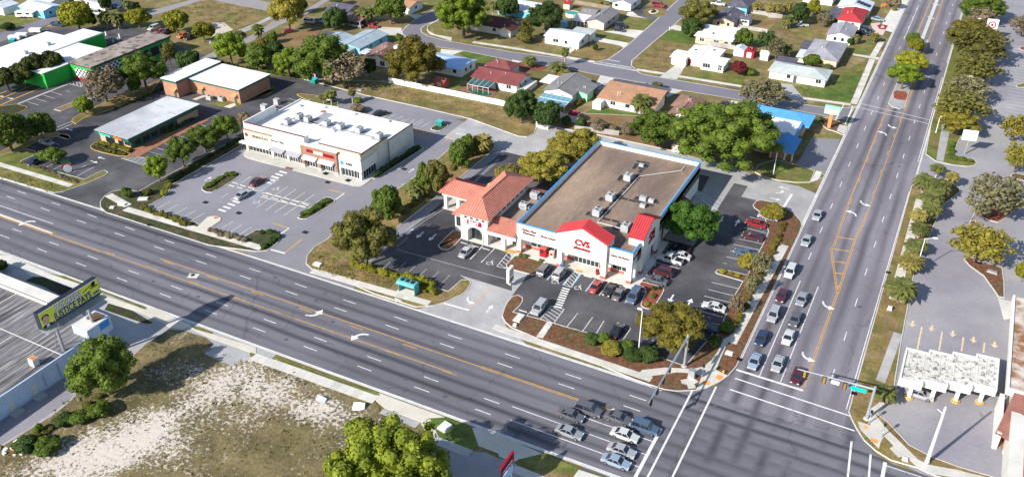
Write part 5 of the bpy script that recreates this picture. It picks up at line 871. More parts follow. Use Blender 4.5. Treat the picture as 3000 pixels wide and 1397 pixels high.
# ------------------------------------------------------------------ pale-roofed brick building
bb = thing('brick_office', 'orange brick building with white flat roofs, green edge trim and orange awnings', 'building', (-192, 182, 0))
walls(bb, -207.7, -202.1, 173.2, 191.3, 0, 4.5, 'brick_wall', 'tall_wall'); MB().box(-208.1,-201.7,172.8,191.7,5.2,5.32).build('roof','white_roof',bb); MB().box(-208,-201.8,172.9,191.6,4.5,5.2).build('fascia','green_trim',bb)
walls(bb, -202.1, -182.6, 178.2, 191.3, 0, 4.0, 'brick_wall'); MB().box(-201.8,-182.1,177.7,191.7,4.55,4.67).build('roof','white_roof',bb); MB().box(-201.8,-182.2,177.8,191.6,4.0,4.55).build('fascia','green_trim',bb)
for face, c, u in (('S',173.2,-203.3),('S',178.2,-197.2),('S',178.2,-184.4)):
    a = MB().quad((u-.9,c,2.9),(u-.9,c-1.1,2.2),(u+.9,c-1.1,2.2),(u+.9,c,2.9)).quad((u-.9,c,2.9),(u-.9,c,2.2),(u-.9,c-1.1,2.2)).quad((u+.9,c,2.9),(u+.9,c-1.1,2.2),(u+.9,c,2.2)).build('awning','orange_awning',bb); door(bb,face,c,u,m='green_trim')
for p, lb in zip([(-193.2,176.5),(-189.5,177.5)], ('pale condenser unit on the ground by orange brick building, left one', 'pale condenser unit on the ground by orange brick building, right one')):
    t = thing('condenser_unit', lb, 'air conditioner', (p[0],p[1],0), 0, 'condensers beside the brick building'); MB().box(-.9,.9,-.5,.5,.1,1.2).build('cabinet','hvac',t,False); MB().lathe(0,0,[(.4,1.2),(.4,1.28)],12).build('fan','dark',t,False); MB().box(-1,1,-.6,.6,0,.1).build('base_slab','concrete',t,False)
flat('verge', [(-198.6,174.5),(-196.8,178.0),(-182.8,178.5),(-185.1,187.6),(-182.0,184.0),(-181.6,175.4),(-184.9,173.7),(-192.5,173.5)]+[(-181.7,183.7),(-185.6,190.9),(-187.5,193.5),(-182.6,193.3),(-180.8,191.6),(-179.6,187.0)], 'lawn', .03); flat('walkway', [(-184.7,177.9),(-183.1,176.7),(-183.1,174.2),(-185.6,174.2)], 'concrete', .05); flat('walkway', [(-197.1,177.8),(-195.7,178.1),(-196.2,174.1),(-197.8,174.1)], 'apron', .05)
# ------------------------------------------------------------------ bright green complex
gr = thing('green_building', 'bright green building with gravel roof strip, white flat roofs and chequered end', 'building', (-245, 185, 0))
walls(gr, -242.6, -233.2, 169.2, 201.2, 0, 5.3, 'bright_green'); MB().box(-242.8,-233.0,169,201.4,5.3,5.55).build('roof','gravel_roof',gr); MB().box(-242.9,-232.9,168.9,201.5,5.0,5.3).build('roof_edge','purple_trim',gr)
for i in range(4): win(gr,'E',-233.2,184+i*4.2,187.4+i*4.2,1.2,4.0,1,1,'frame_dark',glass='navy')
ckm = mat('chequer_print', (.8,.8,.8), var=.03); nn_ = ckm.node_tree; ct = nn_.nodes.new('ShaderNodeTexChecker'); ct.inputs['Scale'].default_value = 1.35; ct.inputs['Color1'].default_value = (.8,.8,.8,1); ct.inputs['Color2'].default_value = (.012,.012,.015,1)
nn_.links.new(nn_.nodes.new('ShaderNodeNewGeometry').outputs['Position'], ct.inputs[0]); nn_.links.new(ct.outputs[0], nn_.nodes['Principled BSDF'].inputs['Base Color'])
MB().box(-240.8,-233.6,169.1,169.19,1.0,4.0).build('chequer_panel',ckm,gr); MB().box(-233.19,-233.1,172,180,2.4,4.6).build('chequer_panel',ckm,gr)
MB().box(-242.5,-233.3,169.12,169.18,0,.95).build('plinth','dark_red',gr)
walls(gr, -266, -256.5, 158, 194.2, 0, 4.8, 'bright_green', 'rear_wall'); MB().box(-266.3,-256.4,157,194.3,4.8,5.0).build('roof','white_roof',gr); walls(gr, -256.4, -243, 160, 183.6, 0, 4.8, 'bright_green', 'rear_wall'); MB().box(-256.35,-243,159.5,183.7,4.79,4.95).build('roof','white_roof',gr)
walls(gr, -275, -266.4, 158, 186.5, 0, 4.7, 'bright_green', 'rear_wall'); MB().box(-275.2,-266.35,157,186.7,4.7,4.9).build('roof','white_roof',gr); MB().box(-280,-275.3,172,192,0,.15).build('painted_court','mint',gr)
for y in (172.1,176,180,188): MB().box(-280,-275.3,y,y+.25,.15,.2).build('court_line','red_pad',gr)
for x in (-279.9,-277.6,-275.6): MB().box(x,x+.25,172,192,.16,.21).build('court_line','red_pad',gr)
MB().box(-256.45,-256.3,160,194,4.95,5.3).build('parapet','white_wall',gr)
for p in [(-262.6,177.5),(-262.1,168.7)]: MB().box(p[0]-.6,p[0]+.6,p[1]-.6,p[1]+.6,5,6).build('roof_vent','hvac',gr)
# ------------------------------------------------------------------ restaurant block, lower left
th = thing('restaurant_building', 'weathered grey flat roofed restaurant block with side wall coloured as blue shade, below billboard', 'building', (-140, 65, 0))
walls(th, -175, -126.4, 20, 81.2, 0, 3.9, 'thai_wall'); MB().box(-175,-126.3,20,81.4,3.9,4.2).build('roof','thai_roof',th)
MB().box(-175,-141,80.2,82.9,3.3,4.9).build('front_parapet','offwhite',th); MB().quad((-175,80.2,4.95),(-175,82.9,4.3),(-141,82.9,4.3),(-141,80.2,4.95)).build('mansard_strip','rustbrown',th); MB().box(-175,-141,82.8,83.05,4.2,4.75).build('coping','white_wall',th)
MB().box(-129.8,-125.8,76.8,81.9,3.2,6.0).build('corner_tower','thai_wall',th); MB().quad((-129.6,77,6.02),(-125.9,77,6.02),(-125.9,81.7,6.02),(-129.6,81.7,6.02)).build('tower_cap','offwhite',th); MB().box(-129.2,-126.6,79.4,81.6,6.02,6.1).build('tower_roof','rustbrown',th); MB().box(-125.8,-125.74,79.4,81.4,4.4,5.8).build('sign_panel','blue_trim',th)
MB().box(-126.4,-126.15,20,81.2,3.55,4.35).build('side_coping','thai_wall',th)
sg = MB().box(-126.4,-126.1,73.9,80.5,1.1,3.5).build('sign_panel','offwhite',th); MB().box(-126.1,-126.06,74.6,79.6,1.2,2.2).build('sign_face','black',sg)
text('AMPLE PARKING', .62, .02, 'suit', sg, (-126.07,77.2,3.15), (90,0,90)); text('727-763-4073', .62, .02, 'suit', sg, (-126.07,77.2,2.55), (90,0,90)); text('THAI SPICE', .62, .02, 'white_letter', sg, (-126.03,77.1,1.85), (90,0,90), bold=.02); text('RESTAURANT', .3, .02, 'red_letter', sg, (-126.03,77.1,1.4), (90,0,90))
for y in (60,64.5,54.6): MB().box(-126.4,-126.34,y,y+.9,.2,2.2).build('door','offwhite',th); MB().box(-126.3,-124.6,y-.5,y+1.4,0,.35).build('step','concrete_grey',th)
for y in (67,70): MB().box(-126.35,-126.2,y,y+.08,.5,3.5).build('conduit','metal',th)
MB().box(-150,-149.8,58,81,4.2,4.3).build('roof_seam','offwhite',th); MB().box(-175,-126.5,71.4,71.55,4.2,4.27).build('roof_seam','offwhite',th); MB().box(-139,-138.8,20,71,4.2,4.26).build('roof_seam','offwhite',th)
for i in range(34): MB().box(-174.8+i*1.43,-174.72+i*1.43,20,80.1,4.2,4.24).build('roof_rib','thai_roof',th)
c = thing('brick_chimney', 'small white chimney with orange top on the weathered grey roof', 'chimney', (*(-128.4,67.5),4.2)); MB().box(-.65,.65,-.55,.55,0,1.5).build('stack','offwhite',c,False); MB().box(-.5,.5,-.4,.4,1.5,1.56).build('flue','orange',c,False)
# billboard
bi = thing('billboard', 'yellow and black roadside billboard reading INJURED? JUSTICE PAYS.com with a portrait', 'billboard', (-127, 76, 4.2))
XB = -126.6
MB().box(XB-1.1,XB-.06,69.8,82.2,10.7,14.1).build('cabinet','navy',bi); MB().box(XB-.06,XB,69.9,82.1,10.75,14.05).build('panel','bill_yellow',bi); MB().box(XB,XB+.05,69.9,82.1,13.93,14.06).build('frame','offwhite',bi)
text('INJURED?', 1.6, .01, 'black', bi, (XB+.012,75.6,13.1), (90,0,90), sx=.8, bold=.13, shear=.15); text('INJURED?', 1.6, .01, 'white_letter', bi, (XB+.035,75.6,13.1), (90,0,90), sx=.8, bold=.06, shear=.15)
text('JUSTICE PAYS', 1.95, .01, 'white_letter', bi, (XB+.014,76.3,11.75), (90,0,90), sx=.66, bold=.12); text('JUSTICE PAYS', 1.95, .01, 'black', bi, (XB+.035,76.3,11.75), (90,0,90), sx=.66, bold=.04)
text('.com', 1.0, .01, 'white_letter', bi, (XB+.014,81.15,11.7), (90,0,90), sx=.72, bold=.1); text('.com', 1.0, .01, 'black', bi, (XB+.035,81.15,11.7), (90,0,90), sx=.72, bold=.03)
MB().box(XB,XB+.012,71.0,82.05,10.76,11.1).build('print_band','suit',bi)
pt = MB(); pt.quad(*[(XB+.02,70.9+.62*math.cos(R(a)),12.2+.85*math.sin(R(a))) for a in range(0,360,24)]).build('portrait','skin',bi); MB().quad(*[(XB+.018,70.9+.72*math.cos(R(a)),12.75+.55*math.sin(R(a))) for a in range(0,360,24)]).build('portrait_hair','suit',bi)
MB().quad((XB+.018,69.95,10.78),(XB+.018,72.1,10.78),(XB+.018,71.7,11.25),(XB+.018,70.9,11.5),(XB+.018,70.1,11.3)).build('portrait_suit','suit',bi); MB().quad((XB+.022,70.7,10.8),(XB+.022,71.3,10.8),(XB+.022,71.25,11.35),(XB+.022,70.75,11.35)).build('portrait_shirt','white_letter',bi)
MB().quad((XB+.015,78.6,13.05),(XB+.015,78.7,12.9),(XB+.015,81.2,13.45),(XB+.015,81.1,13.6)).quad((XB+.015,80.6,13.0),(XB+.015,81.4,13.0),(XB+.015,81.5,13.9),(XB+.015,80.8,13.9)).quad((XB+.015,80.3,12.75),(XB+.015,81.9,12.75),(XB+.015,81.9,12.95),(XB+.015,80.3,12.95)).build('gavel_print','black',bi)
MB().box(XB-.3,XB+1.3,69.8,82.2,10.25,10.33).build('catwalk','galv',bi)
rl = MB()
for y in range(70,83,2): rl.tube((XB+1.25,y,10.3),(XB+1.25,y,11.2),.03,n=5)
rl.tube((XB+1.25,69.9,11.2),(XB+1.25,82.1,11.2),.03,n=5).tube((XB+1.25,69.9,10.8),(XB+1.25,82.1,10.8),.03,n=5); rl.build('railing','galv',bi)
for y in (71,74.6,78.2,81.2): MB().tube((XB+.0,y,10.2),(XB+1.25,y,10.2),.06,n=6).build('bracket','metal',bi)
MB().box(XB-.9,XB-.3,70,82,10.0,10.7).build('beam','metal',bi)
for y in (72.5,79.2): MB().tube((XB-.6,y,4.2),(XB-.6,y,10.3),.28,n=10).build('column','galv',bi); MB().tube((XB-2.6,y,4.2),(XB-.7,y,10.1),.08,n=6).build('brace','metal',bi)

# ------------------------------------------------------------------ bank drive-through canopy, lower right
dc = thing('drive_through_canopy', 'stained white four bay drive through canopy on pillars, stepped edges', 'canopy', (13, 139, 0))
px_ = [(7.3,133.9),(10.8,135.3),(14.5,136.7),(18.2,138.3)]
fr, bk2 = [], []
for i in range(4):
    x0 = 5.0+i*3.72; x1 = x0+3.72; ya = 132.6+i*1.42; yb = 141.9+i*1.3
    fr += [(x0,ya),(x1-.01,ya+.25)]; bk2 += [(x0,yb),(x1-.01,yb+.25)]
ol = ccw(fr+bk2[::-1]); oa, ob = inset(ol, .28)
MB().prism(ob, 3.7, 4.3).build('roof', 'stain_roof', dc); MB().ring(oa, ob, 2.95, 4.55).build('fascia', 'white_wall', dc)
for i in range(12):
    x = 5.9+i*1.2; k = (x-5)/3.72; MB().box(x-.05,x+.05,133.2+int(k)*1.42+.1,141.5+int(k)*1.3,4.3,4.36).build('roof_rib','offwhite',dc)
for i in range(4):
    x, y = px_[i]
    for yy in (y, y+6.2): MB().box(x-.3,x+.3,yy-.2,yy+.5,.2,3.75).build('pillar','white_wall',dc); MB().lathe(x,yy,[(.75,0),(.75,.2)],14).build('pillar_base','kerb_yellow',dc)
    MB().box(x-.5,x+.5,y+2.5,y+3.4,0,1.4).build('teller_unit','hvac',dc)
rb = thing('red_roof_bank', 'long bank building at right edge with maroon and rust stained roofs', 'building', (26, 140, 0))
walls(rb, 22.3, 40, 112, 168, 0, 4, 'offwhite'); MB().box(21.6,24.2,138.6,168,4.0,4.5).build('roof_strip','rust_roof',rb); MB().box(24.3,40,138,168,4.0,4.6).build('roof','stain_roof',rb); MB().box(21.2,21.6,138.2,168,3.6,4.8).build('parapet','white_wall',rb); MB().box(24.2,24.35,138,168,4,4.75).build('parapet','white_wall',rb)
MB().box(21.2,40,137.6,138.2,3.6,4.8).build('parapet','white_wall',rb)
MB().quad((20.3,127.3,3.2),(24,125.6,3.2),(26,137.5,4.6),(22.4,137.5,4.6)).quad((20.3,127.3,2.9),(20.3,127.3,3.2),(22.4,137.5,4.6),(22.4,137.5,4.3)).build('maroon_roof','deck_red',rb); MB().box(24.3,40,112,137,3.6,4.2).build('roof','deck_red',rb); MB().box(20.6,21.3,127.5,138,0,3.3).build('wall','white_wall',rb)
t = thing('condenser_unit','grey fan condenser unit on brick path beside maroon roof at right edge','air conditioner',(*(23.3,132.0),0)); MB().box(-.6,.6,-.6,.6,0,1.2).build('cabinet','hvac',t,False); MB().lathe(0,0,[(.45,1.2),(.45,1.3)],12).build('fan','dark',t,False); MB().box(-.2,.2,-1.0,-.7,0,.5).build('valve_box','kerb_yellow',t,False)

# ------------------------------------------------------------------ blue-roofed building behind the big oak
bl = thing('blue_roof_restaurant', 'building with bright blue seamed metal roofs and pale flat middle roof', 'building', (-38, 228, 0))
walls(bl, -47, -31.5, 231.5, 239.5, 0, 3.2, 'peach_wall'); walls(bl, -43, -32.5, 217, 231.5, 0, 3.2, 'peach_wall'); MB().box(-43,-32.2,222.2,231.4,3.2,4.3).build('flat_block','white_wall',bl); MB().box(-42.8,-32.4,222.4,231.2,4.3,4.36).build('flat_roof','white_roof',bl)
MB().box(-32.2,-31.7,222.4,230.8,3.0,4.1).build('side_fascia','blue_roof',bl)
e0,e1,f0,f1 = -48.5,-30.0,230.6,240.2
seamed(bl,[(e0,f0,3.2),(e1,f0,3.2),(-35,235.4,5.2),(-44,235.4,5.2)],44,'blue_roof'); seamed(bl,[(e1,f0,3.2),(e1,f1,3.2),(-35,235.4,5.2),(-35,235.4,5.2)],22,'blue_roof'); seamed(bl,[(e1,f1,3.2),(e0,f1,3.2),(-44,235.4,5.2),(-35,235.4,5.2)],44,'blue_roof'); seamed(bl,[(e0,f1,3.2),(e0,f0,3.2),(-44,235.4,5.2),(-44,235.4,5.2)],22,'blue_roof')
e0,e1,f0,f1 = -41,-30.2,214.6,223.2
seamed(bl,[(e0,f0,3.0),(e1,f0,3.0),(-34.3,219.6,4.8),(-41,219.6,4.8)],26,'blue_roof'); seamed(bl,[(e1,f0,3.0),(e1,f1,3.0),(-34.3,222.4,4.8),(-34.3,219.6,4.8)],20,'blue_roof')
MB().box(-40.8,-30.3,214.7,214.9,2.2,3.0).build('fascia','blue_roof',bl); MB().box(-36.3,-33,215.2,216.9,0,2.6).build('porch_wall','tan_wall',bl)
for x in (-36.2,-32.6,-30.7): MB().box(x-.2,x+.2,215,215.4,0,2.4).build('post','peach_wall',bl)
for y in (218.5,224,228,233.5,237): win(bl,'E',-32.5 if y < 231 else -31.5,y-.8,y+.8,.8,2.3,2,1,'frame_white')
t = thing('pole_sign','blue and cream roadside sign board on tan pillar by side street','sign',(-26.1,240.7,0)); MB().box(-.45,.45,-.3,.3,0,4.2).build('pillar','orange_awning',t,False); MB().box(-2.0,2.0,-.35,.35,4.2,6.6).build('board','mint',t,False); MB().box(-1.9,1.9,-.4,-.36,4.3,5.5).build('board_face','cream_wall',t,False)

for p, h, lb in (((-266.4,202.7),1.1,'white vent stub in the yard, leftmost'),((-259.9,202.9),1.3,'white vent stub in the yard, tallest by the gravel roof'),((-258.8,201.2),.6,'short white stub just below the tallest one'),((-258.8,198.9),.6,'pale stub in the shaded yard, middle one'),((-259.5,196.2),.8,'pale stub in the shaded yard by the green wall')):
    t = thing('vent_stub', lb+' of the green building', 'vent', (*p,0), 0, 'vent stubs in the green building yard'); MB().lathe(0,0,[(.35,0),(.35,h),(.2,h+.2)],10).build('pipe','white_metal',t,False); MB().lathe(0,0,[(.4,h+.2),(.4,h+.35),(.1,h+.45)],10).build('cowl','galv',t,False)
# ------------------------------------------------------------------ houses
def house(label, x0, x1, y0, y1, roof, rm, wm, eave=2.7, rise=1.3, oh=.5, wins=(), doors=(), name='house', cat='house', gar=None):
    t = thing(name, label, cat, ((x0+x1)/2, (y0+y1)/2, 0))
    MB().box(x0+oh, x1-oh, y0+oh, y1-oh, 0, eave).build('wall', wm, t)
    wing(t, x0, x1, y0, y1, roof, rm, eave, rise, wm, oh)
    for w in wins:
        f, u, ww, z, h = (w+(1.0,1.2))[:5] if len(w) == 3 else w
        c = y0+oh if f == 'S' else x1-oh
        win(t, f, c, u-ww/2, u+ww/2, z, z+h, max(1, round(ww/1.0)), 1)
    for d in doors: door(t, d[0], y0+oh if d[0] == 'S' else x1-oh, d[1], m=d[2] if len(d) > 2 else 'frame_white')
    return t
def wing(t, x0, x1, y0, y1, roof, rm, eave, rise, wm=None, oh=.5, th=.16):
    m = MB(); z, Z = eave, eave+rise; xm, ym = (x0+x1)/2, (y0+y1)/2
    def slab(*p):
        m.quad(*p); q = [(a, b, c-th) for a, b, c in p]; m.quad(*q[::-1]); n = len(p)
        for i in range(n): m.quad(p[i], q[i], q[(i+1) % n], p[(i+1) % n])
    cap = None
    if roof == 'gx':   # ridge along x
        slab((x0,y0,z),(x1,y0,z),(x1,ym,Z),(x0,ym,Z)); slab((x1,y1,z),(x0,y1,z),(x0,ym,Z),(x1,ym,Z)); cap = ((x0,ym,Z),(x1,ym,Z))
        if wm: k = oh*rise/(ym-y0)-th; MB().quad((x1-oh,y0+oh,z-.02),(x1-oh,y1-oh,z-.02),(x1-oh,ym,Z-th)).quad((x0+oh,y1-oh,z-.02),(x0+oh,y0+oh,z-.02),(x0+oh,ym,Z-th)).build('gable', wm, t)
    elif roof == 'gy':
        slab((x0,y1,z),(x0,y0,z),(xm,y0,Z),(xm,y1,Z)); slab((x1,y0,z),(x1,y1,z),(xm,y1,Z),(xm,y0,Z)); cap = ((xm,y0,Z),(xm,y1,Z))
        if wm: MB().quad((x0+oh,y0+oh,z-.02),(x1-oh,y0+oh,z-.02),(xm,y0+oh,Z-th)).quad((x1-oh,y1-oh,z-.02),(x0+oh,y1-oh,z-.02),(xm,y1-oh,Z-th)).build('gable', wm, t)
    elif roof == 'hip':
        if x1-x0 > y1-y0: d = (y1-y0)/2; a, b = (x0+d,ym,Z), (x1-d,ym,Z); slab((x0,y0,z),(x1,y0,z),b,a); slab((x1,y1,z),(x0,y1,z),a,b); slab((x1,y0,z),(x1,y1,z),b); slab((x0,y1,z),(x0,y0,z),a)
        else: d = (x1-x0)/2; a, b = (xm,y0+d,Z), (xm,y1-d,Z); slab((x1,y0,z),(x1,y1,z),b,a); slab((x0,y1,z),(x0,y0,z),a,b); slab((x0,y0,z),(x1,y0,z),a); slab((x1,y1,z),(x0,y1,z),b)
        cap = (a, b)
    elif roof == 'shed': slab((x0,y0,z),(x1,y0,z),(x1,y1,Z),(x0,y1,Z))
    elif roof == 'shedx': slab((x1,y0,z),(x1,y1,z),(x0,y1,Z),(x0,y0,Z))
    else: m.box(x0,x1,y0,y1,z,z+.22)
    o = m.build('roof', rm, t)
    if cap and math.dist(*cap) > .5: MB().tube((*cap[0][:2],cap[0][2]+.02),(*cap[1][:2],cap[1][2]+.02),.1,n=6).build('ridge_cap', rm, o)
    if roof != 'flat':
        for i in range(2):
            x, y = x0+(x1-x0)*rnd.uniform(.3,.7), y0+(y1-y0)*rnd.uniform(.25,.42); MB().tube((x,y,z+.1),(x,y,Z+.25),.09,n=6).build('vent_pipe','offwhite',o)
    return o
h = house('long white roofed mobile home at far left edge, lower one',-326,-317.5,200.5,207.5,'gy','pale_metal_roof','white_wall',2.9,.7,.3,[('S',-321,1.2)],name='mobile_home',cat='mobile home')
h = house('long white mobile home with carport and trailer in front, beside the corner street',-315,-301,205,213.5,'gx','pale_metal_roof','blue_wall',2.9,.8,.3,[('E',208,1.2),('E',211,1.2)],name='mobile_home',cat='mobile home'); wing(h,-311,-304.5,202.8,205,'shed','pale_metal_roof',2.3,.5); [MB().tube((x,203,0),(x,203,2.3),.06,n=6).build('post','white_metal',h) for x in (-310.7,-307.5,-304.8)]
h = house('grey roofed mobile home at the top left behind the lime tree',-306,-289,222,231,'gx','lightgrey_shingle','offwhite',2.9,.9,.3,[('S',-298,1.2)],name='mobile_home',cat='mobile home')
h = house('white roofed mobile home at the top edge, farthest left',-322,-308,214,222,'gx','pale_metal_roof','offwhite',2.9,.7,.3,name='mobile_home',cat='mobile home')
h = house('dark slate roofed house with rows of solar panels and brown porch roof',-211,-201,255.5,265,'gx','slate_shingle','tan_stone',2.7,1.4); wing(h,-208,-198,250.5,256,'shed','slate_shingle',2.6,.5,oh=0); wing(h,-199.5,-191,249.6,254.6,'gx','brown_shingle',2.5,.6,None); [MB().box(x-.1,x+.1,y-.1,y+.1,0,2.5).build('post','offwhite',h) for x in (-199,-191.5) for y in (250,254.2)]
for i in range(5):
    for k in range(3): MB().box(-206.6+i*1.25,-205.45+i*1.25,251.4+k*1.4,252.7+k*1.4,2.82+k*.13,2.9+k*.13).build('solar_panel','navy',h)
h = house('long bluish grey roofed house with dark flat extension and pale blue porch',-184.2,-174.5,226.5,243.5,'gy','bluegrey_roof','blue_wall',2.7,.9,.4,[('S',-178,1.4),('E',233,1.5),('E',239,1.2)]); wing(h,-192.6,-184.2,228.5,236.5,'gy','bluegrey_roof',2.7,.7,'offwhite'); MB().box(-192.2,-184.2,229,236,0,2.7).build('wall','offwhite',h); wing(h,-195.5,-190,229.5,235.5,'flat','slate_shingle',2.75,0); MB().box(-195.2,-190.2,229.8,235.2,0,2.75).build('wall','darkmaroon',h); wing(h,-181.5,-176.5,223.5,227.5,'flat','bluegrey_roof',2.35,0); MB().box(-181.2,-176.7,223.8,227,0,2.35).build('porch_wall','offwhite',h); win(h,'S',223.8,-180.8,-177,.9,2.0,3,1,'frame_white')
h = house('brown hip roofed house with white garage front, between dry tree and bronze oak',-171,-161.5,226,236.5,'hip','brown_shingle','white_wall',2.7,1.5,.5); wing(h,-169,-160.4,221.5,229.5,'gy','brown_shingle',2.7,1.4,'white_wall'); MB().box(-168.5,-160.9,222.2,229,0,2.7).build('wall','white_wall',h); win(h,'S',222.2,-167.6,-165.2,0.05,2.2,1,1,'offwhite',glass='dark',name='garage_opening'); win(h,'S',222.2,-163.6,-161.8,.3,2.0,2,1); MB().box(-163.4,-162,230,232,3.2,4.4).build('skylight_box','white_metal',h); wing(h,-173,-170,223.5,228,'flat','pale_metal_roof',2.5,0)
h = house('white house with pale blue metal roof near the white fence',-149.9,-135,225.5,235.6,'gx','paleblue_roof','white_wall',2.7,1.0,.6,[('S',-138,1.3),('E',229,1.2),('E',232,1.2)],[('S',-141.8)]); wing(h,-146,-141.2,222.8,225.6,'shed','paleblue_roof',2.4,.35)
h = house('maroon roofed house with screened pool deck behind the white fence',-130,-113.8,222,232.6,'gx','maroon_roof','white_wall',2.7,1.4,.6,[('S',-117,1.6),('E',225,1.0),('E',228.5,1.0)],[('S',-121,'frame_dark')]); wing(h,-131,-121.5,232.5,239.5,'hip','maroon_roof',2.7,1.4); MB().box(-130.5,-122,232,239,0,2.7).build('wall','white_wall',h); MB().box(-113.6,-111.5,222,231,0,1.6).build('side_wall','offwhite',h)
h = house('white house with pale arched roof on the street corner lawn',-126.5,-113,266.3,276,'gx','pale_metal_roof','white_wall',2.8,.9,.4,[('S',-122,2.0),('S',-118,1.4),('E',270,1.6)],[('S',-115.5)]); wing(h,-119.8,-112.2,274,279.5,'flat','greenwhite_roof',2.85,0); MB().box(-119.4,-112.6,275,279.1,0,2.85).build('wall','offwhite',h)
for x in (-117,-113.5): MB().box(x-.1,x+.1,265.2,265.4,0,2.6).build('post','white_wall',h)
h = house('grey shingle roofed house with white porch beside the round pool',-120.5,-112.8,288,303.5,'gy','grey_shingle','pink_wall',2.7,1.2,.5,[('E',293,2.0),('E',298,1.4)]); wing(h,-125.6,-119.5,293.5,302,'gx','grey_shingle',2.8,.9,'pink_wall'); MB().box(-125,-119.8,294,301.5,0,2.8).build('wall','pink_wall',h); wing(h,-125.3,-120.2,287.2,293.8,'shed','white_metal',2.4,.5); [MB().box(x-.08,x+.08,287.3,287.46,0,2.4).build('post','white_wall',h) for x in (-125,-123.4,-121.8,-120.4)]; MB().box(-125,-120.4,288.5,288.6,0,.9).build('porch_rail','rustbrown',h)
h = house('pale grey gabled house beside the looping black driveway at top',-120.6,-112.2,313,325,'gy','lightgrey_shingle','white_wall',2.7,1.4,.5,[('S',-118.5,1.2),('E',318,2.0)]); wing(h,-125.5,-120.5,314,320,'shedx','greenwhite_roof',2.4,.6)
h = house('dark maroon roofed house in shade beside the giant green tree',-156,-141,266.5,277.8,'gx','darkmaroon','offwhite',2.7,1.5,.5,[('S',-146,1.4),('E',271,1.2)]); wing(h,-143.5,-138.5,265,272,'gy','darkmaroon',2.7,1.2,'offwhite'); MB().box(-143,-139,265.8,272,0,2.7).build('wall','offwhite',h)
h = house('peach house with broad flat white roof, behind wooden fence',-80.8,-67.3,290,303.8,'gx','white_roof','peach_wall',2.8,.35,.6,[('S',-78,1.6),('S',-73,1.8),('S',-69.6,1.4)]); wing(h,-72.3,-68.2,296,303.9,'flat','white_roof',2.95,0); MB().box(-75.5,-75,294,294.5,3,3.4).build('roof_vent','dark',h)
h = house('white house with large white roof, garage and white sheds behind',-77.8,-67.1,269,281.5,'gy','white_roof','white_wall',2.8,.4,.5,[('S',-70.6,2.4)],[('S',-75.6,'dark_red')]); wing(h,-81.5,-76,266.8,274.4,'gx','white_roof',2.75,.3,None); MB().box(-81,-76.2,267.4,274,0,2.75).build('wall','white_wall',h); fb(MB(),'S',267.4,-80,-77,.05,2.2,-.02,.06).build('garage_door','offwhite',h); wing(h,-71.5,-63.4,267,274,'gx','white_roof',2.75,.4,None); MB().box(-71.2,-63.9,267.6,273.6,0,2.75).build('wall','white_wall',h); win(h,'S',267.6,-70.6,-68.2,.9,2.2,3,1); win(h,'S',267.6,-65.6,-64.4,.7,2.3,2,2); [MB().box(x,x+.6,y,y+.8,3.08,3.2).build('skylight','navy',h) for x, y in ((-76,275.5),(-70.5,278))]
h = house('dark slate gabled house with peach end wall behind the peach house',-80.6,-72,310,324,'gy','slate_shingle','peach_wall',2.7,1.3,.5,[('S',-78,1.0),('S',-74.5,1.0)]); wing(h,-72.2,-68.1,315.8,321.4,'gx','slate_shingle',2.7,.8,'white_wall'); MB().box(-72.2,-68.5,316.2,321,0,2.7).build('wall','white_wall',h); win(h,'S',316.2,-71.2,-69.2,1.2,2.1,2,1)
h = house('sky blue house with slate hip roof at the top edge',-80.4,-72.2,329,341,'hip','slate_shingle','blue_wall',2.8,1.6,.6,[('S',-78.8,.9),('S',-77,.9)],[('S',-75.4,'offwhite')])
h = house('red metal hip roofed house beside the main road',-40.7,-32,330.8,346.8,'hip','red_house_roof','white_wall',2.8,1.9,.5,[('S',-38,1.2,.9,1.2)],[('S',-35,'dark_red')]); wing(h,-44.5,-40.5,332,345,'flat','slate_shingle',2.6,0)
h = house('white gabled house with solar panels at the top edge by main road',-43.5,-31.5,346.5,358,'gy','pale_metal_roof','white_wall',2.8,1.6,.5,[('S',-38,1.4)])
for i in range(4):
    for k in range(2): MB().box(-37.1+i*1.25,-36+i*1.25,349.2+k*1.7,350.8+k*1.7,4.25-i*.34,4.33-i*.34).build('solar_panel','navy',h)
h = house('white house with grey hip roof and two front windows, beside small palms',-41,-32.2,312.2,325.2,'gy','lightgrey_shingle','white_wall',2.8,1.4,.5,[('S',-37.8,1.0),('S',-35.3,1.0)])
h = house('cream house with light grey hip roof and dark carport roof',-43.4,-32.4,287.5,306.2,'hip','lightgrey_shingle','peach_wall',2.8,1.7,.5,[('E',293,1.4),('E',300,1.2)]); wing(h,-46.2,-42.2,294,303.4,'flat','slate_shingle',2.5,0); wing(h,-45.6,-41.8,287,294,'shed','pale_metal_roof',2.3,.3); MB().box(-45.2,-42.5,288,293.5,0,2.2).build('wall','offwhite',h)
h = house('low house with greenish white hip roof beside the corner lawn',-50.5,-32.4,269.5,279,'hip','greenwhite_roof','white_wall',2.7,1.1,.6,[('S',-35,1.6),('S',-44,1.2),('E',274,1.2)],[('S',-42,'frame_dark')]); wing(h,-50.5,-44,279,284,'flat','slate_shingle',2.6,0)
h = house('weathered grey gabled house with blue screened pool enclosure',-105.8,-95.8,222.6,237,'gy','grey_shingle','offwhite',2.8,1.4,.5,[('S',-103,1.2)],[('S',-99.5,'frame_dark')]); wing(h,-96.6,-92.5,226,234.4,'shedx','grey_shingle',2.6,.9); MB().box(-96.4,-92.9,226.4,234,0,2.6).build('wall','mint',h); wing(h,-109.6,-105,228.5,235,'flat','white_metal',2.5,0)
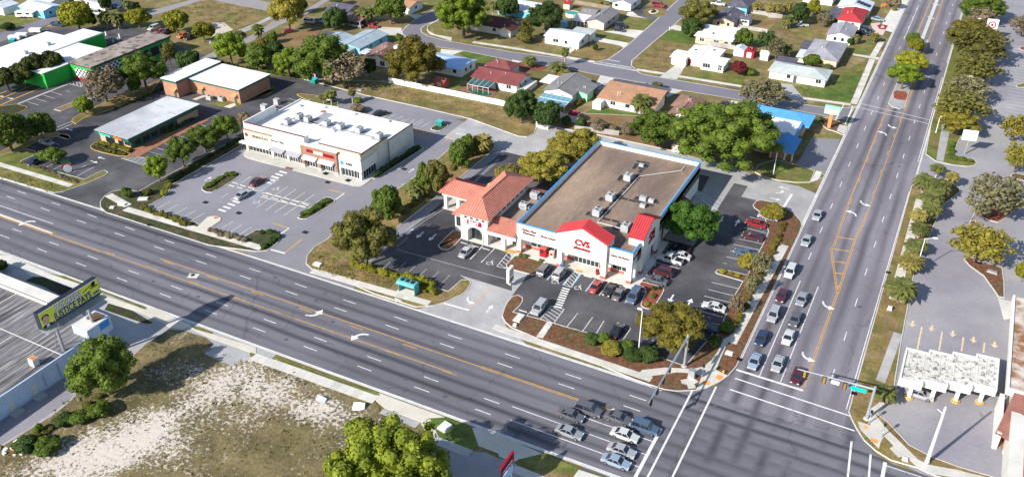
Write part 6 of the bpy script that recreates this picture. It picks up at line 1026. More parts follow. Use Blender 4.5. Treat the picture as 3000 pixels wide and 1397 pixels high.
h = house('peach shingle roofed long white house behind green lawn',-89.5,-71.5,225.2,235.4,'shed','peach_shingle','white_wall',2.7,1.6,.5,[('S',-84.5,1.6),('S',-80,1.4)],[('S',-77,'offwhite')]); wing(h,-89.5,-71.5,235,239.5,'flat','slate_shingle',3.2,0); MB().box(-89.6,-87,222.6,225.7,0,2.2).build('shed_annex','white_wall',h)
h = house('brown hip roofed house beyond the giant spreading oak',-67.2,-60.2,222.5,231,'gy','brown_shingle','white_wall',2.7,1.4,.5,[('S',-64,1.4)]); wing(h,-68.4,-60.5,229.5,238.8,'hip','brown_shingle',2.7,1.5); MB().box(-67.8,-61,231,238.2,0,2.7).build('wall','white_wall',h)
h = house('white roofed house at the top edge behind the round dark tree',-156,-139,287,299,'gx','white_roof','blue_wall',2.8,.7,.4,[('E',292,1.4)])
h = house('cream roofed house at the top behind the solar panel house',-196,-184,271,281,'gx','peach_shingle','white_wall',2.7,1.1,.5,[('E',276,1.3)])
h = house('long pale roofed house at the very top edge, left of the main road',-58,-46,355,366,'gx','greenwhite_roof','white_wall',2.8,1.2,.5,[('S',-52,1.4)])
# pool enclosures, pools
def cage(label, x0, x1, y0, y1, zh, zl, nx, ny, m):
    t = thing('screen_enclosure', label, 'pool enclosure', ((x0+x1)/2,(y0+y1)/2,0), 0)
    for i in range(nx):
        for k in range(ny):
            u0, u1 = x0+(x1-x0)*i/nx+.08, x0+(x1-x0)*(i+1)/nx-.08; a, b = k/ny+.02, (k+1)/ny-.02; Y = lambda s: y0+(y1-y0)*s; Z = lambda s: zl+(zh-zl)*s
            MB().quad((u0,Y(a),Z(a)),(u1,Y(a),Z(a)),(u1,Y(b),Z(b)),(u0,Y(b),Z(b))).build('screen_panel', m, t)
    f = MB()
    for i in range(nx+1): x = x0+(x1-x0)*i/nx; f.tube((x,y0,zl),(x,y1,zh),.07,n=5).tube((x,y0,0),(x,y0,zl),.07,n=5)
    for k in range(ny+1): s = k/ny; f.tube((x0,y0+(y1-y0)*s,zl+(zh-zl)*s),(x1,y0+(y1-y0)*s,zl+(zh-zl)*s),.07,n=5)
    f.build('frame','frame_white',t); return t
cage('blue panelled screen enclosure over pool behind the weathered grey house',-104.6,-95.4,215.6,221.6,2.5,2.1,6,2,'cage_blue')
cage('dark green screened roof panels above the oval backyard pool',-128.8,-121.5,218.0,222.2,2.5,2.0,4,1,'cagescreen')
flat('pool_deck', [(-130.9,216.7),(-119.3,216.2),(-121.0,224.5),(-130.6,220.4)], 'deck_red', .05)
t = struct('pool', MB().prism(chaikin([(-129.3,218.4),(-127.9,220.0),(-121.4,219.4),(-120.1,218.3),(-120.9,216.6),(-126.0,216.6)],2), 0, .07), 'poolgreen')
t = thing('round_pool','round above ground swimming pool with teal water beside grey house','swimming pool',(-130,298.3,0)); MB().lathe(0,0,[(2.5,0),(2.5,1.25),(2.35,1.25),(2.35,1.1)],24).build('pool_wall','offwhite',t,False); MB().lathe(0,0,[(2.36,1.05),(2.36,1.12)],24).build('water','turq',t,False)
# sheds
def shed(label, x, y, w, d, h, rm, wm, kind='gx', dr='offwhite', name='garden_shed'):
    t = thing(name, label, 'shed', (x,y,0)); MB().box(x-w/2,x+w/2,y-d/2,y+d/2,0,h).build('wall',wm,t); wing(t,x-w/2-.2,x+w/2+.2,y-d/2-.2,y+d/2+.2,kind,rm,h,.8,wm,.2)
    for u in (-.35,.45): fb(MB(),'S',y-d/2,x+u-.35,x+u+.35,.1,min(1.9,h-.2),-.02,.05).build('door',dr,t)
    return t
shed('bright red playhouse shed on the lawn behind the white fence',-137.2,217,3.4,3.2,2.1,'red_pad','red_pad','gx','peach_wall'); shed('maroon barn shaped shed with two white framed doors',-60.2,286.5,3.2,3.4,2.2,'dark_red','dark_red','gy','white_wall'); shed('white gabled shed left of the maroon barn shed',-63.6,286.6,3.4,4,2.3,'pale_metal_roof','white_wall','gy'); shed('small white shed in shade right of the maroon barn shed',-55.2,286,2.6,2.6,2.1,'offwhite','white_wall','gx')
shed('small cream shed with dark red roof near the round pool',-135.2,306,2.6,3,2.2,'dark_red','peach_wall','gx'); shed('small pale blue shed in dark shade behind the arched roof house',-127.8,285.3,2.6,2.4,2,'paleblue_roof','blue_wall','flat'); shed('dark red roofed small shed by the white wall near the back lane',-91.2,213.2,2.4,2.2,1.9,'dark_red','offwhite','gx')
# fences and bin enclosures
def fence(label, p, q, hgt=1.8, m='white_wall', pl=2.4, name='fence', pm=None, gap=.03, slats=0):
    d = math.dist(p, q); n = max(1, round(d/pl)); a = math.atan2(q[1]-p[1], q[0]-p[0]); L = d/n
    t = thing(name, label, 'fence', (p[0],p[1],0), a); me = MB().box(gap,L-gap,-.04,.04,.08,hgt-.05).mesh('panel', m); pe = MB().box(-.07,.07,-.07,.07,0,hgt+.05).mesh('post', pm or m)
    for i in range(n): link('panel', me, t, (L*i,0,rnd.uniform(-.03,.03)), rnd.uniform(-.02,.02))
    for i in range(n+1): link('post', pe, t, (L*i,0,0))
    return t
fence('long white fence along the back gardens, beside the grassy strip',(-153,211.7),(-112.6,212.2),1.9,'white_wall'); fence('weathered grey plank fence section beside brown bushes and green lawn',(-88,206.5),(-76,209),1.6,'greywood',1.5); fence('white garden wall fence with red shed behind, near back lane',(-95,212.3),(-88.5,210.6),1.9,'white_wall')
fence('dark wooden fence behind the pool and grey shingled house',(-134.8,311.9),(-120.2,311.5),1.6,'wood',2.2); fence('grey wooden fence below the grey house porch',(-125.0,287.6),(-119.6,288.3),1.5,'wood',2); fence('grey wooden fence between the two white roofed houses',(-76.5,290.3),(-66.3,290.1),1.7,'greywood',2.2); fence('pale fence beside the brown yard behind the slate house',(-73.0,332.3),(-60.0,331.1),1.6,'greywood',2.2); fence('grey fence below the brown yard',(-73.4,313.0),(-60.8,312.3),1.5,'greywood',2.2)
fence('tan plank fence in front of the palms at the top',(-64.7,330.0),(-59.9,331.2),1.5,'greywood',2)
def bins(label, x0, x1, y0, y1, m):
    t = thing('bin_enclosure', label, 'enclosure', ((x0+x1)/2,(y0+y1)/2,0)); MB().ring([(x0,y0),(x1,y0),(x1,y1),(x0,y1)],[(x0+.2,y0+.2),(x1-.2,y0+.2),(x1-.2,y1-.2),(x0+.2,y1-.2)],0,2.0).build('wall',m,t); fb(MB(),'S',y0,x0+.4,(x0+x1)/2-.03,.1,1.9,0,.07).build('gate','offwhite',t); fb(MB(),'S',y0,(x0+x1)/2+.03,x1-.4,.1,1.9,0,.07).build('gate','offwhite',t)
bins('white walled bin enclosure at the corner of back lane',-98.5,-94.8,203.6,207,'white_wall'); bins('pale peach bin enclosure with open gates under the giant oak',-60.2,-55.8,206.6,209.6,'peach_wall')
def dumpster(label, p, m, rz=0):
    t = thing('dumpster', label, 'dumpster', (p[0],p[1],0), rz); MB().quad((-1,-.8,.15),(1,-.8,.15),(1,-.9,1.3),(-1,-.9,1.3)).quad((1,.8,.15),(-1,.8,.15),(-1,.9,1.5),(1,.9,1.5)).quad((1,-.8,.15),(1,.8,.15),(1,.9,1.5),(1,-.9,1.3)).quad((-1,.8,.15),(-1,-.8,.15),(-1,-.9,1.3),(-1,.9,1.5)).build('bin',m,t,False); MB().quad((-1.03,-.93,1.32),(1.03,-.93,1.32),(1.03,.93,1.54),(-1.03,.93,1.54)).build('lid','tarp' if m == 'green_box' else m,t,False)
    for x in (-.7,.7): MB().box(x-.08,x+.08,-.6,.6,0,.15).build('skid','dark',t,False)
dumpster('green dumpster with blue lid at end of the dark back lot', (-173.7,201.1), 'green_box'); dumpster('dark teal dumpster beside the mint painted court', (-288.5,182.4), 'green_box', .4)
t = thing('utility_cabinet','green box cover in the small planted island behind plaza','utility box',(*(-122.8,192.4),.1)); MB().box(-.9,.9,-.8,.8,0,1.3).build('cabinet','green_box',t,False); MB().box(-1,1,-.9,.9,1.3,1.4).build('lid','teal',t,False)
fence('peach stucco wall section at bend beside the dark back lot trees',(-180.6,202.7),(-175.1,203.7),2.0,'tan_stone',2.5,name='wall_section')

# ------------------------------------------------------------------ vehicles
def carbody(kind):
    L, W, prof, cab = {'sedan': (4.7,1.82,[(0,.55),(.05,.72),(1.25,.92),(3.75,.98),(4.6,.9),(4.7,.6)],(1.2,1.95,3.2,4.0,1.42)), 'suv': (4.7,1.9,[(0,.6),(.06,.9),(1.15,1.08),(4.55,1.12),(4.66,.95),(4.7,.6)],(1.1,1.75,4.25,4.6,1.75)),
      'pickup': (5.5,1.95,[(0,.65),(.06,.95),(1.35,1.1),(3.4,1.12),(5.4,1.1),(5.5,.7)],(1.3,1.95,3.1,3.4,1.8)), 'van': (5.0,1.95,[(0,.6),(.1,.95),(.9,1.15),(4.9,1.18),(4.97,.95),(5.0,.6)],(.8,1.6,4.7,4.95,1.85))}[kind]
    hw = W/2; b = MB(); n = len(prof); ins = .1
    # lower shell: loft of side profile with a rounded shoulder
    rows = [(-hw*.96,.28,0),(-hw,.5,.5),(-hw+.03,1,.93),(-hw+.16,1,1)]
    rows = rows+[(-y,a,c) for y,a,c in rows[::-1]]
    k = 0
    for (x,z) in prof:
        for (y,a,c) in rows:
            zz = .28+(z-.28)*(c if a == 1 else (0 if c == 0 else .5))
            tp = .86 if x < .2 or x > L-.2 else 1.; b.v.append((L/2-x, y*tp, zz))
    m = len(rows)
    for i in range(n-1):
        for j in range(m): b.f.append((i*m+j, i*m+(j+1) % m, (i+1)*m+(j+1) % m, (i+1)*m+j))
    b.f += [tuple(range(m))[::-1], tuple((n-1)*m+j for j in range(m))]
    c0, c1, c2, c3, h = cab; zb = max(z for x, z in prof)-.04; t = hw-.26; s = hw-.1
    X = lambda x: L/2-x
    def hz(x):
        for (xa,za),(xb,zb_) in zip(prof,prof[1:]):
            if xa <= x <= xb: return za+(zb_-za)*(x-xa)/(xb-xa)-.03
        return .9
    za, zc = hz(c0), hz(c3)
    g = {}
    g['windshield'] = MB().quad((X(c0),-s,za),(X(c0),s,za),(X(c1),t,h),(X(c1),-t,h)); g['rear_window'] = MB().quad((X(c3),s,zc),(X(c3),-s,zc),(X(c2),-t,h),(X(c2),t,h))
    for q in (-1,1): g['side_window%d' % q] = MB().quad((X(c0),q*s,za),(X(c1),q*t,h),(X(c2),q*t,h),(X(c3),q*s,zc))
    e = .03
    b.box(X(c2+.05),X(c1-.08),-t-e,t+e,h-.02,h+.05)
    for q in (-1,1):
        for (xa,z1,y1),(xb,z2,y2) in (((c0,za,s),(c1,h,t)),((c3,zc,s),(c2,h,t)),((.5*(c0+c3),hz(.5*(c0+c3)),s),(.5*(c1+c2),h,t))): b.tube((X(xa),q*(y1+.01),z1),(X(xb),q*(y2+.01),z2),.05,n=4)
        b.box(X(c0+.35),X(c0+.15),q*(s+.02) if q > 0 else -(s+.22),(s+.22) if q > 0 else -(s+.02),za+.05,za+.2)
    if kind == 'pickup': b.box(X(5.38),X(3.5),-hw+.2,hw-.2,1.09,1.09+.001)
    o = {'body': b.mesh('body',None)}
    for kk, v in g.items(): o[kk] = v.mesh(kk.rstrip('-1'),'carglass')
    o['tyre'] = MB().tube((0,-.11,0),(0,.11,0),.34,n=14).mesh('tyre','tyre'); o['rim'] = MB().tube((0,-.125,0),(0,.125,0),.2,n=10).mesh('rim','rim')
    o['headlight'] = MB().box(L/2-.14,L/2-.02,-.2,.2,.6,.74).mesh('headlight','headlight'); o['taillight'] = MB().box(-L/2+.02,-L/2+.1,-.16,.16,.72,.88).mesh('taillight','taillight')
    o['bed'] = MB().box(X(5.35),X(3.5),-hw+.22,hw-.22,1.1,1.115).mesh('load_bed','dark') if kind == 'pickup' else None
    o['bumper'] = MB().box(L/2-.05,L/2+.04,-hw*.8,hw*.8,.32,.5).mesh('bumper','frame_dark')
    o['plate'] = MB().box(-L/2-.02,-L/2+.02,-.25,.25,.45,.6).mesh('licence_plate','offwhite')
    o['dim'] = (L, hw); return o
CAR, PAINT = {}, {}
def car(kind, colr, p, deg, label, group, cat='car', name='parked_car'):
    """deg 0 = nose towards +x"""
    if kind not in CAR: CAR[kind] = carbody(kind)
    if colr not in PAINT:
        m = mat('car_paint', colr, var=.04, rough=.28, spec=.6, metal=.15); m.node_tree.nodes['Principled BSDF'].inputs['Coat Weight'].default_value = .5; PAINT[colr] = m
    c = CAR[kind]; L, hw = c['dim']; t = thing(name, label, cat, (p[0],p[1],.012), R(deg), group)
    def P_(nm, me, loc=None, rz=0): return link(nm, me, t, loc, rz)
    bo = P_('body', c['body'])
    if not c['body'].materials: c['body'].materials.append(PAINT[colr])
    bo.material_slots[0].link = 'OBJECT'; bo.material_slots[0].material = PAINT[colr]
    P_('windshield', c['windshield']); P_('rear_window', c['rear_window']); P_('side_window', c['side_window-1']); P_('side_window', c['side_window1'])
    for x in (L/2-.85, -L/2+.9):
        for y in (-hw+.1, hw-.1):
            w_ = P_('wheel', c['tyre'], (x,y,.34)); link('rim', c['rim'], w_)
    for y in (-hw+.32, hw-.32): P_('headlight', c['headlight'], (0,y,0)); P_('taillight', c['taillight'], (0,y,0))
    P_('bumper', c['bumper']); P_('licence_plate', c['plate'])
    if c['bed']: P_('load_bed', c['bed'])
    return t
S_, SV, WH, BK, DB, RD, GY, BL_, LB, MR = (.42,.43,.45), (.33,.34,.36), (.66,.66,.65), (.02,.02,.024), (.03,.05,.11), (.34,.025,.035), (.13,.135,.15), (.09,.14,.22), (.32,.4,.5), (.1,.025,.035)
G1, G2, G3, G4 = 'cars waiting on road two', 'cars waiting at the stop line on road one', 'cars parked in the pharmacy lot', 'cars around the houses'
for k, c_, p, d, lb in (('sedan',DB,(-19.2,137.9),-90,'dark blue sedan queuing in the kerb lane, behind a pale car'),('sedan',LB,(-18.6,130.6),-90,'light blue sedan first at the stop line in the kerb lane'),('sedan',S_,(-14.7,131.9),-90,'silver sedan first at the stop line in the middle lane'),('sedan',WH,(-14.8,140.4),-90,'white sedan second in the middle lane queue'),('sedan',GY,(-14.9,146.7),-90,'grey sedan third in the middle lane queue'),('suv',S_,(-18.9,146.1),-90,'silver wagon in the kerb lane queue behind the dark blue sedan'),('sedan',SV,(-15.2,154.0),-90,'grey car fourth in the middle lane queue, near the arrow'),('sedan',MR,(-19.0,153.4),-90,'maroon car in the kerb lane approaching the queue'),('suv',WH,(-19.4,162.7),-90,'white car farther back in the kerb lane beside the pavement'),('sedan',S_,(-19.0,176.8),-90,'silver car in the kerb lane near the driveway mouth'),('sedan',S_,(-19.1,189.2),-90,'farthest silver car in the kerb lane, near the pole shadow'),('sedan',MR,(-10.9,130.1),-90,'dark red car in the left turn lane at the stop line')):
    car(k,c_,p,d,lb,G1,name='car')
for k, c_, p, lb in (('suv',GY,(-40.2,105.1),'grey car last in the turn lane beside the yellow line'),('sedan',GY,(-35.0,105.6),'grey sedan second in the turn lane beside the yellow line'),('suv',BL_,(-30.3,105.5),'dark blue grey car first in the turn lane at the stop line'),('sedan',GY,(-42.3,102.6),'grey sedan following in the second lane, behind a gap'),('sedan',WH,(-32.6,102.4),'white sedan first at the stop line in the second lane'),('sedan',SV,(-40.9,98.8),'grey sedan last in the third lane, nearest the grass'),('sedan',S_,(-31.8,98.9),'silver sedan first at the stop line in the third lane'),('sedan',LB,(-31.7,96.3),'blue grey sedan first in the lane next to the south kerb')):
    car(k,c_,p,0,lb,G2,name='car')
for k, c_, p, d, lb in (('sedan',S_,(-83.1,138.4),90,'small pale car parked alone before the bank entrance'),('suv',GY,(-65.1,139.7),90,'grey SUV parked left of the accessible bays at the pharmacy front'),('suv',SV,(-61.7,140.0),90,'silver wagon in the accessible bay left of the hatched aisle'),('sedan',RD,(-53.2,139.3),90,'red sedan parked right of the empty accessible bay'),('sedan',BK,(-50.2,139.3),-90,'black car nose out in front of the pharmacy'),('sedan',GY,(-48.1,139.0),90,'dark grey car between black car and blue van'),('van',BL_,(-45.1,139.5),-90,'dark blue van beside the planted corner island'),('suv',S_,(-60.2,127.2),-90,'white silver hatchback alone in the row facing the pharmacy'),('sedan',BK,(-44.0,127.4),90,'black car in the front row near the round bushes'),('sedan',BK,(-37.5,125.3),90,'dark car half hidden under the corner tree'),('sedan',DB,(-29.3,136.3),180,'dark blue car in shade by the corner, right of the big tree'),('pickup',WH,(-43.1,155.7),180,'white pickup truck beside the pharmacy'),('sedan',WH,(-41.7,158.2),180,'white sedan behind the white pickup truck'),('sedan',BK,(-42.8,160.8),180,'black sedan in tree shade beside the pharmacy'),('suv',MR,(-43.0,150.4),180,'dark maroon SUV parked beside the pharmacy, next after the pickup'),('sedan',GY,(-43.1,147.0),180,'grey blue sedan nearest the corner island on the pharmacy side'),('sedan',WH,(-29.9,143.4),180,'white sedan alone in the right row next to the mulch strip'),('sedan',BL_,(-29.7,165.6),180,'blue car in the right row beside the golden bush'),('sedan',RD,(-30.7,178.8),180,'bright red car near the top of the right row'),('sedan',MR,(-29.9,173.0),180,'dark red car below the bright red one in the right row'),('suv',S_,(-29.0,183.3),180,'silver SUV at the top end of the right row')):
    car(k,c_,p,d,lb,G3)
for k, c_, p, d, lb in (('sedan',S_,(-209.9,133.4),0,'silver sedan in the left lot by the grass strip'),('sedan',DB,(-202.7,124.5),90,'dark blue hatchback next to the small tree in the left lot'),('sedan',S_,(-143.4,135.5),90,'white car in the plaza lot beside the hatched aisle'),('sedan',MR,(-144.8,142.4),90,'dark maroon car near the crosswalk in plaza lot'),('sedan',BK,(-141.5,190.4),60,'black sedan parked behind the plaza'),('suv',WH,(-256.2,214.9),-90,'white SUV behind the gravel roofed green building'),('sedan',RD,(-251.2,213.2),-90,'red car next to the white SUV'),('suv',MR,(-249.2,214.2),-90,'maroon SUV in tree shade beside the red car'),('sedan',(.75,.2,.06),(-241.1,213.9),-90,'orange car in the rear bays of the green building'),('sedan',BK,(-237.7,213.8),-90,'black car beside the orange car')):
    car(k,c_,p,d,lb,'cars parked in the lots on the left')
for k, c_, p, d, lb in (('pickup',DB,(-290.4,202.1),10,'dark navy pickup on the grass by the lime tree'),('sedan',(.04,.12,.45),(-289.0,226.4),20,'bright blue car beyond the palms at the top'),('van',WH,(-288.4,217.7),20,'white van between the lime tree and dark palms'),('suv',SV,(-211.3,246.4),0,'grey SUV in shade beside the pale olive tree'),('sedan',SV,(-209.1,249.0),0,'pale old car right of the shaded grey SUV'),('sedan',RD,(-211.3,234.9),60,'red car alone on the dirt yard'),('pickup',SV,(-193.9,250.7),0,'silver pickup by the brown porch roof'),('sedan',RD,(-188.2,253.3),0,'red sports car on the drive by the brown porch'),('sedan',WH,(-180.4,246.1),0,'white car on the drive of the long bluish house'),('sedan',BK,(-108.3,290.2),0,'black sedan nearest the white drive of grey shingle house'),('suv',BK,(-109.2,294.4),0,'black SUV behind the black sedan on the white drive'),('van',RD,(-105.3,323.9),0,'red van on the looping black driveway'),('pickup',WH,(-85.5,336.2),0,'long white pickup on the grass by the sky blue house'),('suv',DB,(-92.3,233.4),65,'dark blue car on the drive between grey and peach roofs'),('sedan',S_,(-92.2,238.7),65,'silver car behind the dark blue car between the houses'),('sedan',MR,(-56.2,242.4),90,'maroon car on the yard above the giant oak'),('sedan',LB,(-28.3,344.9),0,'pale blue sedan beside the red roofed house'),('suv',BK,(-30.0,330.8),0,'black SUV on the pink drive in shade'),('pickup',BK,(-31.0,326.6),0,'second black truck on the pink drive near the white house')):
    car(k,c_,p,d,lb,G4)
car('sedan',S_,(8.8,135.1),0,'silver car under the canopy in the first drive through bay','cars at the bank canopy')
t = thing('travel_trailer','white boxy trailer parked before the long mobile home','trailer',(-309.2,203.2,0),R(26)); MB().box(-3.2,3.2,-1.1,1.1,.5,2.4).build('shell','trailer',t,False); MB().box(-2.4,-.6,-1.13,-1.1,1.4,2.0).build('window','glass',t,False); MB().box(.9,2.2,-1.13,-1.1,1.4,2.0).build('window','glass',t,False)
for x in (-.8,.4): MB().tube((x,-1.12,.35),(x,-.9,.35),.35,n=12).build('wheel','tyre',t,False)
for p, lb in zip([(-290.6,184.8),(-290.6,187.5),(-290.8,193.2)], ('leftmost white boxy utility trailer on the grass by the corner street','middle white boxy utility trailer on the grass by the corner street','white flat trailer nearest the mint painted court')):
    t = thing('cargo_trailer', lb, 'trailer', (p[0],p[1],0), R(28), 'white trailers on the street verge'); MB().box(-2,2,-.9,.9,.45,1.6).build('box','trailer',t,False); [MB().tube((0,y,.3),(0,y+.2,.3),.3,n=10).build('wheel','tyre',t,False) for y in (-1,.8)]

# ------------------------------------------------------------------ trees
def quads_mesh(name, C, Nn, S, m, core=None, asp=1.6):
    """leaf clumps: one small diamond per row of C (centre), Nn (normal), S (size)"""
    g = np.random.default_rng(len(C)); n = len(C); up = g.normal(size=(n,3))
    u = np.cross(Nn, up); u /= np.linalg.norm(u, axis=1)[:,None]+1e-9; v = np.cross(Nn, u)
    s = S[:,None]; V = np.stack([C+u*s*asp*.5, C+v*s*.5, C-u*s*asp*.5, C-v*s*.5], 1).reshape(-1,3)
    F = [tuple(range(i, i+4)) for i in range(0, 4*n, 4)]; V = V.tolist()
    if core:
        k = len(V); V += core[0]; F += [tuple(k+i for i in f) for f in core[1]]
    me = bpy.data.meshes.new(name); me.from_pydata(V, [], F); me.update()
    if m: me.materials.append(m)
    return me
def ico(c, r, g):
    import bmesh
    b = bmesh.new(); bmesh.ops.create_icosphere(b, subdivisions=2, radius=1.)
    V = [tuple(np.array(v.co)*r*(1+g.uniform(-.12,.12))+c) for v in b.verts]; F = [tuple(v.index for v in f.verts) for f in b.faces]; b.free(); return V, F
def crown(seed, lumps=34, per=190, leaf=.05, flat_=1., thin=0., spread=.5, rr=(.11,.2), core=.8, low=.0):
    """unit crown: x,y in +-.5, z in 0..1"""
    g = np.random.default_rng(seed); L = []
    while len(L) < lumps:
        d = g.normal(size=3); d /= np.linalg.norm(d)
        if d[2] < -.55: continue
        r = g.uniform(*rr); k = (.52-r)*g.uniform(.55,1.12); c = np.array([d[0]*k, d[1]*k, d[2]*k])
        L.append((c, r))
    C, Nn, S = [], [], []; cen = np.array([l[0] for l in L]); rad = np.array([l[1] for l in L])
    for c, r in L:
        n = int(per*(r/.15)**2); d = g.normal(size=(n,3)); d /= np.linalg.norm(d, axis=1)[:,None]
        p = c+d*r*g.uniform(.82,1.12,(n,1)); q = np.linalg.norm(p[:,None]-cen[None], axis=2)/rad[None]
        keep = (q < .8).sum(1) == 0
        if thin: keep &= g.random(n) > thin
        p, d = p[keep], d[keep]; nn = d+g.normal(size=d.shape)*.55+np.array([0,0,.25]); nn /= np.linalg.norm(nn, axis=1)[:,None]
        C.append(p); Nn.append(nn); S.append(g.uniform(.7,1.4,len(p))*leaf)
    C = np.concatenate(C); Nn = np.concatenate(Nn); S = np.concatenate(S); V, F = [], []
    if core:
        for c, r in L+[(np.zeros(3), .33)]:
            v, f = ico(c, r*core, g); k = len(V); V += v; F += [tuple(k+i for i in t) for t in f]
    sc_ = np.array([1,1,1.]); C = C*sc_; C[:,2] += .5; V = [(a,b,c+.5) for a,b,c in V]
    return quads_mesh('crown', C, Nn, S, None, (V,F) if core else None)
CR = {'round': [crown(s) for s in (1,2,3)], 'fine': [crown(11, 70, 260, .026, rr=(.07,.14)), crown(12, 70, 260, .026, rr=(.07,.15))], 'huge': [crown(13, 120, 330, .018, rr=(.05,.11))],
      'airy': [crown(s, 50, 140, .04, thin=.4, rr=(.06,.14), core=.45) for s in (21,22)], 'bush': [crown(s, 16, 130, .085, rr=(.14,.24)) for s in (31,32)]}
def palm_crown(seed, n=34, droop=1.0):
    g = np.random.default_rng(seed); m = MB()
    for i in range(n):
        a = g.uniform(0, 2*math.pi); el = g.uniform(-.5, 1.25); L = .5*g.uniform(.8,1.05); px0 = np.array([0,0,.5])
        w = .115; prev = None
        for k in range(5):
            t = k/4; h = L*t; z = .5+.5*(math.sin(el)*t*L*1.9-droop*t*t*.55); r = L*t*(.35+.65*math.cos(el))*1.05
            c = np.array([r*math.cos(a), r*math.sin(a), z]); ww = w*(math.sin(math.pi*min(1,t*.9+.12)))+.006; s = np.array([-math.sin(a), math.cos(a), 0])*ww
            cur = (c-s-np.array([0,0,ww*.5]), c, c+s-np.array([0,0,ww*.5]))
            if prev: m.quad(*[tuple(q) for q in (prev[0],prev[1],cur[1],cur[0])]); m.quad(*[tuple(q) for q in (prev[1],prev[2],cur[2],cur[1])])
            prev = cur
    return m.mesh('crown', None)
CR['palm'] = [palm_crown(1, 90, .95), palm_crown(2, 100, .95)]
def trunk_mesh(seed, limbs=6):
    g = random.Random(seed); m = MB(); m.tube((0,0,-.02),(0.01,0,.45),.035,.026,n=8,cap=False); 
    for i in range(limbs):
        a = i*2.4+g.random(); e = (.3*math.cos(a), .3*math.sin(a), .72+.14*g.random()); b = (.12*math.cos(a), .12*math.sin(a), .55)
        m.tube((.01,0,.4), b, .02, .015, n=5, cap=False); m.tube(b, e, .015, .006, n=5, cap=False)
    return m.mesh('trunk', 'trunk')
TK = [trunk_mesh(1), trunk_mesh(2,8)]; PT = MB().tube((0,0,-.02),(0,0,1),.5,.36,n=9).mesh('trunk','trunk_pale')
for l in CR.values():
    for me in l: me.materials.append(L_['green'])
tc = [0]
def tree(kind, leaf, data, label, group, cat='tree', name=None, nolab=False):
    x, y, w, h, t = data; tc[0] += 1; rz = tc[0]*1.7
    o = thing(name or {'palm':'palm_tree','bush':'shrub'}.get(kind,'tree'), label, cat, (x,y,0), 0, group)
    me = CR[kind][tc[0] % len(CR[kind])]
    c = link('crown' if kind != 'bush' else 'foliage', me, o, (0,0,t), rz, (w*(1.2 if kind == 'palm' else 1.1),w*(1.2 if kind == 'palm' else 1.1),h*1.08)); c.material_slots[0].link = 'OBJECT'; c.material_slots[0].material = L_[leaf]
    if kind == 'palm':
        link('trunk', PT, o, None, 0, (.42,.42,t+h*.52))
        d = link('dead_frond_skirt', CR['palm'][0], o, (0,0,t-h*.22), rz+1, (w*.8,w*.8,h*.85)); d.material_slots[0].link = 'OBJECT'; d.material_slots[0].material = L_['dry' if leaf != 'palmgold' else 'palmgold']
    elif kind != 'bush': link('trunk', TK[tc[0] % 2], o, None, rz, (w,w,(t+h*.75)/.85))
    else: link('stem', TK[0], o, None, rz, (w*.6,w*.6,h*.8))
    return o
GA, GB_, GC, GD_, GE_, GF = 'street and lot trees', 'garden trees', 'trees along the east verge', 'palms', 'shrubs', 'dry sparse trees'
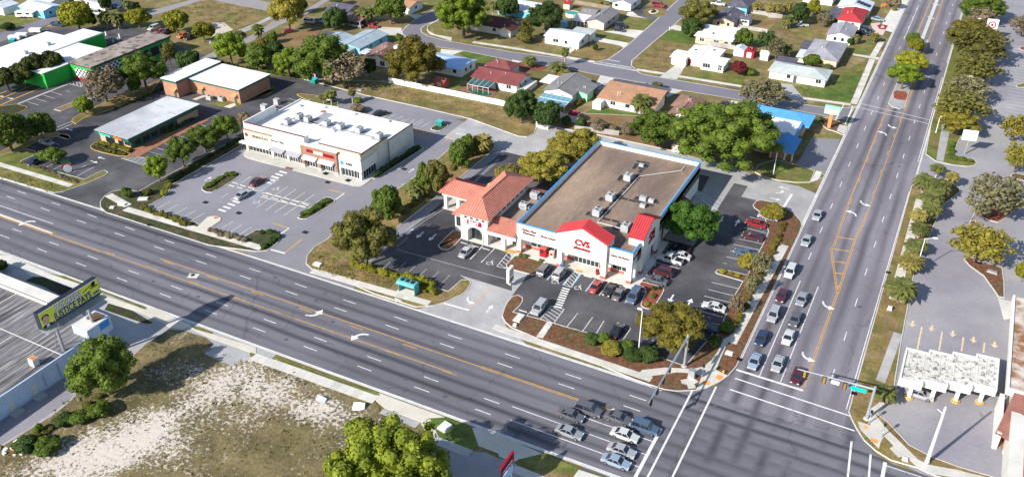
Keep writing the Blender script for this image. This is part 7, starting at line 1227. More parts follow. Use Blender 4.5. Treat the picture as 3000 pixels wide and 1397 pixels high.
TREES = [
('round','lime',(-278.7,201.9,10.9,9.2,1.0),'big yellow green tree with two lobes beside the corner street, far left',GB_),('round','deep',(-276.6,205.9,3.4,5.1,0.5),'narrow dark tree behind the two lobed lime tree',GB_),
('palm','palm',(-272.1,208.2,4.8,5.4,2.0),'dark palm left of the pair beyond the green building yard',GD_),('palm','palm',(-268.0,209.7,5.3,5.7,2.0),'dark palm right of the pair beyond the green building yard',GD_),
('round','deep',(-286.4,220.5,4.8,5.6,1.0),'dark tree at the top edge left of the bright blue car',GB_),('round','deep',(-278.3,226.5,4.5,2.9,0.5),'dark round tree at top beyond the gold tree',GB_),('palm','palm',(-276.6,222.1,2.6,3.9,3.0),'slim grey palm at top right of the blue car',GD_),
('round','lime',(-262.3,214.1,8.4,5.6,1.0),'yellow tree on the tan island behind the green building',GA),('round','lime',(-245.8,215.9,8.6,6.6,1.0),'dense yellow green tree shading the parked maroon SUV',GA),('round','lime',(-230.9,213.7,7.2,5.6,0.8),'round yellow tree at the end of the orange car bays',GA),
('palm','palm',(-216.0,215.2,4.5,3.4,3.0),'grey green palm between the two pale strips, left one',GD_),('palm','palm',(-215.8,223.9,4.2,4.7,2.0),'grey green palm with pale trunk by the pale street, right one',GD_),('fine','bright',(-206.8,201.0,9.6,9.0,1.0),'vivid green round tree beside the pale street',GB_),
('round','green',(-195.8,201.5,7.7,7.4,0.7),'dark green tree right of the vivid green tree, behind brick building',GB_),('airy','olive',(-222.4,189.9,5.4,7.7,1.0),'tall olive sparse tree at the end of the green building',GF),('round','deep',(-215.2,190.9,7.5,5.8,0.6),'dark tree between olive tree and white brick building roof',GA),
('fine','green',(-215.2,173.1,11.9,9.8,1.0),'large olive green tree in front of the green building wall',GA),('round','green',(-216.6,170.2,3.7,4.1,0.3),'small green tree under the large olive green tree',GA),('airy','dry',(-218.6,160.9,12.6,8.9,1.0),'wide greyish brown sparse tree before the chequered wall',GF),
('round','bright',(-216.8,151.7,5.6,4.3,0.6),'small round bright green tree on the tan island, left lot',GA),
('round','darkolive',(-251.2,153.1,8.4,6.0,1.0),'dark olive tree at the left edge of the row by yellow lines',GA),('round','darkolive',(-249.4,157.3,6.6,6.6,1.0),'second dark olive tree from left in the row by yellow lines',GA),('round','darkolive',(-250.3,162.2,6.9,7.4,1.0),'third dark olive tree in the row by yellow lines',GA),('round','darkolive',(-248.2,166.7,7.5,7.2,1.0),'rightmost dark olive tree in the row, over the white roof',GA),
('bush','deep',(-302.1,190.7,4.5,2.4,0.0),'dark low bush at the far left on the corner lawn',GE_),('round','green',(-214.5,126.3,11.9,8.9,1.0),'large green tree at left edge above the silver sedan',GA),('round','green',(-212.9,134.6,6.9,6.5,0.8),'green tree right of the one at the left edge',GA),
('round','green',(-198.1,125.9,6.2,3.3,0.8),'small rounded green tree beside the dark blue hatchback',GA),('fine','bright',(-166.7,131.8,5.7,6.2,0.8),'bright green tree nearest the road in the battery shop row',GA),('fine','green',(-167.7,140.6,7.0,6.7,1.0),'second tree from the road in the battery shop row',GA),('fine','green',(-168.8,149.5,8.5,5.5,1.0),'third tree from the road in the battery shop row',GA),('fine','green',(-167.8,156.9,6.6,6.3,1.0),'farthest tree in the battery shop row beside the plaza corner',GA),
('bush','dry',(-170.5,166.7,4.1,4.0,0.0),'round brown bush behind the left corner of the plaza',GE_),('bush','green',(-167.7,122.7,2.5,2.5,0.0),'pointed shrub on the lawn by the first driveway',GE_),('bush','olive',(-164.4,125.8,2.2,1.5,0.0),'dark small shrub by the yellow kerb corner',GE_),('bush','lime',(-162.6,130.5,2.0,1.1,0.0),'small yellow shrub by the bend of the plaza lot kerb',GE_),('bush','lime',(-160.8,127.4,1.7,1.4,0.0),'yellow shrub next to the plaza lot kerb, lower one',GE_),
('fine','gold',(-212.5,236.7,12.1,13.3,1.0),'big pale olive tree with dusty top left of the dark house',GB_),('palm','palm',(-215.3,224.4,2.7,4.0,2.5),'grey palm left of the pale olive tree',GD_),('bush','green',(-209.1,223.2,3.7,3.8,0.0),'tangled green shrub at the edge of the dirt yard',GE_),('bush','brownoak',(-207.7,216.8,4.2,3.6,0.0),'brown green shrub at edge of dirt yard, lower one',GE_),
('round','deep',(-197.0,210.8,5.4,5.5,0.5),'dark tree behind the two green trees of the back lot',GB_),('round','green',(-193.9,201.0,5.8,7.7,0.6),'deep green tree at the end of the brick building roof',GB_),('fine','bright',(-183.3,201.2,9.3,8.2,0.5),'vivid green tree left of the peach wall section',GB_),('fine','green',(-170.6,202.3,16.2,12.9,0.8),'large spreading green tree above the peach wall section',GB_),
('airy','dry',(-163.4,202.7,13.2,8.7,1.5),'broad grey brown tree beside the brown hip roofed house',GF),('round','deep',(-161.4,213.4,4.0,5.3,0.3),'dark tree in shade between dry tree and garage front',GB_),('fine','brownoak',(-144.0,213.2,15.9,13.2,1.0),'large bronze green oak at the left end of the white fence',GB_),('huge','bright',(-153.5,258.5,16.8,14.7,1.0),'giant vivid green tree on the street corner',GB_),
('round','green',(-184.3,259.1,11.7,9.7,1.0),'large green tree by the red sports car drive',GB_),('round','deep',(-198.4,245.1,7.6,7.2,0.3),'dark tree clump in front of the solar panel house',GB_),('palm','palm',(-194.3,257.7,6.9,5.5,1.5),'dark palm behind the solar panels',GD_),('round','deep',(-150.9,284.0,7.5,6.7,0.6),'round dark tree at top right of the giant green tree',GB_),('palm','palm',(-154.2,281.2,3.3,3.7,4.0),'thin grey palm right behind the giant green tree',GD_),
('palm','palm',(-158.2,189.6,3.5,3.0,2.5),'tall palm left behind the plaza roof',GD_),('palm','palm',(-161.0,189.5,2.8,2.2,1.5),'short palm behind the plaza beside the white bench',GD_),('palm','palm',(-153.8,193.9,2.4,2.1,2.5),'palm by the grassy edge behind the plaza',GD_),('bush','bright',(-152.8,194.9,2.6,1.4,0.0),'small bright shrub on the lot behind the plaza',GE_),('bush','dry',(-148.8,189.4,4.1,2.2,0.0),'brown bush on the island behind the plaza roof',GE_),('bush','green',(-171.8,245.8,2.3,2.5,0.0),'small spiky shrub on the lawn by the street bend',GE_),
('round','deep',(-221.6,254.0,4.8,5.4,0.5),'dark tree right behind the pale olive tree',GB_),('round','deep',(-215.5,268.6,5.4,3.4,0.5),'dark tree at top behind the solar house',GB_),('fine','deep',(-103.2,203.8,8.4,8.4,0.8),'dense dark green tree beside the end of the white fence',GB_),
('fine','deep',(-131.0,277.4,12.9,9.0,0.8),'large dark green tree left of the round pool',GB_),('round','deep',(-148.2,284.9,4.6,6.9,0.5),'dark tree at top between two white roofs',GB_),('airy','olive',(-133.1,266.4,4.7,6.5,0.8),'olive tree at edge of the shady garden',GB_),('bush','olive',(-132.7,263.6,5.4,3.6,0.2),'olive bush on the lawn below the olive tree',GE_),
('palm','palm',(-111.1,250.3,3.0,3.4,3.5),'tall slim palm on the verge before the arched roof house',GD_),('palm','palm',(-120.7,244.0,4.4,3.0,1.2),'palm in the brick edged bed at the street bend',GD_),('palm','palm',(-110.2,242.9,5.8,3.4,1.2),'bushy palm beside the street, left of the junction',GD_),('palm','palmgold',(-107.0,241.1,4.1,2.2,0.6),'low brownish palm behind the weathered grey roof',GD_),('bush','deep',(-107.9,267.8,1.8,2.6,0.0),'dark columnar shrub on the corner lawn',GE_),('bush','gold',(-125.2,313.3,2.6,2.3,0.0),'small golden shrub at top behind the wooden fence',GE_),
('fine','olive',(-85.1,308.2,12.9,8.2,0.8),'broad olive green tree with golden side by the side street',GB_),('round','deep',(-83.5,296.4,7.3,5.7,0.4),'dark tree below the broad olive tree',GB_),('round','green',(-64.4,292.9,5.6,5.9,0.6),'green tree right of the flat white roofed peach house',GB_),('round','red',(-59.2,268.6,5.0,3.8,0.3),'red leaved tree beside the large white roofed house',GB_),('bush','green',(-55.7,269.7,3.0,2.4,0.0),'round green shrub right of the red leaved tree',GE_),
('airy','deep',(-56.1,291.6,6.7,6.6,0.8),'dark sparse tree above the small white shed',GB_),('airy','grey',(-51.9,287.1,5.5,6.5,0.6),'greyish tree in the dark clump right of the small white shed',GF),('palm','palm',(-49.5,290.4,3.7,3.9,1.5),'palm at the right end of the dark clump',GD_),
('palm','palmgold',(-70.1,333.1,4.0,3.6,1.5),'golden skirted palm beside the sky blue house',GD_),('palm','palmgold',(-64.9,332.7,3.8,4.2,1.5),'golden skirted palm, second from the sky blue house',GD_),('palm','palmgold',(-62.4,334.0,3.7,4.5,1.5),'golden skirted palm, third from the sky blue house',GD_),('palm','palmgold',(-59.5,337.7,3.5,4.3,1.5),'golden skirted palm, fourth from the sky blue house',GD_),('round','deep',(-53.2,327.6,6.9,6.6,0.5),'large dark tree right of the golden palms',GB_),('round','lime',(-50.4,338.7,4.4,5.5,0.5),'lime tree beside the red roofed house',GB_),('palm','palm',(-56.1,320.8,4.1,5.1,1.0),'leaning palm at the end of the grey fence',GD_),
('airy','dry',(-44.8,329.5,5.7,4.6,0.2),'brown bare shrub left of the white two window house',GF),('palm','palm',(-77.7,244.5,3.7,2.1,0.8),'round fan palm on the green lawn by the street',GD_),('bush','green',(-88.6,241.8,3.0,1.6,0.0),'low green shrub by the drive beside the peach roof',GE_),('bush','green',(-80.2,241.5,3.8,2.0,0.2),'green shrub behind the peach roof ridge',GE_),('palm','palm',(-75.8,226.0,5.9,5.5,1.5),'large dark palm in front of the peach shingle roof',GD_),
('airy','grey',(-46.8,245.8,12.4,7.1,1.0),'wide greyish olive tree by the street, behind the blue roof',GF),('fine','green',(-64.8,207.4,12.7,8.7,0.8),'dense green tree left of the giant spreading oak',GB_),('huge','oak',(-45.7,203.4,24.1,15.2,1.0),'giant spreading green oak beside the blue roofed building',GA),('round','deep',(-95.5,204.5,7.2,7.2,0.4),'dark tree by the white bin enclosure',GB_),
('bush','deep',(-91.4,208.1,2.6,3.3,0.0),'dark green bush left of the pair on the back lane bank',GE_),('bush','deep',(-87.2,209.3,2.7,2.9,0.0),'dark green bush right of the pair on the back lane bank',GE_),('bush','dry',(-81.9,209.7,4.5,3.1,0.0),'large brown bush by the plank fence',GE_),('bush','dry',(-78.6,211.0,2.9,1.7,0.0),'small brown bush in the middle of the back lane bank',GE_),('bush','dry',(-74.0,210.7,4.4,3.8,0.0),'brown twiggy bush beside the dense green tree',GE_),
('round','green',(-13.5,318.3,4.6,3.5,2.0),'pale green tree at the far end of the road island',GA),('round','lime',(-12.0,313.1,5.4,3.8,1.5),'yellow green tree just before the far end of road island',GA),('fine','lime',(-11.5,293.3,9.3,5.0,2.0),'broad yellow tree in the middle of the road island',GA),('fine','bright',(-11.9,279.7,9.9,5.4,2.0),'broad bright green tree nearest on the road island',GA),
('fine','green',(5.1,361.8,14.1,7.6,0.8),'green tree at the top of the east verge',GC),('airy','dry',(5.7,355.1,9.6,5.9,0.8),'bare grey brown tree left of the round target sign',GC),('fine','brownoak',(3.8,326.2,15.2,8.2,1.0),'golden brown tree in front of the target sign',GC),('airy','olive',(6.5,313.5,17.2,9.3,1.0),'wide olive grey tree on the east verge, second below the target sign',GC),('airy','olive',(6.5,294.1,14.5,7.9,1.0),'large olive tree on the east verge beside the road island',GC),('airy','grey',(5.7,277.6,11.9,6.5,1.0),'greyish tree around the white street lamp on east verge',GC),('airy','olive',(5.7,259.6,15.6,8.4,1.0),'wide olive tree on the east verge by the crossing',GC),('fine','gold',(5.6,252.2,10.4,5.6,1.0),'golden olive tree above the blank white sign',GC),
('airy','dry',(18.8,349.8,9.4,5.9,0.8),'grey tree at the right edge near the top',GC),('airy','gold',(19.4,255.0,7.6,6.3,0.8),'golden grey tree at the right edge above the parked bays',GC),('airy','gold',(20.4,234.6,6.9,7.4,0.8),'golden tree at the right edge, right of the blank sign',GC),
('palm','palmgold',(-25.9,319.9,3.2,3.1,1.0),'small yellow palm by the main road pavement',GD_),('palm','palm',(-31.3,314.8,2.6,3.2,1.0),'small green palm beside white two window house',GD_),('bush','deep',(-33.0,313.4,2.2,2.9,0.0),'dark shrub at the corner of the white two window house',GE_),('bush','green',(-40.0,287.5,5.7,3.1,0.3),'round green bush above the greenish white roof',GE_),('palm','palm',(-35.1,285.7,2.8,1.8,0.6),'small palm at the end of the greenish white roof',GD_),('bush','deep',(-38.4,271.9,2.7,2.0,0.0),'dark bush in front of the low greenish roof house',GE_),('round','dry',(-25.7,362.9,5.5,3.9,0.3),'pinkish grey bush at top beside the main road',GE_),
('palm','palm',(3.2,222.6,3.6,2.0,2.0),'palm at the head of the east palm row, topmost',GD_),('palm','palmgold',(6.7,218.8,3.2,2.8,2.0),'golden palm right of the east palm row',GD_),('palm','palm',(1.1,212.3,5.0,4.0,2.0),'second palm of the east row, left one',GD_),('palm','palm',(4.3,211.1,5.1,4.2,2.0),'third palm of the east row, right one',GD_),('palm','palm',(3.3,205.5,5.1,3.0,2.0),'fourth palm of the east row',GD_),('palm','palm',(4.0,199.3,4.2,3.6,2.0),'fifth palm of the east row, leaning right',GD_),('palm','palmgold',(1.8,196.0,3.7,3.4,1.5),'sixth palm of the east row with golden skirt',GD_),('palm','palm',(2.6,190.2,4.0,3.1,1.5),'seventh palm of the east row beside the white car',GD_),
('airy','grey',(15.8,207.8,13.3,8.6,1.0),'big grey tree on the red mulch island at right',GC),('airy','gold',(14.5,186.0,11.7,6.3,1.5),'sparse golden tree on the long mulch island at right',GC),('palm','palm',(2.6,182.6,4.6,2.5,1.5),'palm beside the tall white lamp, upper one',GD_),('palm','palmgold',(2.4,174.7,4.9,4.0,1.5),'palm beside the tall white lamp, lower one',GD_),('palm','palm',(1.9,163.1,5.7,4.3,1.5),'last large palm of the east row',GD_),('palm','palm',(3.7,130.3,3.6,2.4,1.5),'round palm by the drive through canopy corner',GD_),('bush','lime',(23.5,181.8,3.2,4.7,0.2),'yellow green shrub at the right edge',GE_),
('bush','gold',(-28.1,183.6,5.1,3.1,0.2),'golden shrub beside the silver SUV at top of right row',GE_),('round','gold',(-27.5,160.0,4.0,3.5,0.3),'golden brown shrub tree on the mulch strip, upper one',GF),('airy','grey',(-25.0,158.9,4.0,5.0,0.6),'olive grey tree with white sign on the mulch strip',GF),('airy','grey',(-24.7,151.0,3.3,4.9,0.6),'grey tree on the mulch strip beside the curved island',GF),('airy','dry',(-25.6,143.5,2.8,4.2,0.4),'dry brown small tree on the mulch strip near the white sedan',GF),('bush','green',(-25.9,137.7,2.9,1.6,0.0),'green bush at the corner end of the mulch strip',GE_),
('fine','emerald',(-42.1,166.0,11.2,7.6,0.6),'dense dark green round tree beside the pharmacy',GA),('fine','brownoak',(-33.8,128.8,11.9,6.4,1.0),'large brownish green tree at the corner of the pharmacy lot',GA),('bush','deep',(-47.0,122.8,2.9,1.6,0.0),'dark round bush left of the front row black car',GE_),('bush','green',(-45.2,123.9,2.5,1.7,0.0),'clipped green bush next to the front row black car',GE_),('bush','green',(-40.6,124.0,2.7,1.7,0.0),'clipped green bush right of the front row black car',GE_),('bush','gold',(-42.7,121.6,3.8,2.1,0.0),'low golden shrub on the mulch below the clipped bushes',GE_),('bush','deep',(-38.6,121.9,3.4,1.9,0.0),'dark low shrub left under the corner tree',GE_),('bush','deep',(-35.9,123.1,3.8,2.1,0.0),'dark low shrub right under the corner tree',GE_),('bush','deep',(-26.6,131.5,2.2,3.0,0.0),'dark bush in shade right of the corner tree',GE_),
('fine','gold',(-82.8,175.3,11.5,6.6,0.8),'yellow gold tree between bank and pharmacy',GA),('fine','gold',(-80.6,189.2,12.6,7.2,0.8),'dusty olive gold tree at the back corner of pharmacy',GA),('bush','palmgold',(-90.2,171.9,6.6,3.8,0.2),'dark yellow shrub behind the bank roof',GE_),('fine','olive',(-99.6,124.8,12.3,11.7,0.8),'large golden olive tree at the bank driveway',GA),('round','green',(-106.1,142.3,6.6,7.6,0.6),'green tree with pale trunk above the large golden olive tree',GA),
('palm','palm',(-106.1,153.9,4.8,5.0,1.0),'drooping palm at the lower end of the divider hedge',GD_),('round','green',(-104.5,156.2,5.0,7.5,0.4),'dark green tree in the divider hedge, lower left',GA),('round','olive',(-102.4,157.3,5.9,8.4,0.4),'olive green tree in the divider hedge, lower right',GA),('round','green',(-104.1,172.1,5.4,7.4,0.4),'green tree in the middle of the divider hedge',GA),('round','green',(-106.4,179.5,4.5,5.0,0.4),'green tree in the upper part of the divider hedge',GA),('palm','palmgold',(-104.4,183.4,5.7,4.9,1.0),'golden green palm at the top of the divider hedge',GD_),('bush','red',(-105.2,166.3,1.8,1.2,0.0),'small red leaved shrub in the divider hedge',GE_),
('fine','green',(-115.5,71.0,10.0,9.3,0.8),'dark green tree against the shaded restaurant wall',GA),('huge','limegreen',(-57.9,72.0,16.1,13.8,1.0),'very large yellow green tree at the bottom edge',GA),('bush','bright',(-118.1,59.2,1.3,1.8,0.0),'small bright green shrub by the alley below the restaurant wall',GE_),('bush','deep',(-116.1,62.6,3.1,1.6,0.0),'dark ragged shrub by fallen branches, left one',GE_),('bush','green',(-114.5,63.9,3.1,1.7,0.0),'ragged green shrub at the edge of the sandy lot',GE_),('bush','green',(-113.0,66.8,3.7,2.2,0.0),'low green shrub under the dark tree on sandy lot',GE_),('bush','deep',(-116.5,55.7,3.7,2.3,0.0),'dark shrub near the alley end, lower left',GE_),('bush','green',(-113.2,57.1,4.0,2.1,0.0),'green shrub near the alley end, right of the dark one',GE_),('round','deep',(-166.3,87.8,2.7,2.0,0.2),'dark clipped tree at left edge beside the road',GA),
]
for a in TREES: tree(*a)
def hedge(label, pts, w, h, leaf, step=.75, group='hedges', jit=.25):
    o = thing('hedge', label, 'hedge', (*pts[0],0), 0, group); n = 0
    for a, b in zip(pts, pts[1:]):
        d = math.dist(a,b); k = max(1, int(d/(w*step)))
        for i in range(k):
            s = rnd.uniform(.8,1.2); x = a[0]+(b[0]-a[0])*(i+.5)/k+rnd.uniform(-jit,jit)*w*.6-pts[0][0]; y = a[1]+(b[1]-a[1])*(i+.5)/k+rnd.uniform(-jit,jit)*w-pts[0][1]
            c = link('foliage', CR['bush'][n % 2], o, (x,y,.02), n*1.3, (w*s,w*s,h*s)); c.material_slots[0].link = 'OBJECT'; c.material_slots[0].material = L_[leaf]; n += 1
    return o
hedge('yellow green clipped hedge along the bank lot front, behind the teal bus shelter',[(-102.0,123.2),(-97.7,123.4),(-91.4,123.3),(-88.1,124.2),(-84.7,124.3),(-82.4,123.6)],1.7,1.5,'lime',.5); hedge('second yellow shrub row by the end of the teal shelter',[(-83.6,122.5),(-80.9,122.4)],1.5,1.4,'lime',.5)
hedge('yellow shrubs on dark bed in front of the battery shop',[(-198.5,140.0),(-193.4,140.6),(-188.9,140.9),(-186.3,140.3)],1.5,1.0,'lime'); hedge('low olive shrubs in dark bed before the battery shop, front row',[(-198.0,138.6),(-192.6,138.3),(-187.9,138.1),(-185.8,138.2)],1.2,.7,'olive')
hedge('rough grass hedge along the front of plaza lot, left of the walkway',[(-160.1,120.1),(-154.6,119.8),(-149.6,119.9),(-144.1,119.3)],1.8,1.1,'olive'); hedge('rough grass hedge along plaza lot front, right of the walkway',[(-139.5,119.5),(-133.5,119.9),(-128.7,120.3)],1.6,1.0,'dry')
hedge('dark planting on the left oval island in plaza lot',[(-154.4,134.3),(-154.6,138.6),(-154.2,142.4),(-153.0,143.9)],1.9,.8,'green',.6); hedge('dark planting on the right oval island in plaza lot',[(-125.0,134.7),(-124.4,137.6),(-124.4,141.4),(-123.7,143.9)],2.0,.8,'green',.6); hedge('dark planting on the driveway corner island of plaza lot',[(-128.7,124.3),(-126.1,125.2),(-123.8,125.0)]+[(-123.3,121.0),(-124.3,119.6)],1.8,.9,'deep',.6)
hedge('long dark hedge strip between battery shop lot and plaza lot',[(-163.9,132.6),(-164.7,139.4),(-165.4,147.9),(-165.5,155.8),(-165.7,159.9)],1.5,1.0,'deep',.8); hedge('long low green hedge along the battery shop wall',[(-186.5,152.6),(-186.8,158.0),(-187.0,164.3)],1.1,.9,'green'); hedge('brown grass hedge above the left pavement',[(-206.1,122.8),(-198.7,122.9),(-189.6,122.1),(-184.4,121.9)],1.0,.7,'dry')
hedge('dark shrubs along the shaded right side of the plaza',[(-120.9,158),(-120.3,177)],1.4,1.4,'deep',.7); hedge('low shrubs on the mulch before the pharmacy front, left',[(-72.8,143.2),(-70.7,143.0)],1.3,.8,'green'); hedge('low shrubs on the mulch before the pharmacy front, right',[(-68.1,143.0),(-67.0,143.6)],1.3,.8,'green')
hedge('dark green shrubs on the red corner island by the pharmacy',[(-43.2,144.5),(-41.4,145.0)],1.2,.7,'deep'); hedge('dark shrubs lower on red corner island by the pharmacy',[(-42.7,142.0),(-41.1,141.7)],1.2,.8,'green'); hedge('yellow grass tuft at tip of the red corner island',[(-42.6,138.6),(-41.2,139.0)],1.3,.8,'lime')
hedge('yellow green grass on the curved tip island of the mulch strip',[(-32.8,156.5),(-31.3,156.9),(-29.8,157.0),(-28.1,156.9)],1.4,.6,'lime'); hedge('dark undergrowth along divider hedge strip by the bank drive',[(-105.0,143.6),(-105.3,152.4),(-105.8,162.3),(-106.1,172.4),(-105.8,184.9)],1.6,.8,'olive',.8,jit=.5); hedge('rough undergrowth strip along the mulch by road two',[(-24.8,137),(-24.6,165),(-25,182)],1.5,.9,'brownoak',.9,jit=.5)
hedge('green undergrowth along the dark back lot edge',[(-204.7,195.9),(-198.0,202.3),(-188.9,201.2),(-180.9,202.5)],2.0,1.2,'green',.6); hedge('shrubs along the dark strip beside the tan verge',[(-212.4,158.2),(-211.5,168.6),(-211.7,175.5)],1.2,.6,'deep',.9); hedge('dark bushes under the trees behind brick building',[(-211.7,200.2),(-203.5,200.5)],2.0,1.2,'deep')
hedge('dark shrub bed on the sign island by the blue roofed building',[(-29.1,245.9),(-28.2,243.0)],1.5,1.0,'deep'); hedge('green shrubs on the parking bay end island at right',[(5.0,245.9),(5.8,235.7),(10.7,236.3)],1.6,.9,'green'); hedge('small shrubs on brown verge beside the back lane',[(-87.8,206.9),(-84.4,207.2)],1.2,.7,'olive')
hedge('weedy brush line along the alley below the restaurant wall',[(-117.5,55.7),(-117.3,59.9),(-117.2,62.6),(-116.6,66.1),(-115.6,70.0)],1.5,.7,'olive',.9,jit=.6); hedge('shrub border round the pool cage garden',[(-94.3,221.3),(-94.2,225.5),(-93.5,228.3)],1.5,1.2,'brownoak')
# ------------------------------------------------------------------ street furniture and signs
def post(mb, z0, z1, r0, r1=None): return mb.tube((0,0,z0),(0,0,z1),r0,r1,n=10)
def signal(t, x, y, z, face):
    """traffic signal head hanging at x,y,z; face: unit vector it looks along"""
    h = MB().box(x-.2,x+.2,y-.18,y+.18,z-.6,z+.6).build('signal_head','signal_gold' if t.get('yl') else 'dark',t); bx, by = face
    for k, mname in enumerate(('dark','dark','dark')): MB().tube((x+bx*.2,y+by*.2,z+.38-.38*k),(x+bx*.3,y+by*.3,z+.38-.38*k),.13,n=10).build('lens',mname,h)
    MB().box(x-.32 if bx == 0 else x-.02,x+.32 if bx == 0 else x+.02,y-.32 if by == 0 else y-.02,y+.32 if by == 0 else y+.02,z-.75,z+.75).build('backplate','black',h)
t = thing('traffic_signal','steel mast arm traffic signal reaching over road one from the pharmacy corner','traffic signal',(-29.6,124.0,0),0,'traffic signals'); post(MB(),0,7.2,.26,.2).build('pole','galv',t,False); post(MB(),0,.25,.5).build('base','concrete',t,False)
MB().tube((-29.6,124,6.7),(-29.8,104.6,7.0),.22,.1,n=10).build('mast_arm','galv',t); MB().box(-29.75,-29.65,118,120.4,6.0,6.55).build('street_sign','sign_teal',t)
for y in (114.8,111.6,108.6,105.6): signal(t,-29.75,y,6.2,(-1,0))
t = thing('traffic_signal','steel mast arm traffic signal with teal street sign reaching over road two','traffic signal',(1.7,125,0),0,'traffic signals'); t['yl'] = 1; post(MB(),0,7.2,.26,.2).build('pole','galv',t,False); post(MB(),0,.25,.5).build('base','concrete',t,False)
MB().tube((1.7,125,6.6),(-10.6,124.1,6.8),.2,.1,n=10).build('mast_arm','galv',t); MB().box(-1.9,.6,124.15,124.25,5.9,6.6).build('street_sign','sign_teal',t); MB().box(-5,-3.7,124.0,124.1,6.0,6.7).build('lane_sign','white_letter',t)
for x in (-9.3,-6.1,-2.8): signal(t,x,124.2,6.1,(0,1))
t = thing('steel_pole','tall white steel pole standing at the bottom right corner beside the pavement','pole',(*(11.7,119.0),0)); post(MB(),0,11.5,.3,.16).build('pole','white_metal',t,False); post(MB(),0,.5,.42).build('base','galv',t,False); MB().tube((0,0,10.4),(-.9,.6,10.6),.06,n=6).build('arm','white_metal',t,False); post(MB(),11.5,12.0,.2,.05).build('cap','white_metal',t,False)
def lamp(label, p, h, arm, ln=1.6, g='street lamps'):
    t = thing('street_lamp', label, 'street lamp', (p[0],p[1],0), R(arm), g); post(MB(),0,h,.12,.08).build('pole','white_metal',t,False); MB().tube((0,0,h-.1),(ln,0,h+.25),.05,n=6).build('arm','white_metal',t,False); a = MB().box(ln-.15,ln+.75,-.2,.2,h+.15,h+.36).build('lamp_head','white_metal',t,False); MB().box(ln,ln+.6,-.14,.14,h+.12,h+.16).build('lens','headlight',a,False); post(MB(),0,.3,.25).build('base','concrete',t,False)
lamp('tall white street lamp among palms on the east pavement',(3.8,175.8),8.2,20); lamp('white street lamp among trees on the east verge',(4.1,282.1),6,25); lamp('white lamp pole beside the blue roofed building under the oak',(-33.1,205.7),8,170,.5); lamp('white square headed lamp in the plaza divider near the golden olive tree',(-107.3,142.9),7,0,.2); lamp('white wooden post lamp at the left of the corner tree in pharmacy lot',(-38.6,124.9),8.8,180,.2); lamp('short white lamp on the east verge above the blank sign',(0.6,251.1),4.5,60,.6); lamp('white street lamp near the golden tree below the target sign',(4.0,346.7),5,0,.4); lamp('slim lamp between trees of the east verge, middle one',(4.0,332.8),5,60,.4)
t = thing('bus_shelter','teal metal bus shelter with arched roof on the pavement','bus shelter',(*(-86.3,120.5),.12)); MB().box(-1.9,1.9,.95,1.02,0,2.3).build('rear_panel','teal',t,False)
for x in (-1.9,1.85): MB().box(x,x+.06,-.7,1.0,.0,2.2).build('side_panel','teal',t,False)
ro = MB()
for i in range(8):
    a0, a1 = i/8*math.pi, (i+1)/8*math.pi; ro.quad((-2.1,-1.25*math.cos(a0),2.2+.55*math.sin(a0)),(2.1,-1.25*math.cos(a0),2.2+.55*math.sin(a0)),(2.1,-1.25*math.cos(a1),2.2+.55*math.sin(a1)),(-2.1,-1.25*math.cos(a1),2.2+.55*math.sin(a1)))
ro.build('roof','teal',t,False)
for x in (-1.2,0,1.2): MB().box(x-.45,x+.45,-.5,.5,2.72,2.78).build('roof_panel','glass',t,False)
MB().box(-1.4,1.4,.3,.8,.4,.48).build('bench','frame_dark',t,False)
def pylon(name, label, p, w, d, z0, z1, m, rz=0., posts=1, pm='offwhite', cat='sign'):
    t = thing(name, label, cat, (p[0],p[1],0), R(rz)); MB().box(-w/2,w/2,-d/2,d/2,z0,z1).build('board',m,t,False)
    for x in ([0] if posts == 1 else [-w/2+.2,w/2-.2]): MB().box(x-.13,x+.13,-.13,.13,0,z0).build('post',pm,t,False)
    return t
t = pylon('monument_sign','white pharmacy road sign board standing in the driveway between bank and pharmacy',(-69.3,132.3),.6,2.0,.9,4.3,'white_wall',0,2); MB().box(.3,.33,-.95,.95,1.0,1.9).build('lower_panel','black',t,False); text('CVS',.8,.02,'red_letter',t,(-69.3+.33,132.3,3.4),(90,0,90)); text('pharmacy',.36,.02,'black',t,(-69.3+.33,132.3,2.75),(90,0,90)); text('24 HR',.5,.02,'white_letter',t,(-69.3+.35,132.3,1.45),(90,0,90))
t = pylon('road_sign','green and orange battery shop sign over white board in left lot',(-191.5,125.1),2.3,.5,1.6,3.4,'black',60,2,'dark'); MB().box(-1.1,1.1,-.28,-.25,2.6,3.3).build('green_panel','green_trim',t,False); MB().box(-1.1,1.1,-.28,-.25,1.8,2.5).build('orange_panel','red_pad',t,False); MB().lathe(0,0,[(1.05,0),(1.05,.12)],18).xf(Matrix.Translation((0,-.25,1.0)) @ Matrix.Rotation(R(90),4,'X')).build('round_board','white_letter',t,False)
M4 = parent_mat(t)
t = thing('target_sign','large white sign with red bullseye among trees, top right','sign',(9.0,341,0)); MB().box(-1.8,1.8,-.3,.3,3.2,7.2).build('board','white_letter',t,False); MB().box(-.3,.3,-.2,.2,0,3.2).build('post','white_wall',t,False)
rg = MB().ring([(1.25*math.cos(R(a)),1.25*math.sin(R(a))) for a in range(0,360,15)],[(.85*math.cos(R(a)),.85*math.sin(R(a))) for a in range(0,360,15)],0,.05); Mx = Matrix.Translation((0,-.3,5.3)) @ Matrix.Rotation(R(90),4,'X'); rg.xf(Mx).build('red_ring','red_letter',t,False); MB().lathe(0,0,[(.42,0),(.42,.05)],18).xf(Mx).build('red_dot','red_letter',t,False)
t = pylon('blank_sign','white square sign board with faint red print over the parking bays',(8.6,240.5),3.6,.3,4.0,6.8,'white_letter',10,1,'galv'); MB().box(-1.0,1.0,-.17,-.15,5.7,5.85).build('faint_print','pink_wall',t,False)
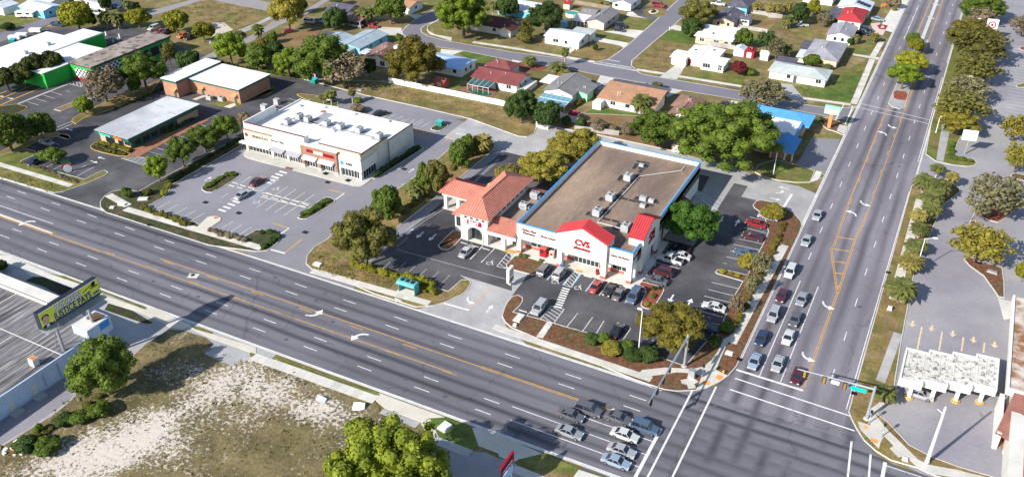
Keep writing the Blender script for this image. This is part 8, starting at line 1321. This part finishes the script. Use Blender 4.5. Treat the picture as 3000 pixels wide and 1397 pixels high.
t = thing('corner_sign','blue and red framed shop sign over pale blue board at the bottom edge','sign',(-44.4,83.5,0)); MB().box(-.15,.15,-2.0,2.2,4.6,6.4).build('board','suit',t,False); MB().box(.15,.19,-1.9,2.1,4.75,5.8).build('red_panel','dark_red',t,False); MB().box(-.2,.2,-1.9,1.7,2.9,4.2).build('lower_board','paleblue_roof',t,False); MB().box(.19,.21,-1.4,1.6,5.15,5.35).build('white_print','white_letter',t,False); MB().box(-.18,.18,-2.0,2.2,6.4,6.5).build('frame','red_letter',t,False)
for y in (-1.5,1.5): MB().box(-.12,.12,y-.12,y+.12,0,4.6).build('post','offwhite',t,False)
t = thing('kiosk','bright red vending kiosk under the pharmacy arcade','kiosk',(-67.9,145.1,.12)); MB().box(-.75,.75,-.45,.45,0,2.0).build('cabinet','red_letter',t,False); MB().box(-.6,.1,-.47,-.44,.9,1.7).build('screen','dark',t,False); MB().box(-.75,.75,-.5,.45,2.0,2.25).build('header','red_pad',t,False)
t = thing('kiosk','second pale pink vending kiosk beside the red one','kiosk',(-66.0,145.3,.12)); MB().box(-.5,.5,-.4,.4,0,1.7).build('cabinet','pink_wall',t,False); MB().box(-.35,.35,-.42,-.39,.8,1.4).build('screen','dark_red',t,False)
for p, m, lb in (((-62.4,142.5),'blue_trim','blue newspaper box at left column of the pharmacy entrance'),((-54.9,143.9),'red_letter','red newspaper box at right column of the pharmacy entrance')):
    t = thing('newspaper_box',lb,'newspaper box',(*p,.12)); MB().box(-.3,.3,-.25,.25,.35,1.25).build('box',m,t,False); MB().box(-.22,.22,-.27,-.24,.8,1.15).build('window','glass',t,False); MB().box(-.2,.2,-.2,.2,0,.35).build('stand','dark',t,False)
def ubox(label, p, w=.8, d=.6, h=1., m='hvac', rz=0): t = thing('utility_box',label,'utility box',(p[0],p[1],.08),R(rz),'utility boxes'); MB().box(-w/2,w/2,-d/2,d/2,.05,h).build('cabinet',m,t,False); MB().box(-w/2-.12,w/2+.12,-d/2-.12,d/2+.12,0,.06).build('pad','concrete',t,False); MB().box(-w/2-.03,w/2+.03,-d/2-.03,d/2+.03,h,h+.05).build('lid',m,t,False)
ubox('signal controller cabinet on the intersection corner pad',(-27.5,121.7),1.1,.8,1.7,'galv'); ubox('white ground box on the lawn of the first driveway, larger',(-166.0,119.2),1.6,.9,.3,'white_metal',20); ubox('white ground box on the lawn of the first driveway, smaller',(-166.9,117.1),.9,.7,.25,'white_metal',20); ubox('white pad box by the yellow shrubs of first driveway lawn',(-163.6,123.4),2.2,1.1,.3,'offwhite',30); ubox('white flat box on the bank driveway lawn',(-108.9,120.0),1.6,1.0,.3,'white_metal'); ubox('low pale utility slab by the lone hatchback',(-62.5,123.0),1.3,2.4,.25,'offwhite'); ubox('tiny white box on the grass below the pale utility slab',(-62.1,120.5),.6,.5,.4,'white_metal'); ubox('pale box on mulch near the crossing corner',(-23.4,131.3),1.2,1.0,.2,'offwhite'); ubox('white slab box on the dark green lawn at the bottom',(-59.8,90.8),1.5,1.9,.3,'white_metal',-10); ubox('white box on the east verge beside the last palm',(0.8,159.1),.7,.5,.7,'white_metal'); ubox('white box on the lawn by the bottom right pavement',(8.6,118.2),.7,.6,.3,'white_metal'); ubox('pale box behind the plaza next to palms',(-161.4,192.6),1.8,1.0,1.0,'white_metal'); ubox('grey box on the grass behind the plaza lot',(-157.6,202.8),1.4,1.1,.3,'galv'); ubox('pale storage box behind the tall plaza parapet, left',(-173.4,178.0),1.8,1.4,1.6,'hvac'); ubox('pale storage box behind the tall plaza parapet, right',(-173.1,183.1),1.6,1.3,1.5,'hvac'); ubox('fallen grey pedestal lying on the long mulch island',(18.0,182.7),1.8,.6,.4,'galv',-10)
t = thing('fire_hydrant','yellow fire hydrant on the corner by the crossing','hydrant',(*(-22.8,125.3),.1)); MB().lathe(0,0,[(.18,0),(.14,.1),(.14,.5),(.17,.55),(.1,.7),(.03,.75)],10).build('body','paint_yellow',t,False); MB().tube((-.25,0,.42),(.25,0,.42),.06,n=8).build('outlet','paint_yellow',t,False)
for p, lb in (((2.2,124.1),'short pedestrian signal post beside the orange pad, upper'),((4.6,121.9),'short pedestrian signal post beside the orange pad, lower'),((-25.8,122.6),'pedestrian signal post on the pharmacy corner pavement')):
    t = thing('pedestrian_signal',lb,'pedestrian signal',(*p,.1),0,'pedestrian signals'); post(MB(),0,2.8,.08).build('post','galv',t,False); MB().box(-.2,.2,-.15,.15,2.3,2.8).build('head','dark',t,False); MB().box(-.08,.08,-.14,-.07,1.0,1.2).build('button','frame_white',t,False)
# wheel stops
WS = MB().box(-.9,.9,-.08,.08,0,.12).mesh('wheel_stop','concrete')
ORD = ['first','second','third','fourth','fifth','sixth','seventh','eighth','ninth','tenth']
def stops(pts, deg, grp, row):
    for i, p in enumerate(pts): tag(link('wheel_stop', WS, None, (p[0],p[1],.012), R(deg)), 'low concrete wheel stop, %s from the left in %s' % (ORD[i], row), 'wheel stop', grp)
stops([(-138.9,139.6),(-135.9,139.5),(-133.4,139.6),(-130.5,139.5),(-127.6,139.4)],0,'wheel stops in the plaza lot','upper row of right plaza bays'); stops([(-138.8,138.2),(-135.8,138.3),(-133.0,138.2),(-130.4,138.3),(-127.6,138.4)],0,'wheel stops in the plaza lot','lower row of right plaza bays'); stops([(-149.9,139.9),(-147.2,139.7),(-144.6,139.8)],0,'wheel stops in the plaza lot','upper row of left plaza bays'); stops([(-149.6,138.4),(-147.1,138.5)],0,'wheel stops in the plaza lot','lower row of left plaza bays')
stops([(-158.8,121.2),(-156.0,121.2),(-153.4,121.3),(-150.7,121.3),(-148.0,121.3),(-145.2,121.2)],0,'wheel stops along the plaza lot front','front kerb left of the walkway'); stops([(-139.1,121.1),(-136.6,121.2),(-133.7,121.2),(-131.1,121.2)],0,'wheel stops along the plaza lot front','front kerb right of the walkway')
stops([(-64.8,142.8),(-61.8,142.9),(-56.4,142.4),(-52.6,142.5),(-50.3,142.4),(-47.6,142.5),(-44.7,142.6)],0,'wheel stops by the shop fronts','the pharmacy front bays'); stops([(-62.9,125.5)],0,'wheel stops by the shop fronts','the bay of the lone hatchback'); stops([(-85.7,141.8),(-82.9,141.8),(-80.2,141.9)],0,'wheel stops by the shop fronts','the bank front bays'); stops([(-45.8,146.8),(-45.3,148.7),(-45.4,152.5)],90,'wheel stops beside the pharmacy','the right side pharmacy bays')
# debris on the sandy lot and by the alley
t = thing('scrap_board','bent white board lying on sandy ground near the sidewalk','scrap',(*(-75.2,88.0),.05),.4); MB().quad((-1,-.6,.05),(.3,-.7,.1),(.4,.5,.9),(-.9,.7,.6)).quad((.3,-.7,.1),(1.1,-.3,.05),(1.1,.6,.7),(.4,.5,.9)).build('board','white_metal',t,False); MB().quad((-1,-.6,.02),(-.9,.7,.57),(.4,.5,.87),(.3,-.7,.07)).build('back_sheet','galv',t,False)
t = thing('scrap_board','grey bent sheet lying on the sandy ground, farther from the drive','scrap',(*(-81.9,86.7),.05),.2); MB().quad((-1,-.4,.05),(.8,-.5,.05),(.9,.2,.5),(-.9,.4,.7)).build('sheet','galv',t,False); MB().quad((-1,.0,.02),(.8,.1,.02),(.9,.2,.47),(-.9,.4,.67)).build('back_sheet','galv',t,False)
t = thing('fallen_branches','pile of bleached fallen branches at the alley edge','branches',(*(-120.0,68.3),.05)); b = MB()
for i in range(14): a = rnd.uniform(0,3.1); l = rnd.uniform(.8,1.9); b.tube((-l*math.cos(a)+rnd.uniform(-.6,.6),-l*math.sin(a)+rnd.uniform(-.6,.6),rnd.uniform(.1,.5)),(l*math.cos(a),l*math.sin(a),rnd.uniform(.2,.8)),.08,.03,n=5)
b.build('branch','trunk_pale',t,False)
t = thing('rubbish_pile','white and orange rubbish heap at the far end of the alley','rubbish',(*(-118.4,55.2),.02)); b = MB()
for i in range(16): x, y, s = rnd.gauss(0,1.1), rnd.gauss(0,1.1), rnd.uniform(.2,.5); b.box(x-s,x+s,y-s*.7,y+s*.7,0,s)
b.build('boxes','white_metal',t,False); MB().box(-.3,.6,-.9,-.2,0,.6).build('orange_box','orange',t,False)
flat('alley', [(-126.3,57.8),(-126.2,71.6),(-122.5,71.1),(-120.5,66.9),(-120.4,63.6),(-120.8,58.3),(-121.4,54.2),(-122.3,49.6),(-127.5,51.5)], 'lot_pale', .012)

t = thing('kayak','blue kayak propped up against the trees beside the white frame','kayak',(*(-53.4,324.2),.1),.9); k = MB().tube((0,0,.2),(1.6,0,1.0),.12,.3,n=8).tube((1.6,0,1.0),(3.2,0,1.8),.3,.05,n=8); k.build('hull','paleblue_roof',t,False); MB().box(1.3,1.9,-.2,.2,1.2,1.3).xf(Matrix.Identity(4)).build('seat','dark',t,False)
t = thing('trailer_frame','white open boat trailer frame lying on the grass by the kayak','trailer',(*(-51.2,325.9),0),.35); MB().box(-2,2,-.8,-.7,.4,.55).box(-2,2,.7,.8,.4,.55).box(-2,-1.9,-.7,.7,.4,.55).box(1.9,2,-.7,.7,.4,.55).box(-.05,.05,-.7,.7,.4,.55).build('frame','white_metal',t,False); [MB().tube((0,y,.3),(0,y+.15,.3),.3,n=10).build('wheel','tyre',t,False) for y in (-1,.85)]
t = thing('tarp_canopy','bright blue tarp over a dark cart in the shade of the palms','canopy',(*(-275.9,210.3),0)); MB().quad((-1.2,-1,1.6),(1.2,-1,1.4),(1.3,1,1.8),(-1.1,1,2.0)).build('tarp','tarp',t,False); [MB().box(x-.05,x+.05,y-.05,y+.05,0,1.6).build('pole','metal',t,False) for x in (-1,1) for y in (-.8,.8)]
t = thing('mailbox','white mailbox post by the side street near the bright green lawn','mailbox',(*(-92.4,299.1),0)); MB().box(-.08,.08,-.08,.08,0,1.0).build('post','white_wall',t,False); MB().box(-.15,.15,-.3,.3,1.0,1.35).build('box','white_metal',t,False)
for p, lb in (((-28.9,362.9),'orange garden chair pair on pale drive, left one'),((-27.8,364.9),'orange garden chair pair on pale drive, right one')):
    t = thing('garden_chair',lb,'chair',(*p,.02),.5,'orange chairs on the pale drive'); MB().box(-.6,.6,-.5,.5,.4,.5).build('seat','orange',t,False); MB().box(-.6,.6,.4,.5,.5,1.2).build('backrest','orange',t,False); [MB().box(x-.05,x+.05,y-.05,y+.05,0,.4).build('leg','offwhite',t,False) for x in (-.5,.5) for y in (-.4,.4)]
tree('bush','gold',(-24.6,360.4,1.9,1.5,0.0),'small golden shrub on the pale drive at top','shrubs'); hedge('row of low plants in the round driveway bed',[(-105.4,316.6),(-104.2,317.9)],1.4,.9,'olive')
t = thing('yard_bin','small dark bin cluster beside the grey house at top','bin',(*(-117.5,316.7),0)); [MB().lathe(x,y,[(.35,0),(.4,1.0),(.3,1.1)],10).build('bin',m,t,False) for x, y, m in ((0,0,'dark'),(.9,.2,'galv'),(-.8,.1,'dark_red'))]

# loose weeds: countless small tufts
def inside(x, y, pl):
    c = False
    for (x1,y1),(x2,y2) in zip(pl, pl[1:]+pl[:1]):
        if (y1 > y) != (y2 > y) and x < (x2-x1)*(y-y1)/(y2-y1)+x1: c = not c
    return c
def weeds(label, pl, n, leaf, z=.05, s=.16, seed=3, clump=.5):
    g = np.random.default_rng(seed); P_ = np.array(pl); lo, hi = P_.min(0), P_.max(0); C = []; tries = 0
    while len(C) < n and tries < n*8:
        tries += 1; q = g.uniform(lo, hi)
        if inside(q[0], q[1], pl):
            for k in range(g.integers(2,7)): C.append((q[0]+g.normal()*clump, q[1]+g.normal()*clump, z+g.uniform(.02,.16)))
    C = np.array(C); N_ = g.normal(size=C.shape)*.5+np.array([0,0,1.]); N_ /= np.linalg.norm(N_, axis=1)[:,None]
    o = bpy.data.objects.new('weeds', quads_mesh('weeds', C, N_, g.uniform(.6,1.8,len(C))*s, L_[leaf])); col.objects.link(o); tag(o, label, 'weeds'); o['kind'] = 'stuff'
weeds('scattered dark weed tufts over the bare sandy vacant lot', [(-119,48),(-60,48),(-60,66),(-66,86),(-84,89.5),(-112,90),(-122,84)], 1500, 'olive', s=.2)
weeds('dry grass tufts along the strip below the white garden fence', [(-170.8,203.1),(-152.6,211.2),(-112.9,211.2),(-111.8,204.2),(-135.2,201.6),(-154.7,201.6)], 700, 'grey', .11, .2, 5)
weeds('low green tufts scattered over the corner lawn by the main road', [(-41.2,266.0),(-32.1,279.1),(-23.9,302.1),(-23.8,262.1),(-37.3,260.2)], 500, 'green', .02, .2, 7)
weeds('low weeds over the lawn beside the side street junction', [(-92.2,266.5),(-92.5,283.7),(-80.8,288.1),(-80.0,260.8),(-89.3,258.9)], 450, 'dry', .02, .2, 8)
weeds('bark and weed bits over the mulch strip beside road two', [(-26.9,140.4),(-27.3,148.7),(-26.8,168.1)]+[(-23,177),(-23,150),(-26,135)], 500, 'dry', .11, .13, 9)
weeds('bark and weed bits over the mulch along road one', [(-56.0,124.2),(-44.1,125.2),(-34.1,124.5),(-35.1,122.1),(-56.0,119.7)], 450, 'brownoak', .11, .14, 10)
weeds('mixed weed tufts on the verge before the bank lot', [(-111.1,120.2),(-113.4,125.8),(-103.7,122.8),(-92.8,121.7),(-89.8,120.9),(-100.1,118.0),(-108.3,118.7)], 350, 'olive', .11, .18, 11)
weeds('dry tufts on the brown vacant ground far left of the street', [(-265.6,247.3),(-263.4,250.0),(-235.1,250.2),(-232.4,229.6),(-243.6,230.6),(-266.9,235.1)], 500, 'dry', .02, .25, 12)
weeds('tufts on the grass verge beside the left pavement', [(-203.3,114.5),(-189.6,115.2),(-185.4,115.8),(-185.3,118.6),(-208.6,118.4)], 300, 'green', .11, .18, 13)
